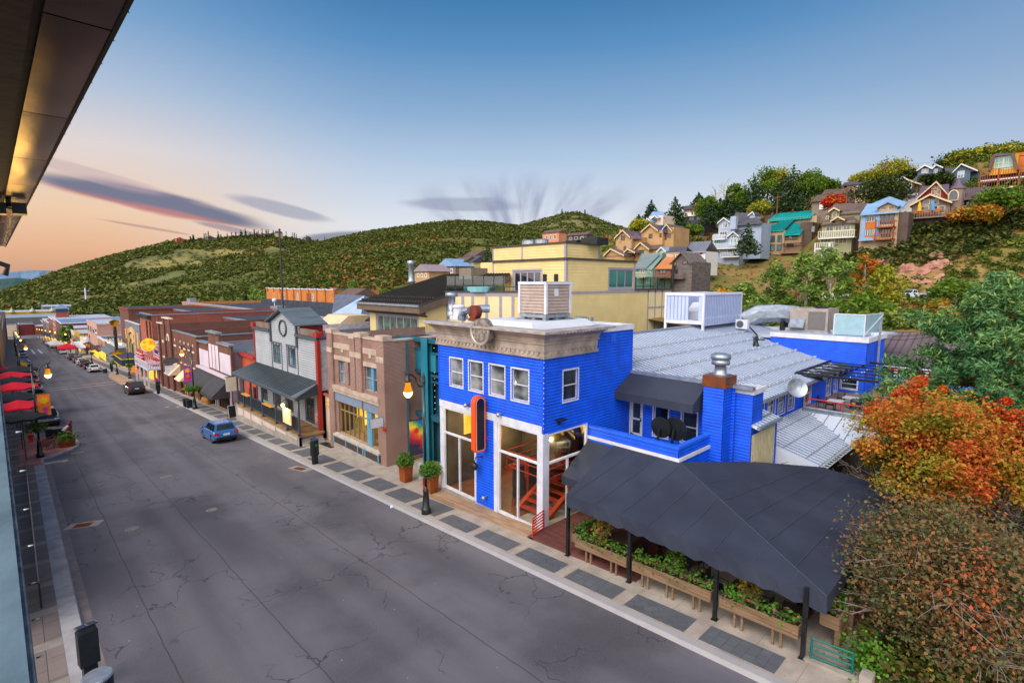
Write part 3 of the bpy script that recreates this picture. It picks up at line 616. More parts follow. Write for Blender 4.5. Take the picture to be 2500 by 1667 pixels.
# ---- roof equipment on the blue building
def rooft(name,m,mat,label,cat,smooth=False):return solo(name,m,mat,label,cat,None,None,smooth)
cxy=onZ(F(785,205),8.9);ck=TH('cooling_unit','tall pale louvred cooling unit on a steel frame on the blue building roof','cooling unit',(cxy.x,cxy.y,8.6))
cx_,cy_=cxy.x+.9,cxy.y+.7;w_=.98
m=M();zb_,zt_=9.3,11.25-.25
m.box(cx_-w_+.03,cx_+w_-.03,cy_-w_+.03,cy_+w_-.03,zb_+.05,zt_-.1);m.bd('housing',DARKM,ck)
m=M()
for sx_ in(-1,1):
 for sy2 in(-1,1):m.box(cx_+sx_*w_-.07,cx_+sx_*w_+.07,cy_+sy2*w_-.07,cy_+sy2*w_+.07,zb_,zt_-.12)
m.box(cx_-w_-.08,cx_+w_+.08,cy_-w_-.08,cy_+w_+.08,zt_-.12,zt_+.03);m.bd('frame',WHITE,ck)
lv=pm('louvre_beige','#a9988f','#998a83',rough=.6);m=M();nl=9
for k in range(nl):
 z0=zb_+.03+(zt_-.15-zb_)*k/nl;z1=zb_+.03+(zt_-.15-zb_)*(k+.93)/nl
 m.hexa([(cx_-w_-.03,cy_-w_+.07,z0),(cx_-w_+.01,cy_-w_+.07,z0),(cx_-w_+.01,cy_+w_-.07,z0),(cx_-w_-.03,cy_+w_-.07,z0),(cx_-w_+.01,cy_-w_+.07,z1),(cx_-w_+.02,cy_-w_+.07,z1),(cx_-w_+.02,cy_+w_-.07,z1),(cx_-w_+.01,cy_+w_-.07,z1)])
 m.hexa([(cx_-w_+.07,cy_-w_-.03,z0),(cx_+w_-.07,cy_-w_-.03,z0),(cx_+w_-.07,cy_-w_+.01,z0),(cx_-w_+.07,cy_-w_+.01,z0),(cx_-w_+.07,cy_-w_+.01,z1),(cx_+w_-.07,cy_-w_+.01,z1),(cx_+w_-.07,cy_-w_+.02,z1),(cx_-w_+.07,cy_-w_+.02,z1)])
m.bd('louvre',lv,ck);m=M();m.box(cx_-.35,cx_-.02,cy_-w_-.045,cy_-w_-.03,zt_-.75,zt_-.35);m.bd('data_plate',WHITE,ck)
m=M();m.box(cx_-1.25,cx_+1.25,cy_-1.25,cy_-1.05,8.72,8.98);m.box(cx_-1.25,cx_+1.25,cy_+1.05,cy_+1.25,8.72,8.98);m.box(cx_-1.25,cx_-1.05,cy_-1.04,cy_+1.04,8.72,8.98);m.box(cx_+1.05,cx_+1.25,cy_-1.04,cy_+1.04,8.72,8.98)
for dx in(-.8,0,.8):
 for dy in(-.8,0,.8):m.box(cx_+dx-.12,cx_+dx+.12,cy_+dy-.12,cy_+dy+.12,8.6,9.3)
m.box(cx_-1.0,cx_+1.0,cy_-1.0,cy_+1.0,9.1,9.28);m.bd('stand',STEEL,ck)
q=onZ(F(248,190),8.6);m=M();m.lathe((q.x,q.y,8.6),[(.3,0),(.3,.5),(.22,.52),(.22,1.45),(.4,1.46),(.42,1.6),(.4,1.7),(.1,1.76)],14);rooft('vent_pipe',m,STEEL,'tall capped galvanised flue pipe at the left end of the blue building roof','vent',True)
q=onZ(F(290,192),8.6);m=M();m.box(q.x-.42,q.x+.42,q.y-.42,q.y+.42,8.6,8.85);m.lathe((q.x,q.y,8.85),[(.36,0),(.36,.5),(.42,.52),(.42,.62),(.3,.7)],14);rooft('roof_fan',m,WHITE,'white drum roof fan on a square curb between two flues','fan')
q=onZ(F(375,200),8.6);fb=TH('exhaust_blower','rusty red exhaust blower with a bent grey duct behind the medallion','blower',(q.x,q.y,8.6))
m=M();m.cyl((q.x-.2,q.y-.15,9.15),(q.x+.25,q.y-.15,9.15),.42,.42,18);m.box(q.x-.25,q.x+.35,q.y-.5,q.y+.2,8.6,8.78);m.bd('fan_scroll',pm('rust_red','#7a3527','#5e2a20',rough=.6),fb)
m=M();m.tube([(q.x-.2,q.y+.9,8.6),(q.x-.2,q.y+.85,8.95),(q.x-.2,q.y+.55,9.2),(q.x-.2,q.y+.1,9.25)],[.26,.26,.24,.24],10);m.cyl((q.x+.3,q.y-.15,9.35),(q.x+.9,q.y-.5,9.35),.25,.25,10);m.bd('duct',STEEL,fb)
q=onZ(F(1040,215),8.6);m=M();m.tube([(q.x,q.y,8.6),(q.x,q.y,9.0),(q.x-.5,q.y+.3,9.0),(q.x-1.4,q.y+.6,8.65)],.035,6);m.tube([(q.x+.2,q.y,8.6),(q.x+.2,q.y,8.95),(q.x-.3,q.y+.3,8.96)],.035,6);m.box(q.x+.5,q.x+.62,q.y-.06,q.y+.06,8.6,8.95);rooft('roof_conduit',m,STEEL,'thin bent conduit pipes at the right end of the blue building roof','pipe')
# == brewery wing: terrace, awning, chimney, white metal roof
wg=TH('brewery_wing','blue wing behind the corner building with a long white ribbed metal roof','building',(24.8,11,-1))
RZ,RY,RK=6.2,16.4,.28
rz=lambda y:RZ+RK*(y-RY)
m=M();YE,YR=10.75,20.7
m.wall('X',24.8,10.4,YS,2.3,6.0,[(16.45-.06,15.5,2.42,4.42),(14.75,13.9,2.75,4.4),(13.1,12.28,2.75,4.4)],sid=.155)
m.wall('X',25.0,9.65,10.6,.8,5.78,sid=.155)
m.wall('Y',11.2,26.5,45.1,1.4,4.62,[(29.5,30.6,3.1,4.4),(31.2,32.3,3.2,4.4),(32.85,33.95,3.1,4.4),(34.5,35.55,3.1,4.4),(37.6,38.8,2.8,4.4),(42.2,43.2,2.85,4.15),(44.0,44.9,2.85,3.95)],sid=.155)
m.box(25.4,45.0,11.6,20.5,1.4,4.6);m.prism([(24.9,11.25,4.6),(24.9,20.7,rz(20.7)-.2),(24.9,27,5.2),(24.9,27,4.0),(24.9,11.25,4.0)],(.2,0,0))
m.box(25.1,26.4,9.7,11.6,.8,5.7)
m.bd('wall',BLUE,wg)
m=M();m.box(24.9,45.1,20.9,27.0,3,5.3);m.bd('rear_wall',pm('slate_wall','#59687d',rough=.7),wg)
for a,b in((14.75,13.9),(13.1,12.28)):WN(wg,'X',24.8,a,b,2.75,4.4,WHITE,PANE)
for a,b,c,d in((29.5,30.6,3.1,4.4),(31.2,32.3,3.2,4.4),(32.85,33.95,3.1,4.4),(34.5,35.55,3.1,4.4),(42.2,43.2,2.85,4.15),(44.0,44.9,2.85,3.95)):WN(wg,'Y',11.2,a,b,c,d,WHITE,PANEC)
def door(par,ax,c,a0,a1,z0,z1,fm,pm_,nm='door'):
 a0,a1=min(a0,a1),max(a0,a1);f=M();w=.11
 f.ab(ax,c,-.1,-.03,a0,a0+w,z0,z1);f.ab(ax,c,-.1,-.03,a1-w,a1,z0,z1);f.ab(ax,c,-.1,-.03,a0+w,a1-w,z0,z0+.2);f.ab(ax,c,-.1,-.03,a0+w,a1-w,z1-w,z1);f.ab(ax,c,-.1,-.035,a0+w,a1-w,(z0+z1)/2-.05,(z0+z1)/2+.05)
 f.ab(ax,c,-.01,.03,a0-.08,a0,z0,z1+.08);f.ab(ax,c,-.01,.03,a1,a1+.08,z0,z1+.08);f.ab(ax,c,-.01,.033,a0,a1,z1,z1+.08)
 o=f.bd(nm,fm,par);g=M();g.ab(ax,c,-.09,-.06,a0+w,a1-w,z0+.2,z1-w);g.bd('pane',pm_,o);h=M();h.ab(ax,c,-.03,.03,a0+w*.35,a0+w*.75,(z0+z1)/2-.1,(z0+z1)/2+.1);h.bd('handle',DARKM,o)
door(wg,'X',24.8,16.2,15.5,2.42,4.42,WHITE,PANE);door(wg,'Y',11.2,37.6,38.8,2.8,4.4,WHITE,PANE)
m=M();x0,x1=24.95,45.05
m.hexa([(x0,YE,rz(YE)-.12),(x1,YE,rz(YE)-.12),(x1,YR,rz(YR)-.12),(x0,YR,rz(YR)-.12),(x0,YE,rz(YE)),(x1,YE,rz(YE)),(x1,YR,rz(YR)),(x0,YR,rz(YR))])
m.hexa([(x0,YR+.01,rz(YR)-.14),(52,YR+.01,rz(YR)-.14),(52,27.5,5.1),(x0,27.5,5.1),(x0,YR+.01,rz(YR)-.02),(52,YR+.01,rz(YR)-.02),(52,27.5,5.22),(x0,27.5,5.22)])
m.hexa([(45.06,16.3,rz(16.3)-.12),(52,16.3,rz(16.3)-.12),(52,YR,rz(YR)-.12),(45.06,YR,rz(YR)-.12),(45.06,16.3,rz(16.3)),(52,16.3,rz(16.3)),(52,YR,rz(YR)),(45.06,YR,rz(YR))])
ro=m.bd('roof',ROOFM,wg)
m=M();x=x0+.2
while x<51.9:
 y0=YE if x<45 else 16.35
 if x<26.5:y0=max(y0,11.6)
 m.obox((x,y0,rz(y0)+.025),(x,YR-.1,rz(YR-.1)+.025),.045,.06);x+=.40
m.bd('seam',RIBM,ro)
m=M()
for i,y in enumerate((18.35,16.95,15.55,14.15,12.75,11.5)):
 xa_=x0+.1 if y>11.6 else 27;xb_=45 if y>12 else 36.6
 for dz in(.09,.16):m.tube([(xa_,y,rz(y)+dz),(xb_,y,rz(y)+dz)],.022,4)
 xx=xa_+.3
 while xx<xb_:m.box(xx-.03,xx+.03,y-.06,y+.05,rz(y),rz(y)+.19);xx+=1.2
m.bd('snow_bar',RAILM,ro)
m=M();m.box(24.68,25.0,9.55,YS-.05,5.98,6.13);m.box(24.90,25.0,11.3,YS-.05,5.2,5.97);m.box(26.6,45,YE-.12,YE,rz(YE)-.14,rz(YE)+.03);m.box(24.93,25.0,YR-.15,YR+.1,rz(YR)-.1,rz(YR)+.08);m.obox((25,YR,rz(YR)+.05),(52,YR,rz(YR)+.05),.3,.1);m.bd('eave_trim',STEEL,wg)
m=M();m.box(24.96,26.4,9.58,10.6,5.72,5.975);m.bd('fascia_band',WHITE,wg)
m=M()
m.wall('X',21.03,11.22,YS-.02,2.0,3.6,sid=.155);m.wall('Y',11.22,21.03,24.0,2.0,3.6,sid=.155)
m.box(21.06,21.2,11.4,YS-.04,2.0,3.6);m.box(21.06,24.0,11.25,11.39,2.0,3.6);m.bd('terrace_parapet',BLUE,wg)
m=M();m.box(20.98,21.26,11.17,YS-.03,3.6,3.72);m.box(21.27,24.0,11.17,11.44,3.6,3.719);m.bd('parapet_cap',pm('lit_blue_cap','#2563e6',rough=.5),wg)
m=M();m.box(20.96,21.03-.022,11.13,YS-.03,3.04,3.2);m.box(21.03,24.0,11.12,11.195,3.04,3.2);m.bd('parapet_band',WHITE,wg)
m=M();m.box(21.2,24.8,11.4,YS,2.2,2.4);m.bd('terrace_floor',pm('terrace_boards','#243a7a','#1c2f63',rough=.8),wg)
m=M();m.box(20.0,20.8,11.4,YS-.1,.4,2.1);m.box(21.2,25,9.8,YS-.1,-.6,2.19);m.bd('lower_wall',INDARK,wg)
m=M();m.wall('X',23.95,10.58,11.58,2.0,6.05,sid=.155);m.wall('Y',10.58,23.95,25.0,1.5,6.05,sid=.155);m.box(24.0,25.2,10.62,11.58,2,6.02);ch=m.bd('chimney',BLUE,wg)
m=M();m.box(23.9,25.1,10.5,11.65,6.03,6.56);m.bd('chimney_cap',pm('rusted_copper','#9a5328','#5b4a45',sc=1.3,rough=.4,metal=.6),ch)
m=M();m.lathe((24.5,11.05,6.56),[(.42,0),(.28,.12),(.26,.5),(.42,.52),(.42,.72),(.36,.74),(.46,.78),(.46,.98),(.3,1.06),(.02,1.08)],18);m.bd('flue_cap',STEEL,ch,True)
q0=onY(G(318,800),YS-.05);xw=q0.x;zt_=q0.z
m=M();ya,yb_=YS-.03,11.62
yb2=onX(G(915,915),xw).y
m.poly((24.74,ya,6.0),(24.74,yb2,6.0),(xw,yb2,zt_),(xw,ya,zt_));m.poly((xw,ya,zt_),(xw,yb2,zt_),(xw,yb2,zt_-.42),(xw,ya,zt_-.42));m.poly((24.74,yb2,6.0),(24.74,yb2,zt_-.42),(xw,yb2,zt_-.42),(xw,yb2,zt_))
m.poly((24.73,ya,5.96),(24.73,yb2+.02,5.96),(xw+.03,yb2+.02,zt_-.04),(xw+.03,ya,zt_-.04));m.bd('awning',CANV,wg)
qc=onY(G(1535,1240),9.64);m=M();m.wall('Y',9.64,25.05,qc.x,1.2,3.75,sid=.3,lap=.012);m.bd('lean_to_wall',CREAMW,wg)
m=M();qa=onY(G(1375,1090),9.45);qb=onY(G(1578,1000),9.45);zl=(qa.z+qb.z)/2
m.hexa([(25.1,9.4,zl-.1),(qb.x,9.4,zl-.1),(qb.x,11.2,zl+.42),(25.1,11.2,zl+.42),(25.1,9.4,zl),(qb.x,9.4,zl),(qb.x,11.2,zl+.52),(25.1,11.2,zl+.52)]);lr=m.bd('lean_to_roof',ROOFM,wg)
m=M();x=25.3
while x<qb.x:m.obox((x,9.4,zl+.02),(x,11.18,zl+.54),.045,.06);x+=.4
m.obox((25.2,9.75,zl+.22),(qb.x-.2,9.75,zl+.22),.05,.05);m.bd('seam',RIBM,lr);m=M();m.box(25.1,qb.x,9.28,9.42,zl-.12,zl+.02);m.bd('gutter',STEEL,wg)
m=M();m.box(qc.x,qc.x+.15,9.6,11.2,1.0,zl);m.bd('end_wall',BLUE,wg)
def lz(y):return 2.86+.27*(y-11.2)
XL0,XL1,YL=28.4,36.3,7.65
m=M()
m.poly((XL0,YL,lz(YL)),(33.7,YL,lz(YL)),(37.1,11.15,lz(11.15)),(XL0,11.15,lz(11.15)));m.poly((XL0,YL,lz(YL)-.15),(33.7,YL,lz(YL)-.15),(33.7,YL,lz(YL)),(XL0,YL,lz(YL)));m.poly((XL0,YL,lz(YL)-.15),(XL0,YL,lz(YL)),(XL0,11.15,lz(11.15)),(XL0,11.15,1.2))
m.poly((33.72,YL,lz(YL)-.02),(33.72,1.2,lz(YL)-.02),(36.7,1.2,2.75),(36.7,10.75,2.75));lo=m.bd('lower_roof',ROOFM,wg)
m=M();x=XL0+.3
while x<36.9:
 y0=YL if x<33.7 else YL+(x-33.7)*1.03
 m.obox((x,y0,lz(y0)+.02),(x,11.1,lz(11.1)+.02),.04,.05);x+=.40
y=10.2
while y>1.4:
 t=min(1,max(0,(y-YL)/3.1))if y>YL else 0;xs_=33.72+2.98*t
 m.obox((xs_,y,lz(YL)+(2.75-lz(YL))*t),(36.7,y,2.76),.04,.04);y-=.75
m.bd('seam',RIBM,lo)
m=M()
for y in(8.3,9.4,10.4):m.tube([(XL0+.2,y,lz(y)+.1),(33.9+(y-YL)*1.0,y,lz(y)+.1)],.028,4)
m.tube([(XL0,YL-.1,lz(YL)-.05),(33.8,YL-.1,lz(YL)-.05)],.06,6)
for x in np.linspace(XL0,33.6,14):m.box(x-.03,x+.03,YL-.35,YL,lz(YL)-.07,lz(YL)-.03)
m.tube([(XL0,YL-.35,lz(YL)-.05),(33.8,YL-.35,lz(YL)-.05)],.03,4);m.bd('snow_bar',RAILM,lo)
m=M()
for(x,ya_,yb_)in((34.6,7.2,3.0),(35.5,7.8,3.5)):m.obox((x,ya_,lz(YL)+(x-33.72)*.29+.08),(x,yb_,lz(YL)+(x-33.72)*.29+.08),.06,.06)
m.bd('wooden_bar',WOOD,lo)
m=M();m.box(XL0+.1,33.6,YL+.2,11.1,-.5,lz(YL)-.1);m.box(33.5,36.6,1.3,11,-.5,1.8);m.bd('lower_wall',INDARK,wg)
bb=TH('rear_block','tall flat roofed blue block with white fascia behind the roof terrace','building',(48,13,0))
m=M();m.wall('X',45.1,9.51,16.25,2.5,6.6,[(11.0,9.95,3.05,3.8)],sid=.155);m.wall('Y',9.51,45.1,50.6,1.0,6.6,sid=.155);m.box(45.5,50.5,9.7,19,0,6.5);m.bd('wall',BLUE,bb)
m=M();m.box(45.0,50.75,9.4,9.6,6.58,6.95);m.box(45.0,45.2,9.61,16.3,6.58,6.948);m.box(50.55,50.75,9.61,19,6.58,6.948);m.bd('fascia_band',WHITE,bb)
m=M();m.box(45.2,56,9.6,19,6.45,6.7);m.bd('roof',ROOFL,bb)
WN(bb,'X',45.1,11.0,9.95,3.05,3.8,WHITE,PANE)
m=M()
for x in(47.6,47.95):m.tube([(x,9.3,1.6),(x,9.3,8.0)],.04,5)
for z in np.arange(1.8,7.9,.3):m.tube([(47.6,9.3,z),(47.95,9.3,z)],.022,4)
m.bd('ladder',STEEL,bb)
m=M();m.box(36.72,45.1,1.0,11.18,1.2,2.75);m.box(45.1,51,1.0,9.45,1.2,2.75);solo('roof_terrace',m,pm('terrace_paving','#8e7a78','#7a6866',sc=.8,rough=.85),'pinkish paved roof terrace with tables above the grey panel roof','terrace')
m=M();m.box(36.6,36.75,1.0,10.9,2.62,2.98);m.tube([(36.56,1.0,2.95),(36.56,10.9,3.0)],.07,6);m.tube([(36.9,11.0,4.5),(36.9,11.0,3.0),(36.5,10.9,2.9)],.06,6);solo('terrace_gutter',m,STEEL,'white gutter and downpipe along the near edge of the roof terrace','gutter')
m=M();m.tube([(36.8,1.0,3.5),(36.8,10.8,3.55)],.04,5)
for y in(10.8,8.9,6.6,4.3,2):m.tube([(36.8,y,2.75),(36.8,y,3.53)],.035,5)
solo('terrace_railing',m,REDM,'thin red railing along the near edge of the roof terrace','railing')
pg=TH('pergola','black steel pergola with folded shade cloths over the roof terrace','pergola',(41.5,8.4,2.75))
m=M();X0p,X1p,Y0p,Y1p,zp=37.6,46.3,5.0,11.8,5.0
for x in(X0p,X1p):m.obox((x,Y0p,zp),(x,Y1p,zp),.12,.14)
for y in(Y0p,Y1p):m.obox((X0p,y,zp),(X1p,y,zp),.12,.14)
m.bd('frame',BLACKP,pg);m=M()
for k in range(1,6):x=X0p+(X1p-X0p)*k/6;m.obox((x,Y0p,zp-.02),(x,Y1p,zp-.02),.07,.08)
for x,y in((39.5,8.4),(43,8.4)):m.obox((X0p,9.6,zp-.1),(X1p,9.6,zp-.1),.05,.05)
m.bd('beam',BLACKP,pg)
for(x,y)in((X0p,Y0p),(X1p,Y0p)):m=M();m.box(x-.06,x+.06,y-.06,y+.06,2.75,zp-.07);m.bd('post',BLACKP,pg)
m=M();m.obox((X0p,Y1p,zp),(X0p-.5,Y1p+.2,zp-.35),.08,.08);m.obox((X0p,Y1p,zp),(X0p,Y1p,zp-.6),.06,.06);m.bd('brace',BLACKP,pg)
m=M()
for k in range(6):
 x=X0p+.2+k*1.4
 for j in range(5):
  t0,t1=j/5,(j+1)/5;s_=lambda t:.35*math.sin(math.pi*t)
  m.poly((x+1.3*t0,10.3,zp-.12-s_(t0)),(x+1.3*t1,10.3,zp-.12-s_(t1)),(x+1.3*t1,11.6,zp-.12-s_(t1)),(x+1.3*t0,11.6,zp-.12-s_(t0)))
m.bd('shade_cloth',pm('grey_shade_cloth','#3f444c','#33373e',rough=.9),pg)
m=M()
for y in(5.2,7,9,11.5):
 for x in np.arange(X0p,X1p,.7):m.ball((x,y,zp-.14-.05*math.sin(x*3)),.035,5)
m.bd('string_lights',BULB,pg)
q=onY(R2(1290,1000),10.3);sd=TH('satellite_dish','pale grey satellite dish at the corner of the long metal roof','satellite dish',(q.x,q.y+.6,q.z-.3))
m=M();nrm=Vector((-.75,-.62,.35)).normalized();u_=nrm.orthogonal().normalized();w_=nrm.cross(u_)
rings=[(0.02,0),(.2,.02),(.4,.07),(.56,.14)]
vs=[q+(u_*math.cos(2*math.pi*k/20)+w_*math.sin(2*math.pi*k/20))*r+nrm*h for r,h in rings for k in range(20)]
m.add(vs,[(i*20+k,i*20+(k+1)%20,(i+1)*20+(k+1)%20,(i+1)*20+k)for i in range(3)for k in range(20)]);m.bd('dish',STEEL,sd,True)
m=M();m.tube([q,q-nrm*.4,(q.x+.3,11.2,q.z-.3)],.035,6);m.tube([q+w_*.5+nrm*.1,q+nrm*.6],.02,4);m.bd('mount',STEEL,sd)
ct=TH('plant_enclosure','pale blue ribbed metal box on stilts standing on the ridge of the white metal roof','enclosure',(43.5,21.3,7))
PB=pm('pale_blue_panel','#b3bfdd','#a6b2d2',sc=.6,rough=.5,metal=.1);PBR=pm('pale_blue_rib','#8a98bd',rough=.5)
m=M();m.wall('X',40,19.62,23.0,7.75,10.1,[(20.95,20.05,7.95,9.9)],rev=.1);m.wall('Y',19.62,40,47.05,7.5,10.1);m.box(40,47,22.9,23,7.75,10.1);m.box(46.95,47.05,19.65,22.9,7.75,10.1);m.box(40.15,46.9,19.7,22.85,7.7,7.8);m.bd('cladding',PB,ct)
m=M()
for y in np.arange(21.2,22.9,.33):m.box(39.96,40,y,y+.05,7.9,9.9)
for x in np.arange(40.3,47,.3):m.box(x,x+.06,19.57,19.62,8.25,9.95);m.box(x+.1,x+.16,19.57,19.62,7.6,8.05)
m.bd('rib',PBR,ct)
m=M();m.box(39.93,40.12,19.55,23.05,9.9,10.15);m.box(40.12,47.1,19.55,19.75,9.95,10.149);m.box(40.12,47.1,22.85,23.05,9.95,10.149);m.box(39.93,40.1,19.55,19.72,7.1,9.9);m.box(39.93,40.1,22.88,23.05,6.9,9.9);m.box(39.93,40.05,19.72,22.88,7.62,7.86);m.box(46.95,47.1,19.55,19.72,7.0,9.9);m.bd('frame',WHITE,ct)
m=M();m.prism([(41.2,20.1,7.9),(41.2,20.1,8.6),(42.2,20.1,9.3),(43,20.1,9.3),(43,20.1,7.9)],(0,1.6,0));m.bd('intake_hood',WHITE,ct)
dk_=TH('roof_duct','bulky rounded grey duct bending across the back of the roof to the air unit','duct',(51,18,6.6))
m=M();m.tube([(49,21,6.6),(49.3,20.2,7.5),(50,19.2,8.1),(50.6,17.8,8.2),(51.2,16.2,8.1)],[.75,.8,.85,.85,.8],8);m.bd('duct_run',STEEL,dk_);m=M();m.box(50,52,17,17.3,6.6,7.5);m.bd('support',DARKM,dk_)
hv=TH('air_handler','beige box air handling unit on the blue block roof beside the glass screen','air unit',(51.2,14.9,6.7))
m=M();m.box(49.7,52.7,13.4,16.4,6.85,8.75);m.bd('housing',pm('beige_metal','#a69b93','#958b85',rough=.5,metal=.2),hv)
m=M();m.box(49.62,49.69,13.6,14.9,7.0,8.5);m.bd('grille',pm('grille_grey','#6f6c6c','#5f5c5d',sc=10,rough=.6),hv)
m=M();m.prism([(49.69,15.1,7.0),(49.1,15.1,7.1),(49.1,15.1,7.25),(49.69,15.1,7.9)],(0,1.2,0));m.bd('hood',STEEL,hv)
m=M();m.lathe((51,14.3,8.75),[(.5,0),(.5,.12),(.3,.16),(.05,.17)],14);m.bd('fan',DARKM,hv);m=M();m.box(49.6,52.8,13.3,16.5,6.7,6.85);m.bd('curb',STEEL,hv)
sc_n=TH('glass_screen','pale blue glass screen with a white frame on the blue block roof','screen',(50,12,6.7))
m=M();m.poly((48.8,12.7,6.75),(49,10.6,6.75),(49,10.6,8.4),(48.8,12.7,8.4));m.poly((49,10.6,6.75),(53,10.2,6.75),(53,10.2,8.35),(49,10.6,8.4));m.bd('glass',pm('frosted_glass','#8fb0bd',rough=.2,spec=.6),sc_n)
m=M()
for a,b in(((48.8,12.7,8.42),(49,10.6,8.42)),((49,10.6,8.42),(53,10.2,8.4)),((48.8,12.7,6.7),(48.8,12.7,8.4)),((49,10.6,6.7),(49,10.6,8.4)),((49,10.6,6.78),(53,10.2,8.3))):m.obox(a,b,.07,.07)
m.bd('frame',WHITE,sc_n)
def cond(c,label,face='X'):
 t=TH('condenser_unit',label,'condenser',c);x,y,z=c
 m=M();m.box(x,x+.4,y-.5,y+.5,z+.12,z+.9);m.bd('case',WHITE,t);m=M();m.cyl((x-.015,y+.12,z+.51),(x,y+.12,z+.51),.3,.3,18);m.bd('fan_grille',pm('grille_dark','#5c5f66','#44474d',sc=14,rough=.6)if 'grille_dark' not in MATS else MATS['grille_dark'],t);m=M();m.box(x+.05,x+.35,y-.4,y-.3,z-.1,z+.12);m.box(x+.05,x+.35,y+.3,y+.4,z-.1,z+.12);m.bd('foot',STEEL,t)
qq=onP(R4(1640,1010),RZ,RY,RK);cond((qq.x,qq.y,rz(qq.y)+.1),'white condenser unit beside the pale blue box on the metal roof')
cond((25.3,18.2,rz(18.2)+.05),'condenser unit half hidden behind the end of the blue parapet wall')
qq=onP(R4(1880,1300),RZ,RY,RK);m=M();m.tube([(qq.x,qq.y,rz(qq.y)),(qq.x,qq.y,rz(qq.y)+.7),(qq.x-.25,qq.y,rz(qq.y)+.75)],.05,6);m.lathe((qq.x+.5,qq.y,rz(qq.y)),[(.25,0),(.12,.3),(.12,.75),(.02,.76)],10);rooft('roof_vent',m,DARKM,'small dark vent pipes rising from the middle of the metal roof','vent')
qa=onP(R4(1770,1010),RZ,RY,RK);qb=onP(R4(2090,1190),RZ,RY,RK);m=M();m.tube([(qa.x,qa.y,rz(qa.y)+.5),((qa.x+qb.x)/2-.5,(qa.y+qb.y)/2-.3,rz((qa.y+qb.y)/2)+.12),(qb.x-1,qb.y+.3,rz(qb.y)+.15),(qb.x,qb.y,rz(qb.y)+.1)],.06,5);rooft('cable',m,DARKM,'thick black cable lying across the metal roof below the duct','cable')
# ---- things on the little terrace: stacked umbrella bases, a chair
for k,(px_,lab)in enumerate(((G(665,1080),'left of two round black fire-pit lids leaning in the terrace'),(G(775,1090),'right of two round black discs on stands in the terrace'))):
 q=onX(px_,22.3+.3*k);um=TH('terrace_heater',['black disc on a leaning stand, left of the two on the small blue terrace','larger black disc on a stand, right of the two on the small blue terrace'][k],'disc',(q.x,q.y,2.4))
 m=M();m.cyl((q.x,q.y,q.z),(q.x+.12,q.y,q.z+.02),.52+.06*k,.52+.06*k,22);m.bd('disc',DARKM,um);m=M();m.tube([(q.x-.1,q.y,q.z),(q.x-.12,q.y+.15,2.4)],.07,6);m.bd('stand',DARKM,um)
def chair(c,rot,mat,label,cat='chair',group=None,h=.85):
 t=TH('patio_chair',label,cat,(0,0,0),group)
 m=M();m.box(-.22,.22,-.22,.22,.43,.46);m.bd('seat',mat,t)
 m=M()
 for k in range(4):m.box(-.2,.2,.2,.22,.52+k*.09,.57+k*.09)
 m.box(-.22,-.2,.2,.22,.46,h);m.box(.2,.22,.2,.22,.46,h);m.bd('backrest',mat,t)
 for sx_ in(-1,1):
  for sy2 in(-1,1):m=M();m.tube([(sx_*.2,sy2*.2,.43),(sx_*.23,sy2*.24,0)],.016,5);m.bd('leg',mat,t)
  m=M();m.tube([(sx_*.23,.2,.65),(sx_*.24,-.18,.65),(sx_*.22,-.2,.45)],.014,4);m.bd('arm',mat,t)
 t.location=c;t.rotation_euler=(0,0,rot);return t
ch0=chair((23.0,14.7,2.4),R(60),DARKM,'single black metal chair by the terrace door under the dark awning')
# == black canopy patio
cp=TH('patio_canopy','big black canvas canopy over the restaurant patio beside the pavement','canopy',(18.5,9,-.4))
fl,fr=Vector((16.25,13.66,2.2)),VV((16.25,3.93,2.07));ap,tl=Vector((21.03,11.15,3.04)),VV((20.98,14.6,3.02))
m=M();nu,nv=24,10
def grid(a,b,c,d,sag,nu,nv):
 vs=[]
 for j in range(nv+1):
  for i in range(nu+1):
   u,v=i/nu,j/nv;p=a.lerp(b,u).lerp(d.lerp(c,u),v);p.z-=sag*math.sin(math.pi*u)**.5*math.sin(math.pi*v)*(1+.4*math.sin(u*19));vs.append(p)
 return vs,[(j*(nu+1)+i,j*(nu+1)+i+1,(j+1)*(nu+1)+i+1,(j+1)*(nu+1)+i)for j in range(nv)for i in range(nu)]
m.add(*grid(fl,fr,ap,tl,.05,24,10))
b_,c_,d_=Vector((25.3,9.75,2.40)),VV((28.2,7.4,2.0)),VV((27.0,4.05,2.1))
m.add(*grid(fr,d_,c_,ap,.10,16,12));m.poly(ap,c_,b_)
m.bd('roof',CANV,cp,True)
m=M()
for y in np.arange(4.9,13.5,1.22):
 u=(fl.y-y)/(fl.y-fr.y);p=fl.lerp(fr,u);f_=min(1,(y-fr.y)/(ap.y-fr.y));q=fr.lerp(ap,f_)if f_<1 else VV((ap.x,y,ap.z))
 m.tube([p+VV((0,0,.012)),p.lerp(q,.5)+VV((0,0,-.012)),q+VV((0,0,.004))],.011,4)
for k in range(1,6):
 p=fr.lerp(ap,k/6.5);e=Vector((27,p.y*.8+1.0,2.25));m.tube([p+VV((0,0,.0)),p.lerp(e,.5)+VV((0,0,-.03)),e],.011,4)
m.tube([fr+VV((0,0,.01)),fr.lerp(ap,.5)+VV((0,0,.012)),ap+VV((0,0,.01))],.018,5)
m.bd('seam',CANVE,cp)
m=M()
def valance(a,b,n,dz):
 for i in range(n):
  p,q=a.lerp(b,i/n),a.lerp(b,(i+1)/n);w0,w1=.03*math.sin(i*1.7),.03*math.sin((i+1)*1.7);k0,k1=.05*math.sin(i*2.3),.05*math.sin((i+1)*2.3)
  m.poly(p,q,q+VV((-w1,-w1,-dz-k1)),p+VV((-w0,-w0,-dz-k0)))
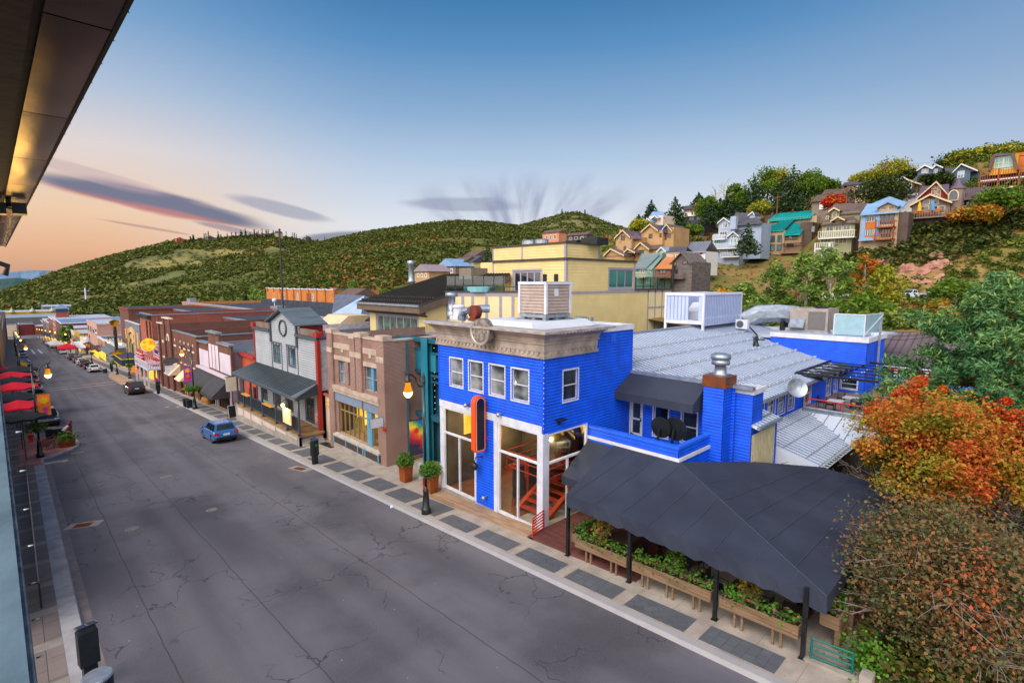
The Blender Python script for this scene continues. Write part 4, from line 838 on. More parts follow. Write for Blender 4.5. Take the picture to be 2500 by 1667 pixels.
valance(fl,fr,34,.52);valance(fr,d_,26,.5);valance(tl,fl,10,.4)
m.bd('valance',CANV,cp)
for i,(x,y)in enumerate(((16.5,13.75),(16.42,10.62),(16.33,7.18),(16.24,4.45),(24.5,4.4),(21,4.4))):
 m=M();m.box(x-.06,x+.06,y-.06,y+.06,zr(y)+.1 if i<4 else-.5,2.12);m.box(x-.1,x+.1,y-.1,y+.1,zr(y)+.12,zr(y)+.17);m.bd('post',BLACKP,cp)
m=M();m.tube([fl+VV((.05,0,-.08)),fr+VV((.05,0,-.08))],.035,5)
for y in(10.62,7.18):m.tube([(16.4,y,1.95),(20.5,y+.3,2.25)],.03,5)
m.bd('frame',BLACKP,cp)
m=M();q=[(20.96,16.2,2.95),(20.96,14.7,2.95),(18.9,14.3,1.6),(18.9,16.2,1.6)]
m.poly(*q);m.poly(q[2],q[3],(18.9,16.2,1.2),(18.9,14.3,1.2));m.bd('side_flap',CANV,cp)
m=M()
for k in range(7):
 x0=16.57+k*.15;m.box(x0,x0+.14,YS-.1,24.6,zr(20.4)+.15,zr(20.4)+.175,GRADE)
m.bd('boardwalk_strip',pm('pale_boards','#a78d76','#8c715b',sc=2,rough=.85,stretch=(3,.4,1)))['kind']='structure'
m=M()
for k in range(34):
 y0=3.9+k*.36;m.box(16.57,26,y0,y0+.35,-.86+.02*(k%2==0)*.2,-.62 if y0>13.3 else-.45)
m.bd('deck',DECKR)['kind']='structure'
m=M();m.box(16.57,21.0,15.86,16.25,-.9,-.70);m.bd('deck_edge',DECKR)['kind']='structure'
def rn(a,b):return random.uniform(a,b)
FLG=leafm('planter_leaves',['#1f3d12','#3f6d1d','#5c8a2a','#88a84a'],.3)
FLP=leafm('planter_flowers',['#d3146e','#e8358f','#d8261c','#7a3fa8','#e86a1f','#efe6e8'],.2)
FLY=leafm('dry_leaves',['#7a6b2e','#a08a3f','#6f7f35','#b89a55'],.3)
def quads(pts,size,up=.5,asp=1.6,jit=.35):
 pts=np.asarray(pts,float);n=len(pts);nr=RNG.normal(size=(n,3));nr[:,2]=np.abs(nr[:,2])*1+up;nr/=np.linalg.norm(nr,axis=1)[:,None]
 t=RNG.normal(size=(n,3));u=np.cross(nr,t);u/=np.linalg.norm(u,axis=1)[:,None];w=np.cross(nr,u)
 s=np.asarray(size)*(1+jit*RNG.uniform(-1,1,n));a=(s*asp/2)[:,None]*u;b=(s/2)[:,None]*w
 v=np.stack([pts-a,pts-b*.9+a*.1,pts+a,pts+b*.9+a*.1],1).reshape(-1,3)
 return v
def qmesh(name,v,mat,parent=None,base=(0,0,0),k=4):
 b=BASE[parent.name]if parent is not None else base
 v=np.asarray(v,np.float32)-np.asarray(b,np.float32);n=len(v)//k
 me=bpy.data.meshes.new(name);me.vertices.add(len(v));me.vertices.foreach_set('co',v.ravel());me.loops.add(n*k);me.loops.foreach_set('vertex_index',np.arange(n*k,dtype=np.int32))
 me.polygons.add(n);me.polygons.foreach_set('loop_start',np.arange(0,n*k,k,dtype=np.int32));me.update(calc_edges=True);me.materials.append(mat)
 o=bpy.data.objects.new(name,me);COL.objects.link(o);BASE[o.name]=tuple(b)
 if parent is not None:o.parent=parent
 else:o.location=b
 return o
def planter(a,b,label,w=.42,h=.38,lift=.55,flow=90):
 a,b=Vector(a),VV(b);t=TH('planter_box',label,'planter',((a.x+b.x)/2,(a.y+b.y)/2,min(a.z,b.z)),'flower boxes round the patio')
 d=(b-a).normalized();r=Vector((d.y,-d.x,0)).normalized();u=Vector((0,0,1))
 m=M()
 for s_ in(-1,1):
  for k in range(3):m.obox(a+r*s_*w/2+u*(lift+h*(k+.5)/3),b+r*s_*w/2+u*(lift+h*(k+.5)/3),.03,h/3-.012)
 for e in(a,b):m.obox(e-r*w/2+u*(lift+h/2),e+r*w/2+u*(lift+h/2),.035,h)
 m.obox(a+r*w/2+u*(lift+h),b+r*w/2+u*(lift+h),.07,.03);m.obox(a-r*w/2+u*(lift+h),b-r*w/2+u*(lift+h),.07,.03);m.bd('box',WOOD,t)
 m=M();n=max(2,int((b-a).length/.9))
 for k in range(n):
  p=a.lerp(b,(k+.5)/n)
  for q_ in(-.12,.12):m.obox(p+r*.1+d*q_+u*(-.1),p+r*.1+d*q_+u*lift,.07,.07,(1,0,0))
 m.bd('leg',WOOD,t)
 m=M();m.obox(a+u*(lift+h-.08),b+u*(lift+h-.08),w-.06,.06);m.bd('soil',pm('soil','#2b211a',rough=1)if 'soil' not in MATS else MATS['soil'],t)
 L_=(b-a).length;npl=int(L_*170);P_=[]
 for i in range(npl):
  f_=rn(0,1);hh=.25+.18*math.sin(f_*L_*4.1+a.y)**2;P_.append(a.lerp(b,f_)+r*random.gauss(0,w*.32)+u*(lift+h+rn(-.16,hh)))
 qmesh('foliage',quads(P_,.085),FLG,t)
 P2=[a.lerp(b,rn(0,1))+r*random.gauss(.06,w*.34)+u*(lift+h+rn(-.1,.33))for i in range(int(L_*11))]
 qmesh('flowers',quads(P2,.075,asp=1.1),FLP,t);return t
g_=lambda y:zr(y)+.15
pl_=[((16.66,13.3,g_(13.3)),(16.60,10.75,g_(10.75)),'flower box on the front of the patio between the first post and the second'),((16.58,10.45,g_(10.45)),(16.5,7.35,g_(7.35)),'middle flower box on the front of the patio, with pink and red petunias'),((16.47,7.0,g_(7.0)),(16.38,4.6,g_(4.6)),'flower box at the near corner of the patio with red and magenta blooms'),((16.7,13.55,g_(13.3)),(18.9,13.7,g_(13.3)),'short flower box turning back from the pavement towards the corner glass')]
for p_ in pl_:planter(*p_)
planter((17.2,4.05,g_(4.2)),(20.5,4.05,g_(4.2)),'planter with dark trailing leaves under the right edge of the canopy',.5,.4,.7)
def hanging(c,label,mat,drop=.8):
 t=TH('hanging_basket',label,'hanging basket',(c[0],c[1],c[2]-.3),'hanging flower baskets under the canopy')
 m=M();m.lathe(c,[(.03,-.22),(.17,-.15),(.22,0),(.2,0)],12);m.bd('basket',WOOD,t)
 m=M();m.tube([(c[0],c[1],c[2]),(c[0],c[1],c[2]+.35)],.008,4);m.bd('chain',DARKM,t)
 P_=[]
 for i in range(330):
  th=rn(0,6.28);ph=rn(-1,1);rr_=.42*rn(.5,1);P_.append((c[0]+rr_*math.cos(th)*math.sqrt(1-ph*ph),c[1]+rr_*math.sin(th)*math.sqrt(1-ph*ph),c[2]+.08+rr_*ph*.75-(drop*rn(0,1)**2*.5 if ph<0 else 0)))
 qmesh('foliage',quads(P_,.08),mat,t);P2=[P_[i]for i in range(0,330,14)];qmesh('flowers',quads(P2,.08,asp=1.1),FLP,t)
for px_,lab,mat in((I(330,540),'straggly yellowing hanging basket at the left end under the canopy',FLY),(I(830,740),'green hanging basket with red flowers in the middle under the canopy',FLG),(I(1330,940),'dried hanging basket at the right end under the canopy',FLY)):
 q=onX(px_,17.1);hanging((q.x,q.y,q.z),lab,mat)
tabm=pm('dark_table_top','#4a3d36','#3a302b',sc=1.5,rough=.35)
def table(c,mat,label,w=.8,l=.8,h=.74,leg=DARKM,group=None):
 t=TH('patio_table',label,'table',(0,0,0),group);m=M();m.box(-w/2,w/2,-l/2,l/2,h-.04,h);m.bd('table_top',mat,t)
 m=M();m.cyl((0,0,0),(0,0,h-.04),.035,.035,8);m.bd('pedestal',leg,t);m=M();m.box(-.28,.28,-.03,.03,0,.03);m.box(-.03,.03,-.28,.28,0.004,.034);m.bd('base',leg,t);t.location=c;return t
tb=None;zd=-.45
for i,(x,y)in enumerate(((18.0,11.9),(18.1,9.3),(17.9,6.9),(17.8,5.2),(19.8,11.2),(19.9,8.2),(19.8,5.8))):
 lab='dark square table under the black canopy, among the others in the shade'
 if tb is None:tb=table((x,y,zd),tabm,lab,.9,.9,group='tables under the canopy');tb['group']='tables under the canopy';t=tb
 else:t=copy_tree(tb);t.location=(x,y,zd)
chs=None
for i,(x,y,a)in enumerate(((18.0,12.7,0),(18.0,11.15,180),(18.1,10.1,0),(18.1,8.5,180),(17.9,7.7,0),(17.9,6.15,180),(19.0,9.2,270),(18.7,5.2,270),(19.8,12,10),(19.9,7.4,170),(19.9,9,0),(19.8,5,180))):
 if chs is None:chs=chair((x,y,zd),R(a),DARKM,'black metal patio chair in the shade under the black canopy',group='chairs under the canopy');t=chs
 else:t=copy_tree(chs);t.location=(x,y,zd);t.rotation_euler=(0,0,R(a))
tt=None
for i,px_ in enumerate((H(440,870),H(560,845),H(1050,910),H(1090,860),H(1180,855))):
 q=onZ(px_,3.5);lab='pale square table on the roof terrace under the black pergola'
 if tt is None:tt=table((q.x,q.y,2.75),pm('pale_table','#b9bcc4',rough=.4),lab,.85,.85,group='tables on the roof terrace')
 else:t=copy_tree(tt);t.location=(q.x,q.y,2.75)
tc_=None
for i,(px_,a)in enumerate(((H(395,900),20),(H(480,850),200),(H(600,900),90),(H(640,890),250),(H(820,830),90),(H(890,800),0),(H(940,830),200),(H(840,890),80),(H(900,900),120),(H(930,920),160),(H(330,880),30),(H(1100,960),0))):
 q=onZ(px_,3.2);lab='black slatted chair on the roof terrace under the pergola'
 if tc_ is None:tc_=chair((q.x,q.y,2.75),R(a),DARKM,lab,group='chairs on the roof terrace')
 else:t=copy_tree(tc_);t.location=(q.x,q.y,2.75);t.rotation_euler=(0,0,R(a))
def rail(name,pts0,pts1,n,mat,label):
 t=M();a0,a1=Vector(pts0[0]),VV(pts0[1]);b0,b1=Vector(pts1[0]),VV(pts1[1])
 t.tube([a0,a1],.034,6);t.tube([b0,b1],.034,6)
 for k in range(n):f_=1-k*(.82/(n-1));t.tube([a0.lerp(a1,f_),b0.lerp(b1,f_)],.03,6)
 return solo(name,t,mat,label,'railing')
rail('guard_rail',((16.62,15.95,g_(16)),(16.62,15.95,g_(16)+1.0)),((17.55,16.12,g_(16)),(17.55,16.12,g_(16)+1.05)),7,REDM,'red tubular guard rail at the near corner of the blue building')
rail('guard_rail',((16.75,25.0,g_(25)),(16.75,25.0,g_(25)+.95)),((17.6,25.0,g_(25)),(17.6,25.0,g_(25)+1.0)),7,REDM,'red tubular rail between the corten planter and the left bay of the blue building')
rail('guard_rail',((16.32,4.25,g_(4.2)),(16.32,4.25,g_(4.2)+.68)),((16.38,3.22,g_(3.2)),(16.38,3.22,g_(3.2)+.68)),4,TEALM,'teal pipe rail on the low wall at the near end of the patio')
m=M();m.box(16.15,16.45,3.0,4.4,-.3,zr(3.7)+.22,GRADE);m.box(16.1,16.5,2.7,2.99,-.3,zr(2.85)+.45);solo('low_wall',m,CONC,'low concrete wall with a stub pier below the teal rail','wall')
m=M()
for(x,y)in((17.4,3.85),(18.4,3.75),(19.6,3.7),(21,3.7)):m.box(x-.07,x+.07,y-.07,y+.07,-.6,1.0)
for z in(.0,.3,.6,.9):m.obox((17.3,3.82,z),(22,3.72,z),.04,.16)
solo('plank_fence',m,WOOD,'weathered plank fence along the right side of the patio','fence')
def tallplanter(c,label):
 t=TH('steel_planter',label,'planter',c,'tall rusted planters');x,y,z=c
 m=M();m.hexa([(x-.26,y-.3,z),(x+.26,y-.3,z),(x+.26,y+.3,z),(x-.26,y+.3,z),(x-.32,y-.36,z+1.05),(x+.32,y-.36,z+1.05),(x+.32,y+.36,z+1.05),(x-.32,y+.36,z+1.05)]);m.bd('box',CORTEN,t)
 P_=[]
 for i in range(900):
  v=Vector((random.gauss(0,1),random.gauss(0,1),random.gauss(0,1))).normalized()*(.62*rn(.55,1));P_.append((x+v.x,y+v.y,z+1.45+v.z*.75-.2*(abs(v.x)+abs(v.y))))
 qmesh('foliage',quads(P_,.085),FLG,t);qmesh('flowers',quads([P_[i]for i in range(0,900,26)],.09,asp=1.1),FLP,t)
q=onG(T3(1040,770),.15);tallplanter((q.x+.15,q.y+.3,q.z),'tall rusted steel planter with flowers, left of the lamp post by the blue building')
q=onG(T3(1530,990),.15);tallplanter((q.x+.15,q.y+.3,q.z),'tall rusted steel planter with flowers, right of the lamp post, against the red rail')
# == the row of shopfronts down the right side of the street
BRK1=brickm('brown_brick','#7a4f46','#5b3a36','#b09a90',.26,.09,.018)
BRK2=brickm('red_brick','#8a3f33','#743229','#8f6a5e',.26,.09,.014)
BRK3=brickm('dark_brown_brick','#6e443a','#5a3833','#7a6058',.26,.09,.012)
BRK4=brickm('orange_brick','#c07a4a','#b06a3c','#b98a62',.5,.2,.02)
BRKG=brickm('grey_painted_brick','#5b5760','#474550','#38363f',.3,.12,.02)
STONE=pm('limestone','#b7a596','#a28f80',sc=1.5,rough=.85)
TEAL=pm('teal_paint','#23798f','#1c687d',sc=.6,rough=.55);TEALD=pm('dark_teal_paint','#1d5568','#194a5c',sc=.6,rough=.55)
SKYB=pm('sky_blue_paint','#5f93b0',rough=.55)
GREYS=pm('grey_siding','#a4a9b0','#979ca3',sc=.5,rough=.8,plank=.21);GREYT=pm('slate_trim','#454d57',rough=.6)
LAVS=pm('lavender_siding','#8f879c','#7f788c',sc=.6,rough=.8,plank=.24);PLAQ=pm('pale_lavender_panel','#c6bccb','#b9afbf',sc=.4,rough=.7)
BROWNW=pm('brown_wood','#4e2a22','#3d211b',sc=1.2,rough=.7);REDW=pm('red_wood_trim','#9c2f2a',rough=.6);ORW=pm('orange_wall','#b4553c','#a1472f',sc=.8,rough=.8)
GREYROOF=pm('grey_metal_roof','#68737c','#515b64',sc=1.2,rough=.55,metal=.2,stretch=(.3,4,1))
TANP=pm('tan_paint','#a9855f','#98744f',sc=.8,rough=.8)
CREAM=pm('pale_stucco','#d3c2ae','#c4b09c',sc=.7,rough=.85)
def shell(par,x0,y0,y1,z0,z1,depth,wallm,front=(),side=(),sid=0,roofm=None,roofdrop=.5,sidem=None,para=.3,lap=.022,coping=None,base=0):
 """front and near side walls with holes, plain rear, flat roof behind a parapet"""
 m=M();m.wall('X',x0,y0,y1,z0,z1,front,sid,lap=lap);m.box(x0+.01,x0+para,y0+.02,y1,z1-roofdrop,z1-.001);w=m.bd('wall',wallm,par)
 m=M();m.wall('Y',y0,x0,x0+depth,z0,z1-.001,side,sid,lap=lap);m.box(x0+para,x0+depth,y0+.01,y0+para,z1-roofdrop,z1-.004);m.box(x0+.3,x0+depth,y1-.3,y1,z0,z1-.002);m.box(x0+depth-.3,x0+depth,y0+.3,y1-.3,z0,z1-.003);m.bd('side_wall',sidem or wallm,par)
 m=M();m.box(x0+.28,x0+depth-.05,y0+.28,y1-.28,z1-roofdrop-.2,z1-roofdrop+base);m.bd('roof',roofm or ROOFD,par)
 m=M();m.box(x0+.45,x0+depth-.4,y0+.45,y1-.45,z0,z1-roofdrop-.25);m.bd('interior',INDARK,par)
 if coping:
  m=M();m.box(x0-.08,x0+para+.05,y0-.08,y1,z1,z1+.12);m.box(x0+para+.055,x0+depth,y0-.08,y0+para+.05,z1,z1+.119);m.bd('coping',coping,par)
 return w
def panel(par,name,ax,c,a0,a1,z0,z1,mat,d=.04,d0=-.01):
 m=M();m.ab(ax,c,d0,d,min(a0,a1),max(a0,a1),min(z0,z1),max(z0,z1));return m.bd(name,mat,par)
def litback(par,x,y0,y1,z0,z1,mat=None):
 m=M();m.box(x,x+.03,min(y0,y1),max(y0,y1),z0,z1);return m.bd('lit_interior',mat or LITY,par)
 # ---- teal steel-framed narrow building
tb_=TH('teal_building','narrow teal steel framed building between brown brick and the blue building','building',(19.6,28,-1.6))
X=20.5
m=M();m.wall('X',X+.5,24.6,31.1,-1.6,7.0,[(30.6,32.5,2.2,4.5)]);m.box(X+.8,X+9,24.6,31,-1.6,6.9);m.wall('X',19.6,30.85,31.1,-1.6,7.0);m.bd('wall',TEALD,tb_)
m=M();m.box(X-.05,X+.5,28.75,33.4,4.95,6.3);m.bd('front_panel',TEAL,tb_)
m=M();m.box(X-.2,X+.5,28.4,33.4,6.9,7.12);m.box(X-.12,X+.4,30.15,33.4,6.3,6.45);m.box(X-.12,X+.4,30.15,33.4,4.75,4.95);m.box(X-.12,X+.4,30.15,33.4,1.6,1.9);m.box(X-.12,X+.5,24.6,29.3,1.55,1.95);m.box(X-.1,X+.5,24.6,29.3,6.15,6.3);m.box(X-.1,X+.5,24.6,29.3,4.6,4.75);m.box(X-.1,X+.5,24.6,29.3,4.2,4.3);m.bd('beam',TEALD,tb_)
m=M();m.box(X-.32,X-.27,29.35,30.1,-1.6,7.2);m.box(X+.05,X+.1,29.35,30.1,-1.6,7.2);m.box(X-.27,X+.05,29.65,29.8,-1.6,7.2);m.bd('column',TEAL,tb_)
m=M()
for k in range(11):m.ball((X-.02,28.95,2.4+k*.42),.035,6)
m.bd('bolt',BULB,tb_);bolts=0
WN(tb_,'X',X+.5,30.65,32.45,2.2,4.5,TEALD,PANE,nx=2,cas=.06)
litback(tb_,X+.42,24.8,28.6,-1.0,1.5);panel(tb_,'window_bar','X',X+.42,26.6,26.7,-1.0,1.5,TEALD,.06,0);panel(tb_,'window_bar','X',X+.42,24.8,28.6,.4,.5,TEALD,.05,0)
litback(tb_,X+.42,30.3,33.0,-1.4,.9);panel(tb_,'door','X',X+.4,30.9,31.8,-1.5,1.2,pm('blue_door','#3d6ea5',rough=.5),.06,0)
# ---- brown brick building
bk=TH('brick_building','brown brick two storey shop with stone bands and a lit yellow shop window','building',(18.1,31.2,-2))
XB,Y0,Y1=18.1,31.2,39.9
zs0=-2.3
holes=[(38.35,37.35,3.25,5.0),(36.7,35.9,3.25,5.0),(34.2,32.2,3.3,5.05),(38.6,31.95,-.75,1.75)]
m=M();m.wall('X',XB,Y0,Y1,zs0,7.0,holes,rev=.3);m.wall('Y',Y0,XB,XB+9,zs0,7.0);m.box(XB+.3,XB+9,Y0+.3,Y0+.6,5.5,6.999);m.box(XB+.3,XB+.6,Y0+.61,Y1,5.5,6.999);m.box(XB+.3,XB+9,Y1-.3,Y1-.01,zs0,6.98)
m.bd('wall',BRK1,bk)
m=M()
for(a,b,t)in((39.9,39.0,7.4),(36.05,35.35,7.25),(35.2,34.35,7.4),(32.2,31.2,7.4)):m.box(XB-.16,XB-.001,b,a,zs0 if t>7.3 and(a>39 or a<33)else 3.0,t-.35);m.box(XB,XB+.45,b,a,7.0,t-.35)
m.box(XB-.159,XB-.03,Y0-.002,Y0+.02,zs0,7.05);m.bd('pilaster',BRK1,bk)
m=M()
for(a,b,t)in((39.9,39.0,7.4),(36.05,35.35,7.25),(35.2,34.35,7.4),(32.2,31.2,7.4)):m.box(XB-.22,XB+.5,b-.05,a+.05,t-.35,t)
m.box(XB-.05,XB+.5,32.26,34.3,7.0,7.12);m.box(XB-.05,XB+.5,36.1,38.95,7.0,7.12);m.box(XB+.51,XB+9,Y0-.05,Y0+.6,7.0,7.1)
for a,b in((38.95,36.1),(34.3,32.25)):
 m.box(XB-.05,XB-.001,b,a,5.95,6.35);m.box(XB-.06,XB-.002,(a+b)/2-.15,(a+b)/2+.15,5.7,5.95);m.box(XB-.06,XB-.001,b,a,5.05,5.38)
for a,b in((39.9,39.0),(36.05,34.35),(32.2,31.2)):m.box(XB-.2,XB-.161,b,a,5.55,5.95)
m.box(XB-.28,XB-.001,31.95,38.95,2.75,3.05);m.box(XB-.2,XB-.001,31.95,38.95,2.5,2.74);m.bd('stone_band',STONE,bk)
m=M();m.box(XB-.1,XB-.001,34.6,38.9,1.8,2.45);m.box(XB-.1,XB-.001,32.0,34.3,1.8,2.45);m.bd('sign_board',pm('grey_blue_board','#77859c',rough=.6),bk)
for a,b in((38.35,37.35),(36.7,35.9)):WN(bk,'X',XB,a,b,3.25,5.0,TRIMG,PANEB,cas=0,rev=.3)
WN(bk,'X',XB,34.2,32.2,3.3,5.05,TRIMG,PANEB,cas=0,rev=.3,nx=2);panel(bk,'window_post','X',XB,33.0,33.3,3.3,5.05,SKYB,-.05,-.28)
WN(bk,'X',XB,38.6,34.2,-.75,1.75,pm('bronze_frame','#8a7d5c',rough=.5),GLASS,kind='f',cas=0,rev=.3,nx=6,nz=1);panel(bk,'window_bar','X',XB,34.3,38.55,1.05,1.13,MATS['bronze_frame'],-.12,-.2)
WN(bk,'X',XB,33.4,31.98,-.75,1.75,MATS['bronze_frame'],GLASS,kind='f',cas=0,rev=.3,nx=2)
panel(bk,'window_post','X',XB,33.45,34.15,-.75,1.76,SKYB,-.04,-.3)
litback(bk,XB+1.6,31.9,38.7,-.9,1.9)
m=M();m.box(XB+.4,XB+1.6,31.9,38.7,-1,-.8);m.bd('shop_floor',TANP,bk);m=M()
for y in(37.4,35.8,34.9,32.6):m.box(XB+1.0,XB+1.4,y,y+.5,-.8,rn(.0,.6))
m.bd('display',pm('display_goods','#b98b3c','#5f6b35',sc=3),bk)
m=M();m.hexa([(XB-.35,31.95,-.98),(XB+.1,31.95,-.98),(XB+.1,39,-.98),(XB-.35,39,-.98),(XB-.35,31.95,-.86),(XB+.1,31.95,-.78),(XB+.1,39,-.78),(XB-.35,39,-.86)]);m.bd('sill',CONCL,bk)
m=M();m.box(XB-.28,XB-.001,31.95,38.95,-1.55,-.99);m.bd('base_panel',pm('brown_mesh_panel','#4a403d','#3b3330',sc=9,rough=.8),bk)
m=M()
for y in(38.9,36.9,35,34.2,33.9,32):m.box(XB-.32,XB-.281,y,y+.12,-1.55,-.99)
m.box(XB-.315,XB-.282,31.95,38.95,-1.06,-1.0);m.bd('base_trim',SKYB,bk)
m=M();m.box(XB-.3,XB-.001,31.9,38.95,-2.5,-1.56);m.bd('plinth',CONC,bk)
m=M();m.box(XB+.6,XB+9,Y0+.5,Y1-.2,6.0,6.3);m.bd('roof',ROOFD,bk)
sgq=onX(E(445,1040),XB-.6);sg=TH('hanging_sign','small white rectangular sign hanging on the brown brick shop','sign',(XB,sgq.y,sgq.z));m=M();m.box(XB-1.2,XB-.2,sgq.y-.06,sgq.y+.06,sgq.z-.3,sgq.z+.3);m.bd('sign_face',WHITE,sg);m=M();m.box(XB-1.25,XB,sgq.y-.03,sgq.y+.03,sgq.z+.31,sgq.z+.36);m.box(XB-1.24,XB-1.2,sgq.y-.07,sgq.y+.07,sgq.z-.32,sgq.z+.3);m.bd('bracket',SKYB,sg)
q=onX(E(500,1090),XB-.17);m=M();m.cyl((XB-.17,q.y,q.z),(XB-.25,q.y,q.z),.16,.16,14);m.bd('alarm_bell',REDM,bk)
# ---- narrow lit infill with a dark door
al=TH('infill_building','narrow pale infill with an orange lit wall and dark door beside the grey hotel','building',(18.7,41.2,-2.3))
m=M();m.wall('X',18.75,39.95,42.4,-2.5,1.55,[(40.2,41.15,-2.2,.2)]);m.box(19.0,26,40,42.4,-2.5,1.5);m.bd('wall',CREAM,al)
panel(al,'door','X',18.75,40.2,41.15,-2.2,.2,pm('slate_door','#3b424a','#333a42',rough=.5),-.05,-.13);m=M()
for z in(-2.0,-.8):m.box(18.79,18.81,40.35,41.0,z,z+.9)
m.bd('door_panel',GREYT,al)
m=M();m.box(18.55,18.75,39.95,42.4,1.55,1.75);m.box(18.7,18.75,40.1,40.19,-2.2,.3);m.box(18.7,18.75,41.16,41.25,-2.2,.3);m.box(18.7,18.75,40.1,41.25,.21,.35);m.bd('trim',pm('rust_trim','#a3523a',rough=.7),al)
m=M();m.box(18.6,18.74,40.4,42.0,.72,.8);m.box(18.6,18.74,40.4,42.0,1.1,1.16);m.bd('lit_ledge',lit('warm_ledge','#ffb648',1.0),al)
m=M();m.box(18.9,27,40.0,42.45,1.78,1.95);m.bd('roof',ROOFD,al)
# ---- grey clapboard hotel with gabled false front and porch
gh=TH('grey_hotel','grey clapboard false front building with a gabled parapet and a porch roof','building',(18.4,50,-2.8))
XG=18.4;y0,y1=42.45,58.1
hl=[(52.95,51.2,3.35,4.95),(49.15,47.5,3.35,4.95),(57.0,55.3,-.95,.75),(53.6,51.6,-.95,.8),(50.0,48.6,-.95,.8),(45.7,43.9,-1.1,.9)]
m=M();m.wall('X',XG,y0,y1,-3.5,6.3,hl,sid=.21,rev=.18);m.wall('X',XG,46.9,53.3,6.3,7.35,sid=.21);m.prism([(XG,46.9,7.35),(XG,53.3,7.35),(XG,50.1,8.45)],(.3,0,0));m.bd('wall',GREYS,gh)
m=M();m.wall('Y',y0,XG,XG+16,1.9,6.2,sid=.24,lap=.018);m.box(XG+.35,XG+16,y1-.2,y1,-3,6.2);m.box(XG+.35,XG+16,y0+.02,y0+.3,1.9,6.19);m.bd('side_wall',pm('peeling_white_siding','#c6c0c6','#a59ea4',sc=3,rough=.85),gh)
m=M();m.box(XG+.3,XG+16,y0+.3,y1-.2,5.3,5.5);m.bd('roof',pm('bitumen_roof','#4a515e','#3a404c',sc=.5,rough=.7),gh)
m=M();m.box(XG+.4,XG+15,y0+.4,y1-.4,-3,5.2);m.bd('interior',INDARK,gh)
m=M();m.prism([(XG-.35,46.4,7.25),(XG-.35,50.1,8.55),(XG-.35,53.8,7.25),(XG-.35,53.8,7.1),(XG-.35,50.1,8.38),(XG-.35,46.4,7.1)],(.36,0,0));m.box(XG-.28,XG-.001,y0-.1,46.9,6.2,6.45);m.box(XG-.28,XG-.001,53.3,y1+.1,6.2,6.45)
for y in(46.75,53.15):m.box(XG-.16,XG-.001,y,y+.3,5.2,7.2)
for a in(53.3,50.75,49.45,46.95):m.box(XG-.05,XG-.001,a-.07,a+.07,2.5,5.2)
m.box(XG-.08,XG-.001,50.7,53.35,5.2,5.3);m.box(XG-.08,XG-.001,46.9,49.5,5.2,5.3);m.bd('trim',GREYT,gh)
m=M()
for k in range(3):
 for c in(52.9,52.1,51.3)[k:k+1]+(49.0,48.3,47.6)[k:k+1]:m.prism([(XG-.06,c+.3,5.15),(XG-.06,c-.3,5.15),(XG-.06,c,4.98)],(.05,0,0))
m.bd('gingerbread',GREYT,gh)
ov=M();ov.tube([(XG-.08,50.1+.85*math.cos(t),6.75+.72*math.sin(t))for t in np.linspace(0,2*math.pi,21)],.09,5);ov.bd('oval_frame',GREYT,gh)
m=M();m.hexa([(XG-.4,53.9,7.15),(XG+2.6,53.9,7.15),(XG+2.6,50.1,8.5),(XG-.4,50.1,8.5),(XG-.4,53.9,7.25),(XG+2.6,53.9,7.25),(XG+2.6,50.1,8.6),(XG-.4,50.1,8.6)]);m.hexa([(XG-.4,46.3,7.15),(XG+2.6,46.3,7.15),(XG+2.6,50.09,8.5),(XG-.4,50.09,8.5),(XG-.4,46.3,7.25),(XG+2.6,46.3,7.25),(XG+2.6,50.09,8.6),(XG-.4,50.09,8.6)]);m.bd('gable_roof',GREYROOF,gh)
m=M();m.box(XG+.3,XG+2.4,46.95,47.1,6,7.3);m.box(XG-.22,XG+.05,y0-.12,y0+.3,-2.4,6.2);m.box(XG-.3,XG+.35,y0-.3,y0+.5,6.45,6.85);m.box(XG-.3,XG+.35,y1-.4,y1+.3,6.45,6.85);m.box(XG-.12,XG+.05,y1-.02,y1+.2,-2.8,6.2);m.bd('red_trim',REDW,gh)
m=M();m.box(XG-.02,XG+.3,y0+.6,46.6,6.46,6.95);m.box(XG-.02,XG+.3,53.6,y1-.5,6.46,6.95);m.bd('rusty_parapet',pm('rusty_tin','#7d6a5f','#6a574d',sc=1,rough=.7),gh)
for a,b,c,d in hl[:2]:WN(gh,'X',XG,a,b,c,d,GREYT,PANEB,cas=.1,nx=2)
for a,b,c,d in hl[2:5]:WN(gh,'X',XG,a,b,c,d,GREYT,PANE,cas=.1,nx=2)
WN(gh,'X',XG,45.7,43.9,-1.1,.9,GREYT,PANE,cas=.12,nx=2,name='door')
XP=16.25
m=M();m.hexa([(XP-.3,41.7,1.7),(XG,42.6,2.55),(XG,58.2,2.55),(XP-.3,58.2,1.75),(XP-.3,41.7,1.78),(XG,42.6,2.64),(XG,58.2,2.64),(XP-.3,58.2,1.85)]);pr=m.bd('porch_roof',GREYROOF,gh)
m=M()
for y in np.arange(42.9,58.1,.42):m.obox((XP-.3,y,1.83),(XG-.02,y,2.67),.06,.07)
m.bd('seam',pm('dark_seam','#3d464e',rough=.6),pr)
m=M();m.obox((XP-.28,41.72,1.64),(XP-.28,58.2,1.70),.1,.2);m.obox((XP-.28,41.7,1.64),(XG,42.5,1.75),.1,.2);m.prism([(XP-.2,41.78,1.75),(XG-.1,42.55,1.8),(XG-.1,42.55,2.5)],(0,.05,0));m.bd('porch_beam',GREYT,gh)
m=M();ps=[41.85,44.4,46.9,50.3,53.4,55.6,57.5]
for y in ps:m2=M();m2.box(XP-.07,XP+.07,y-.07,y+.07,-1.3-(.95 if y<42 else 0),1.62);m2.box(XP-.12,XP+.12,y-.12,y+.12,-1.42,-1.3);m2.bd('porch_post',GREYT,gh)
